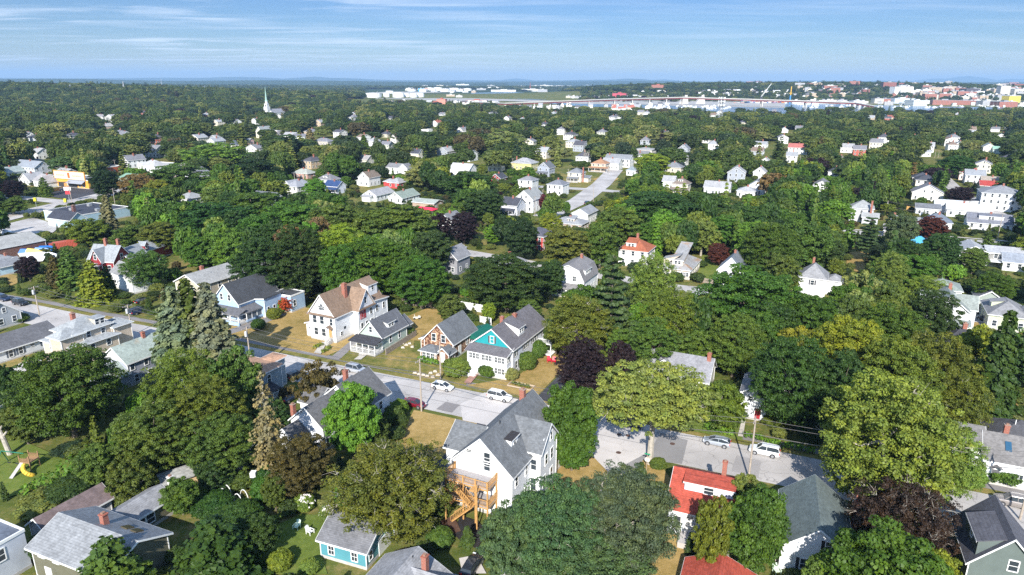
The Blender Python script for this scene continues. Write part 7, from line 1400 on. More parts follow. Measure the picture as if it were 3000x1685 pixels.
# quay sheds, dry grass fields, harbour sheds
flatpoly('field', earth('airfield_grass', (.26, .24, .16), (.33, .30, .20), (.40, .36, .25), .01, .1), [(1400, 262), (1560, 262), (1600, 254), (1520, 250), (1450, 252)], .35)
flatpoly('quay', plain('quay_paving', (.40, .38, .35), .9, .3, .05), [(1060, 296), (1480, 296), (1700, 304), (2300, 316), (2300, 302), (2000, 293), (1760, 290), (1680, 297), (1500, 291), (1380, 288), (1060, 288)], .7)
flatpoly('quay', plain('quay_gravel', (.46, .42, .36), .9, .3, .05), [(1700, 290), (2000, 290), (2300, 300), (2800, 306), (3060, 309), (3060, 300), (2500, 296), (2200, 288), (1900, 284), (1740, 284)], .8)
for (a_, b_2, w_, h_2, wl, rf, l_) in ((1320, 283, 24, 5, 4, 1, 'tan shed on the rail embankment'), (1345, 285, 18, 4, 0, 1, 'low white shed beside the tan one'), (1475, 269, 70, 5, 0, 1, 'long white quay shed across the harbour'), (1560, 268, 60, 6, 0, 1, 'pale arched quay shed at the harbour head'), (1590, 270, 26, 7, 3, 1, 'grey quay hall beside the arched shed'), (1450, 262, 40, 6, 0, 1, 'white terminal building behind the quay'), (1410, 264, 26, 4, 3, 1, 'pale grey terminal shed'), (1245, 256, 18, 5, 3, 1, 'low pale works beyond the far tanks'), (1355, 250, 36, 3, 0, 1, 'long white shed in the far woods'), (1300, 247, 16, 3, 4, 3, 'small reddish building in the far woods'), (1290, 253, 22, 3, 1, 1, 'cream sheds in the far woods'), (1180, 246, 14, 3, 1, 3, 'tiny building far inland'), (1610, 256, 60, 4, 0, 1, 'long white warehouse beyond the airfield'), (1655, 258, 34, 4, 0, 1, 'white hall right of the airfield'), (1720, 253, 26, 3, 3, 1, 'distant pale warehouse beyond the airfield'), (1615, 243, 14, 3, 0, 1, 'white works on the far wooded ridge'), (820, 247, 28, 3, 4, 3, 'low reddish building on the far wooded ridge'), (460, 266, 30, 3, 0, 1, 'left of the low white sheds in the far woods'), (507, 266, 22, 4, 0, 1, 'middle of the low white sheds in the far woods'), (547, 257, 14, 3, 0, 1, 'small white shed in the far woods'), (559, 265, 16, 3, 0, 1, 'right of the low white sheds in the far woods'), (472, 288, 16, 5, 0, 1, 'white house alone in the wooded valley'), (888, 284, 36, 5, 1, 1, 'cream industrial shed beside a thin tower'), (925, 287, 34, 6, 0, 1, 'white hall beside the thin tower'), (1395, 300, 60, 5, 0, 3, 'row of quay offices with red roofs')):
    gbox(a_, b_2, w_, h_2, l_, wl, rf, dep=w_*.6, cat='shed', name='shed', ang=-3)
gbox(1233, 268, 15, 8, 'blue billboard shaped building above the tanks', plain('billboard_blue', (.06, .35, .62), .5), 1, dep=4, cat='billboard', name='billboard'); gbox(1250, 264, 9, 5, 'orange building beside the blue billboard', plain('billboard_orange', (.75, .22, .08), .5), 1)
gbox(1270, 309, 20, 12, 'brick building with a bright salmon gable before the bridge road', 2, FR[3], typ='g', ang=-60); gbox(1292, 306, 26, 14, 'salmon walled brick hall before the bridge road', plain('salmon_brick', (.62, .24, .18), .8), FR[3])
# bridge
BZ = 15
def bridge():
    pa = at(1480, 292, BZ+2); pb = at(2000, 287.5, BZ+2); pc = at(2500, 297.5, BZ+2); pts = [at(1330, 293, 6), pa, at(1800, 291.5, BZ), pb, pc, at(2560, 300.5, BZ-2)]; zs = [2, 8, BZ, BZ+3, BZ-1, 4]
    e = empty('bridge', 'long low road bridge with red girders, concrete piers and two drawbridge towers', 'bridge', (pa[0], pa[1], 0)); o = (pa[0], pa[1]); dk = MB(); gd = MB(); pr = MB(); rl = MB()
    N_ = 60; P2 = []
    for i in range(N_+1):
        f_ = i/N_*(len(pts)-1); k = min(int(f_), len(pts)-2); q = f_-k; P2.append((pts[k][0]*(1-q)+pts[k+1][0]*q-o[0], pts[k][1]*(1-q)+pts[k+1][1]*q-o[1], zs[k]*(1-q)+zs[k+1]*q))
    for a, b in zip(P2, P2[1:]):
        dk.hexa([(a[0], a[1]-8, a[2]), (b[0], b[1]-8, b[2]), (b[0], b[1]+8, b[2]), (a[0], a[1]+8, a[2]), (a[0], a[1]-8, a[2]+1), (b[0], b[1]-8, b[2]+1), (b[0], b[1]+8, b[2]+1), (a[0], a[1]+8, a[2]+1)])
        rl.hexa([(a[0], a[1]-8.4, a[2]+.9), (b[0], b[1]-8.4, b[2]+.9), (b[0], b[1]-8.1, b[2]+.9), (a[0], a[1]-8.1, a[2]+.9), (a[0], a[1]-8.4, a[2]+2.4), (b[0], b[1]-8.4, b[2]+2.4), (b[0], b[1]-8.1, b[2]+2.4), (a[0], a[1]-8.1, a[2]+2.4)])
        gd.hexa([(a[0], a[1]-6, a[2]-2.6), (b[0], b[1]-6, b[2]-2.6), (b[0], b[1]+6, b[2]-2.6), (a[0], a[1]+6, a[2]-2.6), (a[0], a[1]-6, a[2]-.01), (b[0], b[1]-6, b[2]-.01), (b[0], b[1]+6, b[2]-.01), (a[0], a[1]+6, a[2]-.01)])
    for i in range(12, N_-2, 3): p = P2[i]; [pr.box(p[0]-1.2, p[1]+q-1.2, -2, p[0]+1.2, p[1]+q+1.2, p[2]-2.6) for q in (-5, 5)]; pr.box(p[0]-1.4, p[1]-7, p[2]-4.2, p[0]+1.4, p[1]+7, p[2]-2.61)
    dk.build('deck', CONCF, e); rl.build('parapet', plain('parapet', (.52, .50, .46), .8), e); gd.build('girder', plain('red_girder', (.28, .06, .06), .6), e); pr.build('pier', CONCF, e)
    for (px, lab) in ((2003, 0), (2052, 1)):
        x, y = at(px, 288, BZ); t = MB(); t.hexa([(x-o[0]-16, y-o[1]-9, -2), (x-o[0]+12, y-o[1]-9, -2), (x-o[0]+12, y-o[1]+9, -2), (x-o[0]-16, y-o[1]+9, -2), (x-o[0]-1, y-o[1]-9.2, BZ+4), (x-o[0]+9, y-o[1]-9.2, BZ+4), (x-o[0]+9, y-o[1]+9.2, BZ+4), (x-o[0]-1, y-o[1]+9.2, BZ+4)]); t.box(x-o[0]+1, y-o[1]-9, BZ+4, x-o[0]+8, y-o[1]-3, BZ+8.5); t.build('bridge_tower', CONCF, e)
bridge()
QP = plain('harbour_paving', (.46, .43, .38), .9, .3, .03)
flatpoly('quay', QP, [(1060, 288), (1060, 279), (1240, 272), (1400, 268), (1400, 260), (1240, 262), (1060, 274), (1040, 288)], .5)
# houses, blocks and towers: (kind, how many, picture rectangle, widths, heights, wall choices, group words)
def scatter(n, rect, ws, hs, walls, typ, words, cat='house', name='distant_house', roofs=(0, 1, 2)):
    tone = {0: 'white', 1: 'cream', 2: 'brick red', 3: 'grey', 4: 'tan', 5: 'dark red'}; rn = {0: 'grey', 1: 'pale', 2: 'dark', 3: 'red'}
    for i in range(n):
        px_ = rc.uniform(rect[0], rect[2]); py_ = rc.uniform(rect[1], rect[3]); w_ = rc.uniform(*ws); h_ = rc.uniform(*hs); wl = int(rc.choice(walls)); rf = int(rc.choice(roofs)); ty = typ if typ != 'gs' else ('g' if rc.uniform() < .5 else 's')
        lab = f"{'small' if w_ < sum(ws)/2 else 'larger'} {tone[wl]} {'house' if ty != 'f' else 'block'} with {rn[rf]} roof {words}"
        gbox(px_, py_, w_, h_, lab, wl, rf, cat=cat, name=name, typ=ty, group=words)
scatter(46, (1490, 311, 1960, 321), (7, 13), (8, 12), (0, 0, 0, 1, 3), 'gs', 'on the near bank left of the bridge')
scatter(16, (1790, 318, 1880, 324), (9, 13), (9, 12), (0, 0, 1), 's', 'in the waterside rows with terracotta roofs', roofs=(3, 3, 3, 0))
scatter(30, (1660, 287, 1960, 290), (9, 20), (3, 6), (0, 3, 1), 'f', 'in the boatyard behind the bridge', cat='building', name='distant_building', roofs=(1, 0))
scatter(60, (2050, 262, 2330, 286), (7, 12), (6, 9), (0, 0, 1, 0, 3), 'gs', 'on the wooded slope above the bridge')
scatter(20, (1830, 255, 2050, 276), (7, 13), (5, 8), (0, 0, 1, 4), 'gs', 'high on the hill behind the bridge')
scatter(34, (1400, 255, 1690, 262), (10, 30), (3, 5.5), (0, 3, 0, 1), 'f', 'around the airfield and far quays', cat='building', name='distant_building', roofs=(1, 0))
scatter(30, (1190, 258, 1400, 272), (8, 22), (3, 6), (0, 3, 4, 1), 'f', 'between the tanks and the quays', cat='building', name='distant_building', roofs=(1, 0))
scatter(26, (1120, 299, 1480, 306), (8, 18), (4, 8), (0, 0, 3, 2, 1), 'gs', 'along the bridge approach road', cat='building', name='distant_building')
scatter(46, (2330, 262, 2720, 294), (8, 17), (8, 13), (0, 1, 2, 4, 0, 2), 'gs', "in the town's left quarter")
scatter(44, (2330, 255, 3020, 278), (14, 30), (10, 17), (2, 2, 5, 4, 1, 3, 0), 'f', 'in the middle of the town', cat='building', name='distant_building', roofs=(0, 1, 2))
scatter(40, (2700, 270, 3020, 300), (14, 34), (10, 17), (2, 2, 1, 3, 0, 4), 'f', 'in the lower part of the town', cat='building', name='distant_building', roofs=(0, 1))
scatter(50, (2330, 300, 3040, 309), (9, 28), (5, 9), (0, 0, 3, 1, 0), 'f', 'along the town wharves', cat='building', name='distant_building', roofs=(1, 1, 0))
scatter(26, (2150, 300, 2330, 304), (5, 9), (2, 5), (3, 0, 2), 'f', 'in the container yard', cat='building', name='distant_building', roofs=(0, 1))
for (a_, b_2, w_, h_2, wl, rf, l_, dp) in ((1813, 290, 38, 15, plain('crimson_hall', (.46, .07, .10), .6), plain('crimson_roof', (.40, .06, .08), .6), 'large crimson boat hall beside the bridge', 30), (1862, 291, 46, 9, 0, 1, 'long white shed with a pale roof right of the crimson hall', 40), (1925, 268, 33, 17, 2, 3, 'old brick school on the hill above the bridge', 40), (2196, 252, 20, 12, 2, 0, 'brick tower block left of the white hospital', 25), (2222, 252, 16, 13, 5, 0, 'dark brick tower beside the white hospital', 25), (2235, 253, 42, 11, 0, 1, 'long white hospital slab on the hill top', 30), (2180, 253, 40, 6, 4, 0, 'low tan wing of the hospital', 30),
        (2604, 268, 34, 24, 5, 0, 'tall brick block with a slanted top in the town', 30), (2646, 281, 54, 24, far_wall('white_slab_wall', (.80, .80, .78), (.35, .36, .38), 5, 60, .35), 1, 'big white ribbed block in the middle of the town', 30), (2690, 281, 44, 15, 1, 1, 'cream hall joined to the white ribbed block', 30), (2738, 277, 38, 19, 4, 0, 'tan block with a stepped top', 40), (2849, 280, 40, 18, far_wall('dark_office_wall', (.10, .08, .10), (.05, .05, .06), 3, 3.5, .7), 2, 'dark office slab in the town', 30), (2941, 288, 26, 33, far_wall('pale_tower_wall', (.60, .56, .50), (.14, .14, .16), 3, 3.5, .5), 0, 'tall pale tower in the right of the town', 24), (2982, 283, 26, 21, far_wall('beige_tower_wall', (.56, .53, .46), (.14, .14, .16), 3, 3.5, .5), 0, 'beige tower at the right edge of the town', 24),
        (2971, 302, 34, 19, plain('yellow_wall', (.75, .58, .08), .6), 1, 'bright yellow building at the right of the town', 30), (2950, 301, 9, 18, plain('yellow_wall', (.75, .58, .08), .6), 1, 'narrow yellow stair tower', 12), (2715, 287, 40, 14, 4, 0, 'wide tan office block', 30), (2450, 262, 46, 11, 5, 0, 'dark brick block with white top floors', 40), (2455, 256, 26, 5, 0, 1, 'white penthouse hall beside the dark brick block', 20), (2515, 312, 30, 15, 0, 1, 'white boxy warehouse on the wharf', 30), (2575, 303, 24, 13, 1, 0, 'cream office block with rows of windows', 30), (2598, 303, 20, 12, 2, 0, 'brick office block beside the cream one', 30), (2650, 303, 60, 13, far_wall('pale_blue_wall', (.55, .64, .72)), 1, 'pale blue building with white gables', 40), (2695, 310, 40, 14, far_wall('white_glass_wall', (.74, .75, .75), (.12, .2, .25), 5, 4, .6), 1, 'white and glass building beside the water', 40), (2768, 308, 62, 13, 2, 0, 'long brick warehouse on the wharf', 30), (2832, 308, 52, 12, 2, 0, 'second long brick warehouse on the wharf', 30), (2900, 310, 42, 13, 3, 1, 'pale grey terraced building beside the water', 30), (2953, 314, 50, 14, 2, 0, 'wide brick hotel at the water', 40), (2380, 285, 30, 11, 4, 0, 'tan gabled hall in the trees of the town', 20)):
    gbox(a_, b_2, w_, h_2, l_, wl, rf, dep=dp, name='distant_building')
# spires, masts and cranes
def spike(px, py, hpx, wpx, label, m, cat='tower', name='tower', lattice=False):
    x, y = hit(px, py); h_ = hpx*y/FOC; w_ = max(.5, wpx*y/FOC/2); e = empty(name, label, cat, (x, y, float(hgt(x, y)))); b = MB()
    if lattice:
        for sx_ in (-1, 1):
            for sy_ in (-1, 1): b.tube((sx_*w_, sy_*w_, 0), (sx_*w_*.35, sy_*w_*.35, h_), .22, .16, 4)
        n_ = 10
        for i in range(n_):
            f0, f1 = i/n_, (i+1)/n_; q0, q1 = w_*(1-.65*f0), w_*(1-.65*f1)
            for (ax, ay, bx, by) in ((-1, -1, 1, -1), (1, -1, 1, 1), (1, 1, -1, 1), (-1, 1, -1, -1)): b.tube((ax*q0, ay*q0, h_*f0), (bx*q1, by*q1, h_*f1), .12, n=3); b.tube((bx*q0, by*q0, h_*f0), (ax*q1, ay*q1, h_*f1), .12, n=3)
    else: b.tube((0, 0, 0), (0, 0, h_*.5), w_, w_*.8, 8); b.tube((0, 0, h_*.5), (0, 0, h_), w_*.7, w_*.1, 8)
    b.build('mast', m, e); return e
def mast(px, pybase, pytop, wpx, label, gy=None):
    # tall lattice mast among the trees: base hidden by crowns
    x, y = at(px, pybase, 0); h_ = EYE+ray(px, pytop)[2]*y/ray(px, pytop)[1]; e = empty('radio_mast', label, 'mast', (x, y, float(hgt(x, y)))); b = MB(); w_ = wpx*y/FOC/2
    for sx_ in (-1, 1):
        for sy_ in (-1, 1): b.tube((sx_*w_, sy_*w_, 0), (sx_*w_*.4, sy_*w_*.4, h_), .2, .14, 4)
    n_ = 14
    for i in range(n_):
        f0, f1 = i/n_, (i+1)/n_; q0, q1 = w_*(1-.6*f0), w_*(1-.6*f1)
        for (ax, ay, bx, by) in ((-1, -1, 1, -1), (1, -1, 1, 1), (1, 1, -1, 1), (-1, 1, -1, -1)): b.tube((ax*q0, ay*q0, h_*f0), (bx*q1, by*q1, h_*f1), .1, n=3); b.tube((bx*q0, by*q0, h_*f0), (ax*q1, ay*q1, h_*f1), .1, n=3)
    b.build('lattice', STEEL, e); a = MB()
    for zf in (.72, .84, .95): [a.box(math.cos(k)*w_*1.5-.3, math.sin(k)*w_*1.5-.3, h_*zf-1.4, math.cos(k)*w_*1.5+.3, math.sin(k)*w_*1.5+.3, h_*zf+1.4) for k in (0, 1.05, 2.1, 3.14, 4.2, 5.2)]; a.tube((0, 0, h_*zf-.2), (0, 0, h_*zf+.2), w_*1.6, n=8)
    a.build('antennas', WHITE, e)
mast(2108, 372, 283, 12, 'tall lattice radio mast with white antennas rising from the woods')
WS = plain('far_steel', (.62, .62, .62), .6)
spike(365, 272, 30, 4, 'slim pale tower on the left wooded hill', WS, lattice=True); spike(208, 268, 18, 4, 'short pale tower on the left wooded hill', WS, lattice=True); spike(601, 272, 18, 4, 'short lattice tower beyond the woods', WS, lattice=True); spike(475, 258, 24, 2, 'thin mast on the far woods', WS, lattice=True); spike(851, 280, 16, 4, 'short lattice tower right of the church', WS, lattice=True); spike(908, 287, 20, 3, 'striped thin tower beside the cream shed', plain('rust_steel', (.5, .25, .2), .7))
spike(1106, 290, 20, 3, 'pylon in front of the white tanks', WS, lattice=True); spike(1553, 262, 20, 2, 'red mast beyond the airfield', plain('mast_red', (.5, .12, .1), .7)); spike(2341, 258, 14, 3, 'church spire in the left of the town', plain('slate_spire', (.3, .3, .35), .7)); spike(2275, 250, 11, 4, 'white steeple on the hill top', WHITE); spike(2525, 270, 12, 3, 'slender spire in the town', plain('slate_spire', (.3, .3, .35), .7)); spike(2408, 268, 14, 3, 'dark steeple in the town', plain('slate_spire', (.3, .3, .35), .7))
x_, y_ = hit(2228, 300); cr = empty('crane', 'white lattice crane leaning over the container yard', 'crane', (x_, y_, .8)); k_ = y_/FOC; b = MB(); [b.tube((q*1.2, 0, 14*k_), (q*.5+25*k_, 0, 50*k_), .5, .35, 4) for q in (-1, 1)]; b.build('jib', WHITE, cr); b = MB(); b.box(-3*k_, -2, 0, 3*k_, 2, 15*k_); b.build('cab', DARK, cr)
x_, y_ = hit(2313, 304); cr = empty('crane', 'yellow harbour crane with a blue base', 'crane', (x_, y_, .8)); k_ = y_/FOC; b = MB(); b.box(-1.4*k_, -2, 0, 1.4*k_, 2, 22*k_); b.build('tower', plain('crane_blue', (.05, .25, .55), .5), cr); b = MB(); b.box(-.9*k_, -1.5, 22*k_, .9*k_, 1.5, 46*k_); b.box(-3*k_, -1.5, 26*k_, 3*k_, 1.5, 29*k_); b.build('jib', plain('crane_yellow', (.70, .42, .05), .5), cr)
# stacked containers
CCOL = [plain('container_blue', (.05, .14, .36), .6), plain('container_red', (.34, .07, .06), .6), plain('container_orange', (.55, .20, .05), .6), plain('container_white', (.65, .66, .66), .6)]
for i in range(44):
    px_ = rc.uniform(2165, 2305); x, y = hit(px_, 302.5+rc.uniform(-1.6, .6)); b = MB(); L_ = 12; b.box(-L_/2, -1.2, 0, L_/2, 1.2, 2.6); [b.box(-L_/2+.4+j*.8, -1.25, .2, -L_/2+.8+j*.8, -1.2, 2.4) for j in range(14)]
    k_ = int(rc.integers(0, 4)); o = b.build('shipping_container', CCOL[k_]); o.location = (x, y, .85+2.62*int(rc.integers(0, 3))); tag(o, f"{['blue', 'dark red', 'orange', 'white'][k_]} shipping container in the harbour container yard", 'container', 'containers stacked in the harbour yard')
# moored boats in the harbour
def boat_mesh():
    h_ = MB(); L_, B_ = 9, 1.5; h_.hexa([(-L_/2, -B_*.7, 0), (L_*.3, -B_*.6, 0), (L_*.3, B_*.6, 0), (-L_/2, B_*.7, 0), (-L_/2, -B_, 1.3), (L_*.3, -B_, 1.5), (L_*.3, B_, 1.5), (-L_/2, B_, 1.3)]); h_.hexa([(L_*.3, -B_*.6, 0), (L_*.4, 0, .3), (L_*.4, 0, .3), (L_*.3, B_*.6, 0), (L_*.3, -B_, 1.5), (L_/2, -.05, 1.7), (L_/2, .05, 1.7), (L_*.3, B_, 1.5)])
    c_ = MB(); c_.hexa([(-2.2, -1, 1.35), (1.2, -1, 1.35), (1.2, 1, 1.35), (-2.2, 1, 1.35), (-2, -.9, 2.7), (.6, -.9, 2.7), (.6, .9, 2.7), (-2, .9, 2.7)]); m_2 = MB(); m_2.tube((0, 0, 1.3), (0, 0, 11), .12, .08, 5); return h_.mesh('hull', WHITE), c_.mesh('cabin', WHITE), m_2.mesh('mast', STEEL)
BM = boat_mesh()
for i in range(120):
    a_ = rc.uniform(); px_, py_ = (rc.uniform(1905, 2150), rc.uniform(312, 322)) if a_ < .35 else (rc.uniform(2330, 3000), rc.uniform(311, 318)+(0)) if a_ < .8 else (rc.uniform(1400, 1690), rc.uniform(273, 282)); x, y = hit(px_, py_)
    z1 = ('before the bridge' if a_ < .35 else 'off the town wharves' if a_ < .8 else 'at the harbour head'); e = empty('boat', f"small white boat moored {z1}", 'boat', (x, y, .5), rc.uniform(0, 6.28), f"boats moored {z1}"); s_ = rc.uniform(.8, 1.7); e.scale = (s_, s_, s_); put('hull', BM[0], e); put('cabin', BM[1], e)
    if rc.uniform() < .5: put('mast', BM[2], e)
# ------------------------------------------------------------------ cars
SIL = (.50, .52, .55); WHT = (.80, .80, .79); BLK = (.02, .022, .025); RED = (.22, .012, .025); NAVY = (.02, .035, .08); GRY = (.18, .17, .16)
car(1045, 1090, -26, 'suv', SIL, 'silver estate car parked in front of the sage green cottage'); car(1297, 1140, -25, 'hatch', WHT, 'white hatchback parked below the wide pale shrub'); car(1214, 1190, -25, 'sedan', RED, 'dark red saloon car parked against the dry lawn by the pole'); car(1464, 1170, -25, 'suv', WHT, 'white off road car parked behind the tall gabled house')
car(2099, 1303, 155, 'hatch', (.42, .46, .52), 'silver blue hatchback parked left of the utility pole'); car(2238, 1330, 155, 'suv', (.70, .72, .74), 'pale silver off road car parked by the clipped hedge'); car(2965, 1480, 155, 'suv', (.30, .27, .25), 'bronze grey off road car parked at the right edge')
car(1842, 1246, -25, 'suv', NAVY, 'dark blue car under the big yellow green tree'); car(1155, 897, 64, 'suv', BLK, 'black car at the end of the drive behind the big white house'); car(1383, 1668, 70, 'hatch', BLK, 'black car behind the low teal house')
car(408, 918, 62, 'suv', NAVY, 'dark blue car with a blue tarpaulin beside the left street'); car(421, 887, 60, 'sedan', BLK, 'black car deeper in the drive beside the left street'); car(868, 1106, 55, 'hatch', BLK, 'black car beside the porch of the peach roofed house'); car(852, 1172, 62, 'hatch', NAVY, 'dark blue car in the shaded drive'); car(838, 1262, 60, 'sedan', GRY, 'grey car at the lower end of the shaded drive')
car(9, 880, -24, 'suv', NAVY, 'navy car at the left edge of the street'); car(60, 893, -24, 'suv', BLK, 'black pickup on the left street beside the charcoal roof'); car(36, 1640, 30, 'sedan', (.06, .09, .12), 'dark car in the shade of the clapboard house')
car(1350, 728, -26, 'sedan', SIL, 'silver saloon car on the second street'); car(1364, 775, 12, 'hatch', (.30, .01, .03), 'dark red car in the drive of the grey shingle house'); car(1302, 708, 64, 'suv', (.02, .25, .12), 'green covered car beside the second street')
car(1721, 599, 60, 'suv', NAVY, 'dark car on the cross street'); car(13, 684, 20, 'sedan', WHT, 'white car in the lot behind the warehouse'); car(190, 560, 30, 'suv', BLK, 'black car beside the restaurant fence'); car(2889, 944, 100, 'suv', BLK, 'black car on the drive of the yellow green house'); car(2923, 957, 100, 'hatch', (.02, .10, .10), 'teal car on the drive of the yellow green house')
car(2767, 543, 60, 'sedan', SIL, 'silver car at the top of the right avenue'); car(2768, 601, 10, 'sedan', (.55, .6, .65), 'pale car beside the orange fence'); car(2818, 966, -20, 'suv', WHT, 'white pickup beside the dark shaded house')
# ------------------------------------------------------------------ utility poles
def poleT(bx, by, ty, label, key, arm=64, **k):
    x, y = at(bx, by); r_ = ray(bx, ty); h_ = EYE+r_[2]*y/r_[1]; return pole(bx, by, max(6, min(14, h_)), label, key, arm, **k)
poleT(116, 925, 839, 'pole with a transformer beside the long white ranch house', 'p1'); poleT(388, 983, 893, 'pole with a transformer beside the grey green roof', 'p2'); poleT(738, 1098, 957, 'pole with a transformer behind the peach roof', 'p3'); pole(1235, 1206, 10.4, 'pole beside the dark red saloon car', 'p4', 64, trans=False)
pole(1291, 1112, 8.2, 'bare pole in front of the brown shingled cottage', 'p5', 64, trans=False, cross=False); pole(2193, 1402, 10.2, 'tall pole between the red roof and the two silver cars', 'p6', 64, trans=False); x_, y_ = at(1720, 1156, 10.2); pole(0, 0, 10.2, 'pole standing behind the dense green maple', 'p7', 64, world=(x_, y_), trans=False); pole(2988, 1522, 10.5, 'pole at the lower right edge beside the bronze car', 'p8', 64, trans=False)
wires('p1', 'p2'); wires('p2', 'p3'); wires('p3', 'p4'); wires('p4', 'p7'); wires('p7', 'p6'); wires('p6', 'p8')
for k_, (bx, by, ty, lab) in enumerate(((1502, 527, 464, 'tall pole beside the yellow house'), (1738, 592, 543, 'pole at the cross street corner'), (1567, 634, 575, 'pole in front of the plum coloured tree'), (1664, 550, 495, 'pole before the cream foursquare house'), (1590, 590, 568, 'short post on the corner lawn'), (2596, 626, 595, 'pole right of the pale hipped house'), (2893, 606, 556, 'street light pole left of the large white house'), (2848, 556, 515, 'pole half way along the right avenue'), (2816, 592, 558, 'plain pole by the pale car'), (2922, 702, 626, 'pole rising from the tall hedge'), (2329, 503, 468, 'lowest pole of the row up the hill'), (2340, 501, 456, 'second pole of the row up the hill'), (2352, 482, 458, 'third pole of the row up the hill'), (2361, 478, 455, 'fourth pole of the row up the hill'), (2369, 470, 440, 'fifth pole of the row up the hill'), (2378, 458, 420, 'sixth pole of the row up the hill'), (2387, 456, 434, 'seventh pole of the row up the hill'), (2395, 455, 428, 'topmost pole of the row up the hill'),
        (2738, 464, 440, 'pole at the far end of the right avenue'), (2748, 463, 446, 'slim pole beside the far avenue'), (2272, 564, 530, 'left of the two poles on the bend'), (2292, 572, 524, 'right of the two poles on the bend'), (70, 581, 519, 'pole on the left lawn by the commercial road'), (211, 594, 531, 'pole beside the restaurant sign'), (201, 637, 592, 'pole in front of the pale blue commercial building'), (337, 598, 552, 'pole right of the round black green tree'), (874, 362, 333, 'pole on the street below the church'), (340, 505, 468, 'pole behind the restaurant'), (2015, 455, 430, 'pole beside the grey blue house'), (1973, 467, 430, 'white topped pole by the pale roof'), (1083, 475, 448, 'pole between the conifers and the bungalows'), (866, 560, 505, 'pole beside the pale two storey house'))):
    poleT(bx, by, ty, lab, 'q%d' % k_, arm=60, trans=k_ in (5, 8, 22, 23), thin=True)
wires('q6', 'q7'); wires('q5', 'q9'); wires('q0', 'q3'); wires('q22', 'q23'); wires('q23', 'q24')
# ------------------------------------------------------------------ fences
def fence(pix, h, m, label, world=None, boards=True, gap=.0, posts=2.4, cat='fence', picket=False):
    pts = world or [at(*p) for p in pix]; x0, y0 = pts[0]; e = empty('fence', label, cat, (x0, y0, 0)); b = MB(); p_ = MB()
    for (ax, ay), (bx, by) in zip(pts, pts[1:]):
        L = math.hypot(bx-ax, by-ay); a = math.atan2(by-ay, bx-ax); c, s = math.cos(a), math.sin(a); n = max(1, int(L/(.16 if not picket else .2))); P = lambda u, v, z: (ax-x0+c*u-s*v, ay-y0+s*u+c*v, z)
        for i in range(n):
            u0, u1 = L*i/n, L*(i+(.9 if not picket else .5))/n; hh = h-.03*((i*7) % 3); b.hexa([P(u0, -.02, .05), P(u1, -.02, .05), P(u1, .02, .05), P(u0, .02, .05), P(u0, -.02, hh), P(u1, -.02, hh), P(u1, .02, hh), P(u0, .02, hh)])
        for i in range(int(L/posts)+1): u = min(L, i*posts); q = P(u, .07, 0); p_.box(q[0]-.06, q[1]-.06, 0, q[0]+.06, q[1]+.06, h+.1)
        for z in (h*.2, h*.8): p_.hexa([P(0, .03, z), P(L, .03, z), P(L, .07, z), P(0, .07, z), P(0, .03, z+.09), P(L, .03, z+.09), P(L, .07, z+.09), P(0, .07, z+.09)])
    b.build('boards', m, e); p_.build('posts', m, e); return e
WF = plain('white_fence', (.78, .78, .76), .6); CED = plain('cedar_fence', (.62, .36, .12), .8); 
fence(None, 1.5, WOODG, 'weathered board fence running back from the sage green cottage', world=[(-27.6, 139.4), (-26.9, 141.2), (-22.6, 151.5)]); fence([(1308, 899), (1424, 918)], 2.2, WF, 'long white board fence behind the brown cottage'); fence([(1406, 948), (1440, 954)], 2.0, WF, 'short white fence panel behind the turquoise gabled house'); fence([(1040, 868), (1090, 880), (1280, 905)], 1.7, WOODG, 'grey fence at the back of the gardens under the maples')
fence([(2040, 826), (2101, 834)], 1.5, WOODG, 'grey board fence beside the narrow white gabled house'); fence([(858, 905), (905, 872)], 1.6, WOODG, 'old fence beside the tall oak trunk'); fence([(2655, 616), (2697, 621)], 2.0, CED, 'bright cedar fence left of the low white building'); fence([(2752, 610), (2782, 617)], 2.0, CED, 'bright cedar fence right of the low white building')
fence([(140, 566), (198, 552)], 1.8, CED, 'cedar fence running to the restaurant'); fence([(2198, 1638), (2296, 1655)], 1.9, plain('pale_fence', (.52, .47, .40), .8), 'pale picket fence at the bottom beside the white gable', picket=True); fence([(2860, 920), (2892, 922)], 1.6, WOODG, 'grey gate fence beside the yellow green house'); fence([(2935, 775), (2985, 782)], 1.8, WF, 'white fence right of the grey split level house'); fence([(0, 1215), (45, 1185)], 1.5, WF, 'white fence at the left edge below the concrete drive')
# ------------------------------------------------------------------ walks and small paving
WALK = plain('concrete_walk', (.50, .46, .40), .9, .2, 3); lay = lambda n_, m_, p_: patch(n_, m_, p_)
lay('walk', WALK, [(920, 1036), (940, 1040), (957, 1008), (944, 1004)]); lay('walk', WALK, [(1037, 1056), (1058, 1056), (1081, 1037), (1062, 1036)]); lay('walk', brick('brick_paving', (.42, .22, .17)), [(1359, 1124), (1378, 1127), (1402, 1098), (1382, 1095)]); lay('walk', WALK, [(2161, 1281), (2176, 1283), (2187, 1218), (2177, 1216)])
for i, (a_, b_2) in enumerate(((1814, 1274), (1812, 1327), (1970, 1301), (1840, 1277))):
    x, y = at(a_, b_2); b = MB(); b.tube((0, 0, 0), (0, 0, .014), .42, n=18); o = b.build('manhole_cover', plain('rusty_iron', (.10, .055, .04), .7)); o.location = (x, y, .062); tag(o, ['round iron cover under the tree shade in the junction', 'round iron cover in the mouth of the side street', 'round iron cover in the dark asphalt patch', 'round iron cover beside the tree shade'][i], 'manhole cover')
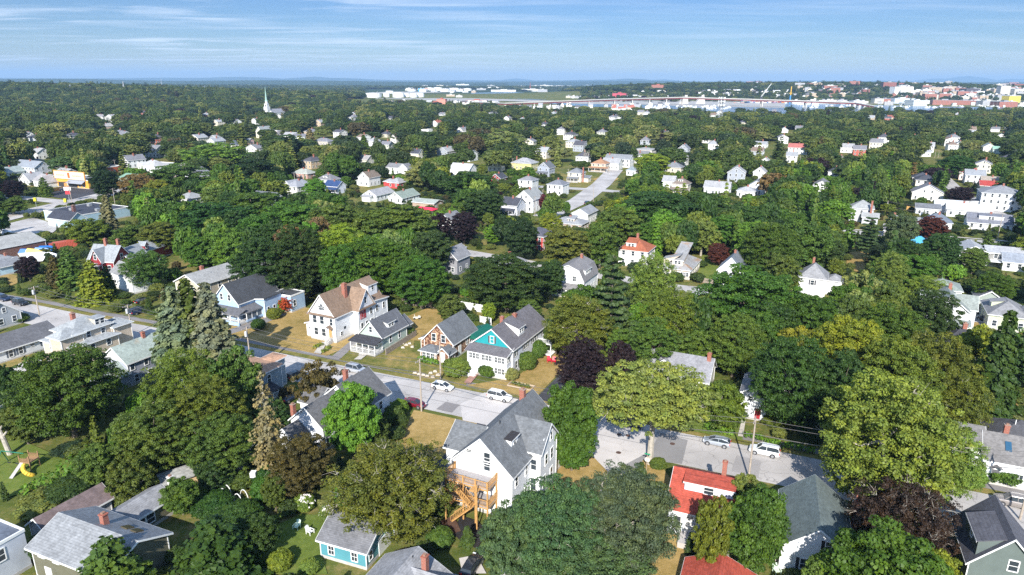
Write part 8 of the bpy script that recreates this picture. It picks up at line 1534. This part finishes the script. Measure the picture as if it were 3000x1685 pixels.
# ------------------------------------------------------------------ garden things
def chair(px, py, ang, m, label, sc=1.0):
    x, y = at(px, py); e = empty('lawn_chair', label, 'chair', (x, y, .05), R(ang)); e.scale = (sc, sc, sc)
    b = MB(); [b.box(-.3+i*.125, -.32, .36, -.2+i*.125, .3, .40) for i in range(5)]; b.build('seat', m, e); b = MB(); [b.hexa([(-.3+i*.125, .28, .3), (-.2+i*.125, .28, .3), (-.2+i*.125, .33, .3), (-.3+i*.125, .33, .3), (-.3+i*.125, .62, 1.0+.06*(2-abs(i-2))), (-.2+i*.125, .62, 1.0+.06*(2-abs(i-2))), (-.2+i*.125, .66, 1.0+.06*(2-abs(i-2))), (-.3+i*.125, .66, 1.0+.06*(2-abs(i-2)))]) for i in range(5)]; b.build('backrest', m, e)
    for q in (-1, 1):
        b = MB(); b.box(q*.38-.06, -.4, .58, q*.38+.06, .4, .62); b.build('armrest', m, e)
        for y_ in (-.36, .34): b = MB(); b.box(q*.36-.03, y_-.05, 0, q*.36+.03, y_+.05, .58); b.build('leg', m, e)
RC = plain('red_plastic', (.60, .02, .05), .4); PG = plain('pale_green_paint', (.60, .74, .60), .5)
chair(1609, 1062, 10, RC, 'left of the two red garden chairs beside the black drive', 1.15); chair(1622, 1064, -12, RC, 'right of the two red garden chairs beside the black drive', 1.15); chair(870, 1550, -15, PG, 'pale green slatted chair on the round lawn'); chair(909, 1565, 60, WHITE, 'white slatted chair on the round lawn')
chair(2275, 1680, 10, PG, 'pale chair at the bottom edge beside the picket fence')
# play set
x_, y_ = at(88, 1372); pl = empty('play_set', 'green and wooden swing set with a yellow spiral slide', 'play set', (x_, y_, .04), R(-10)); GP = plain('green_paint', (.02, .16, .10), .5); TW_ = plain('play_wood', (.34, .20, .10), .8); YP = plain('yellow_plastic', (.75, .50, .06), .4)
b = MB(); b.tube((-4.6, 0, 2.5), (-.6, 0, 2.5), .08); b.tube((-4.6, 0, 2.5), (-5.1, -1.2, 0), .07); b.tube((-4.6, 0, 2.5), (-5.1, 1.2, 0), .07); b.build('swing_frame', GP, pl); b = MB(); b.box(-.7, -.9, 1.4, 1.1, .9, 1.52); [b.box(a_-.06, c_-.06, 0, a_+.06, c_+.06, 2.6) for a_ in (-.65, 1.05) for c_ in (-.85, .85)]; [b.box(-.65+i*.2, .84, 1.5, -.55+i*.2, .88, 2.2) for i in range(9)]; [b.box(-.65+i*.2, -.88, 1.5, -.55+i*.2, -.84, 2.2) for i in range(9)]; b.build('platform', TW_, pl)
b = MB(); b.hexa([(-.6, -.9, 1.4), (0, -.9, 1.4), (0, -.8, 1.5), (-.6, -.8, 1.5), (-.6, -3.2, 0), (0, -3.2, 0), (0, -3.1, .12), (-.6, -3.1, .12)]); b.build('ramp', plain('grey_board', (.40, .38, .36), .8), pl); b = MB(); pr_ = None
for i in range(9):
    a_ = -1.2+i*.36; p_ = (1.5+.9*math.sin(a_), -1.1-1.0*math.cos(a_)*.9-.1*i, 1.5-.17*i)
    if pr_: b.tube(pr_, p_, .32, .32, 8)
    pr_ = p_
b.build('slide', YP, pl); b = MB(); [b.box(q-.25, -.1, .55, q+.25, .12, .6) for q in (-3.6, -2.2)]; [b.tube((q+w_, 0, .6), (q+w_, 0, 2.5), .015, n=3) for q in (-3.6, -2.2) for w_ in (-.22, .22)]; b.build('swings', DARK, pl)
x_, y_ = at(348, 1380); t_2 = empty('picnic_table', 'weathered picnic table beside the vine thicket', 'picnic table', (x_, y_, .04), R(-30)); WG = plain('grey_wood_top', (.48, .44, .40), .8); b = MB(); [b.box(-1, -.4+i*.2, .72, 1, -.23+i*.2, .76) for i in range(4)]; b.build('table_top', WG, t_2)
for q in (-1, 1): b = MB(); b.box(-1, q*.85-.14, .42, 1, q*.85+.14, .46); b.build('bench', WG, t_2); b = MB(); b.tube((q*.7, -.9, .02), (q*.7, -.1, .72), .05, n=4); b.tube((q*.7, .9, .02), (q*.7, .1, .72), .05, n=4); b.box(q*.7-.04, -.9, .36, q*.7+.04, .9, .42); b.build('leg_frame', WG, t_2)
HP = plain('white_hoop', (.78, .78, .74), .5)
for i, (a_, b_2) in enumerate(((636, 1472), (655, 1462), (668, 1452), (682, 1486), (699, 1478), (717, 1466))):
    x, y = at(a_, b_2); b = MB(); pts = [(-.9*math.cos(k*math.pi/10), 0, 1.7*math.sin(k*math.pi/10)) for k in range(11)]; b.path(pts, .06, 5); o = b.build('garden_hoop', HP); o.location = (x, y, .03); o.rotation_euler = (0, 0, R(-30)); tag(o, f"white garden hoop, {['first', 'second', 'third', 'fourth', 'fifth', 'sixth'][i]} from the left in the vegetable bed", 'garden hoop', 'white arched hoops in the vegetable bed')
x_, y_ = at(30, 1333); e = empty('tree_stump', 'tall bare tree stump on the left lawn', 'tree stump', (x_, y_, 0)); b = MB(); b.tube((0, 0, -.1), (-.5, 0, 3), .42, .36, 9); b.tube((-.5, 0, 3), (-1.2, .2, 5.6), .36, .26, 8); b.tube((-.6, 0, 3.2), (.3, 0, 4.2), .2, .14, 6); b.tube((-.8, .1, 4.4), (-.3, 0, 5.2), .18, .1, 6); b.build('trunk', PALEBARK, e)
x_, y_ = at(650, 1672, 2.2); e = empty('garden_umbrella', 'bright crimson garden umbrella at the bottom edge', 'umbrella', (x_, y_, 0)); b = MB(); [b.poly([(0, 0, 2.9), (1.6*math.cos(k*math.pi/4), 1.6*math.sin(k*math.pi/4), 2.2), (1.6*math.cos((k+1)*math.pi/4), 1.6*math.sin((k+1)*math.pi/4), 2.2)]) for k in range(8)]; b.build('canopy', plain('crimson_cloth', (.62, .02, .10), .7), e); b = MB(); b.tube((0, 0, 0), (0, 0, 2.95), .04); b.build('pole', WHITE, e)
# street sign at the junction
x_, y_ = at(1893, 1384); e = empty('stop_sign', 'stop sign seen from behind with a small green street name plate', 'stop sign', (x_, y_, 0), R(64+180-90)); b = MB(); b.box(-.04, -.04, 0, .04, .04, 3.1); b.build('post', plain('sign_post', (.36, .28, .2), .8), e); b = MB(); P8 = [(.42*math.cos(math.pi/8+k*math.pi/4), .42*math.sin(math.pi/8+k*math.pi/4)) for k in range(8)]
b.poly([(p[0], -.05, 2.2+p[1]) for p in P8]); b.poly([(p[0], -.07, 2.2+p[1]) for p in P8][::-1]); b.build('plate', plain('sign_back', (.74, .66, .60), .5), e); b = MB(); b.box(-.45, -.02, 3.1, .45, .02, 3.3); b.build('street_plate', plain('sign_green', (.02, .28, .14), .5), e)
def text(s_, size, m, parent, loc, rot, name='lettering'):
    c = bpy.data.curves.new('t', 'FONT'); c.body = s_; c.size = size; c.extrude = .004; c.align_x = 'CENTER'; c.align_y = 'CENTER'; o = bpy.data.objects.new('t', c); COL.objects.link(o); C.view_layer.update(); dg = C.evaluated_depsgraph_get(); me = bpy.data.meshes.new_from_object(o.evaluated_get(dg)); bpy.data.objects.remove(o); me.materials.clear(); me.materials.append(m); q = put(name, me, parent, loc); q.rotation_euler = rot; return q
# pole sign of the corner shop, traffic lights, boats, container
x_, y_ = at(204, 590); e = empty('pole_sign', 'tall pole sign with orange, white and red panels by the corner', 'sign', (x_, y_, 0), R(10)); b = MB(); b.tube((0, 0, 0), (0, 0, 8.6), .16); b.build('post', STEEL, e)
for (z_, h_, w_, c_) in ((7.4, 1.6, 1.0, (.75, .30, .08)), (5.4, 1.7, 1.6, (.78, .76, .72)), (3.5, 1.6, 1.2, (.55, .04, .05))): b = MB(); b.box(-w_, -.2, z_, w_, .0, z_+h_); b.build('sign_panel', plain('sign_%.2f' % c_[0], c_, .5), e)
for i, (a_, b_2, lab) in enumerate(((108, 612, 'yellow traffic signal on the left corner'), (196, 615, 'yellow traffic signal on the right corner'))):
    x, y = at(a_, b_2); e = empty('traffic_light', lab, 'traffic light', (x, y, 0)); b = MB(); b.tube((0, 0, 0), (0, 0, 4.5), .1); b.build('post', STEEL, e); b = MB(); b.box(-.55, -.4, 3.6, .55, .4, 5.2); b.build('signal_head', plain('signal_yellow', (.72, .66, .03), .5), e)
BLU = plain('blue_tarpaulin', (.02, .16, .55), .45); BWH = plain('boat_white', (.75, .77, .78), .4); BOR = plain('boat_orange', (.65, .14, .03), .5)
for i, (a_, b_2, an, c1_, c2_) in enumerate(((70, 745, 60, BLU, BOR), (85, 752, 20, BLU, BWH), (97, 737, 70, BLU, BWH), (112, 742, 50, BLU, BLU), (122, 735, 60, BLU, BLU), (128, 748, 10, BLU, BLU), (140, 742, 40, BLU, BLU), (103, 752, 0, plain('boat_yellow', (.70, .52, .10), .5), BWH), (108, 768, 10, BWH, BWH), (142, 762, 20, BWH, BWH))):
    x, y = at(a_, b_2); e = empty('boat', ['orange hulled boat under a blue cover at the left of the boat yard', 'boat with a blue and white cover second from the left', 'tall covered boat in the middle of the yard', 'blue wrapped boat beside the tall one', 'blue wrapped boat nearest the container', 'small blue wrapped boat in front', 'blue wrapped boat at the right of the yard', 'yellow boat in front of the covered ones', 'white boat or trailer in front of the yellow one', 'white boat at the right in front'][i], 'boat', (x, y, .4), R(an), 'covered boats stored beside the brick warehouse'); h_ = MB(); h_.hexa([(-2.6, -.7, 0), (2, -.5, 0), (2, .5, 0), (-2.6, .7, 0), (-2.8, -1.1, 1.2), (3, -.3, 1.4), (3, .3, 1.4), (-2.8, 1.1, 1.2)]); h_.build('hull', c2_, e); h_ = MB(); h_.hexa([(-2.7, -1.05, 1.21), (2.8, -.3, 1.4), (2.8, .3, 1.4), (-2.7, 1.05, 1.21), (-2, -.25, 2.5), (1.2, -.1, 2.2), (1.2, .1, 2.2), (-2, .25, 2.5)]); h_.build('cover', c1_, e)
    h_ = MB(); [h_.box(q-.1, -.5, -.4, q+.1, .5, .02) for q in (-1.6, 1.2)]; h_.build('cradle', WOODG, e)
x_, y_ = at(148, 737); e = empty('shipping_container', 'rust red shipping container beside the blue covered boats', 'container', (x_, y_, 0), R(50)); b = MB(); b.box(0, 0, .1, 12, 2.6, 2.7); [b.box(.3+i*.5, -.05, .3, .55+i*.5, 0, 2.5) for i in range(24)]; b.build('body', plain('container_rust', (.50, .11, .07), .6), e); b = MB(); b.box(-.05, .2, .3, 0, 1.25, 2.5); b.box(-.05, 1.35, .3, 0, 2.4, 2.5); b.build('doors', plain('container_rust_dark', (.40, .09, .06), .6), e)
# red and green canopies, mower, bins, planting box, bird feeder, lumber, pool
x_, y_ = at(1250, 612, 2.6); e = empty('canopy_tent', 'bright red garden canopy between the bungalows and the purple trees', 'canopy', (x_, y_, 0), R(A)); b = MB(); b.hexa([(-4.6, -2.6, 2.5), (4.6, -2.6, 2.5), (4.6, 2.6, 2.5), (-4.6, 2.6, 2.5), (-3.4, -.2, 3.4), (3.4, -.2, 3.4), (3.4, .2, 3.4), (-3.4, .2, 3.4)]); b.build('roof', plain('red_canopy', (.72, .03, .08), .6), e); b = MB(); [b.tube((a_, c_, 0), (a_, c_, 2.5), .05) for a_ in (-4.4, 4.4) for c_ in (-2.4, 2.4)]; b.build('posts', STEEL, e)
x_, y_ = at(1380, 975, 2.6); e = empty('carport', 'carport with a deep green metal roof between the brown cottage and the turquoise gabled house', 'carport', (x_-2.2, y_-2.5, 0), R(A)); b = MB(); b.hexa([(0, 0, 2.5), (5.2, 0, 2.5), (5.2, 8, 2.5), (0, 8, 2.5), (0, 0, 2.62), (5.2, 0, 2.62), (5.2, 8, 2.62), (0, 8, 2.62)]); b.hexa([(0, 0, 2.63), (5.2, 0, 2.63), (5.2, 8, 2.63), (0, 8, 2.63), (2.5, 0, 3.6), (2.7, 0, 3.6), (2.7, 8, 3.6), (2.5, 8, 3.6)]); b.build('roof', plain('green_metal', (.01, .12, .085), .5), e); b = MB(); [b.box(a_-.06, c_-.06, 0, a_+.06, c_+.06, 2.5) for a_ in (.1, 5.1) for c_ in (.1, 4, 7.9)]; b.build('posts', WHITE, e)
x_, y_ = at(1221, 936); e = empty('riding_mower', 'cream ride on mower on the gravel behind the cottages', 'mower', (x_, y_, .05), R(10)); CM_ = plain('cream_enamel', (.70, .66, .56), .4); b = MB(); b.box(-.9, -.35, .3, .9, .35, .6); b.box(.3, -.3, .6, .95, .3, .9); b.build('body', CM_, e); b = MB(); b.box(-.5, -.3, .6, 0, .3, .72); b.box(-.6, -.3, .72, -.48, .3, 1.25); b.build('seat', CM_, e)
for a_, c_ in ((-.6, -.4), (-.6, .4), (.6, -.4), (.6, .4)): b = MB(); b.tube((a_, c_-.1, .28), (a_, c_+.1, .28), .28, n=12); b.build('wheel', BLACK, e)
for i, (a_, b_2, c_, lab) in enumerate(((752, 938, (.02, .05, .10), 'dark wheeled bin beside the blue house porch'), (742, 940, (.02, .14, .42), 'blue recycling bin beside the porch'), (724, 942, (.50, .03, .08), 'red tub beside the porch'))):
    x, y = at(a_, b_2); e = empty('bin', lab, 'bin', (x, y, .03), R(A)); b = MB(); h_ = (1.1, .6, .5)[i]; b.hexa([(-.26, -.3, 0), (.26, -.3, 0), (.26, .3, 0), (-.26, .3, 0), (-.33, -.38, h_), (.33, -.38, h_), (.33, .38, h_), (-.33, .38, h_)]); b.build('body', plain('bin_%d' % i, c_, .5), e); b = MB(); b.box(-.36, -.41, h_, .36, .41, h_+.06); b.build('lid', plain('bin_%d' % i, c_, .5), e)
x_, y_ = at(1527, 1133); e = empty('planter', 'wooden edged flower bed on the dry lawn', 'planter', (x_, y_, .04), R(A)); b = MB(); b.box(-2.6, -1.1, 0, 2.6, -.95, .3); b.box(-2.6, .95, 0, 2.6, 1.1, .3); b.box(-2.6, -.95, 0, -2.45, .95, .3); b.box(2.45, -.95, 0, 2.6, .95, .3); b.build('frame', plain('bed_boards', (.46, .36, .26), .8), e); pl_ = put('plants', hedge_mesh([(-2.1, 0), (2.1, 0)], .9, .45, 21, .2), e); pl_.color = (*COLR['olive'], 1)
x_, y_ = at(748, 1434); e = empty('bird_feeder', 'white bird feeder on a thin post', 'bird feeder', (x_, y_, 0)); b = MB(); b.tube((0, 0, 0), (0, 0, 2.2), .04); b.build('post', STEEL, e); b = MB(); b.hexa([(-.4, -.4, 2.2), (.4, -.4, 2.2), (.4, .4, 2.2), (-.4, .4, 2.2), (-.4, -.4, 3.0), (.4, -.4, 3.0), (.4, .4, 3.0), (-.4, .4, 3.0)]); b.build('house_box', WHITE, e)
lawn(plain('black_netting', (.018, .015, .015), .9, .4, 1), pix=[(1325, 1565), (1350, 1515), (1400, 1530), (1425, 1560), (1400, 1612), (1360, 1600)], name='garden_bed')
lay('patio', CONP, [(1355, 1685), (1345, 1640), (1395, 1630), (1425, 1685)]); lay('path', MULCH, [(1290, 1530), (1330, 1515), (1350, 1560), (1300, 1580)])
x_, y_ = at(2660, 725, 0); e = empty('pool_tent', 'pale blue pool canopy glimpsed through the oaks', 'canopy', (x_, y_, 0)); b = MB(); b.hexa([(-6, -3, 2.2), (6, -3, 2.2), (6, 3, 2.2), (-6, 3, 2.2), (-6, -3, 2.6), (6, -3, 2.6), (6, 3, 3.6), (-6, 3, 3.6)]); b.build('roof', plain('sky_blue_cloth', (.10, .45, .70), .6), e); b = MB(); [b.tube((a_, c_, 0), (a_, c_, 2.2), .06) for a_ in (-5.8, 5.8) for c_ in (-2.8, 2.8)]; b.build('posts', STEEL, e)
for i, (a_, b_2) in enumerate(((1170, 1012), (1180, 1020), (1190, 1012), (1200, 1008), (1208, 1018), (1178, 1008), (1216, 1094), (1228, 1098), (1240, 1100), (1252, 1103), (1262, 1095), (1275, 1090), (1283, 1100), (1268, 1106))):
    x, y = at(a_, b_2); b = MB(); q = random.Random(i); b.hexa([(-.5*q.uniform(.6, 1.2), -.35, 0), (.5*q.uniform(.6, 1.2), -.4, 0), (.45, .4, 0), (-.5, .35, 0), (-.3, -.2, .35*q.uniform(.6, 1.3)), (.3, -.25, .4), (.25, .2, .4), (-.3, .2, .3)]); o = b.build('rock', plain('garden_rock', (.50, .44, .37), .9, .3, 3)); o.location = (x, y, .03); tag(o, f"pale garden rock {'in the bank beside the brown cottage' if b_2 < 1050 else 'along the kerb before the brown cottage'}", 'rock', 'rocks in the bank beside the brown cottage' if b_2 < 1050 else 'rocks edging the bank before the brown cottage')
# ------------------------------------------------------------------ the air
hz_m = bpy.data.materials.new('haze'); hz_m.use_nodes = True; t = hz_m.node_tree; t.nodes.clear(); o_ = N(t, 'ShaderNodeOutputMaterial'); pv = N(t, 'ShaderNodeVolumePrincipled')
pv.inputs['Color'].default_value = (.42, .66, .96, 1); pv.inputs['Density'].default_value = .000065; pv.inputs['Anisotropy'].default_value = .0; t.links.new(pv.outputs[0], o_.inputs['Volume'])
b = MB(); b.box(-30000, -200, -25, 30000, 31000, 345); o = b.build('haze', hz_m); o['kind'] = 'stuff'

# where several members of a group share a label, tell them apart by their order from the left
byl = {}
for o in list(COL.objects):
    if o.parent is None and o.get('label') and o.get('category'): byl.setdefault(o['label'], []).append(o)
ORD = ['leftmost', 'second from left', 'third from left', 'fourth from left', 'fifth from left', 'sixth from left', 'seventh from left', 'eighth from left', 'ninth from left', 'tenth from left']
for lab, os_ in byl.items():
    if 1 < len(os_) <= 10:
        os_.sort(key=lambda o: proj(o.location.x, o.location.y, o.location.z)[0])
        for i_, o in enumerate(os_):
            suf = ORD[i_] if i_ < len(os_)-1 or len(os_) > 4 else 'rightmost'; words = lab.split(); room = 16-len(suf.split()); o['label'] = ' '.join(words[:room]).rstrip(',')+', '+suf
for o in COL.objects:
    if o.parent is None and o.get('label'):
        n_w = len(o['label'].split())
        if n_w > 16: print('LONG', o.name, o['label'])
        if n_w < 4: print('SHORT', o.name, o['label'])
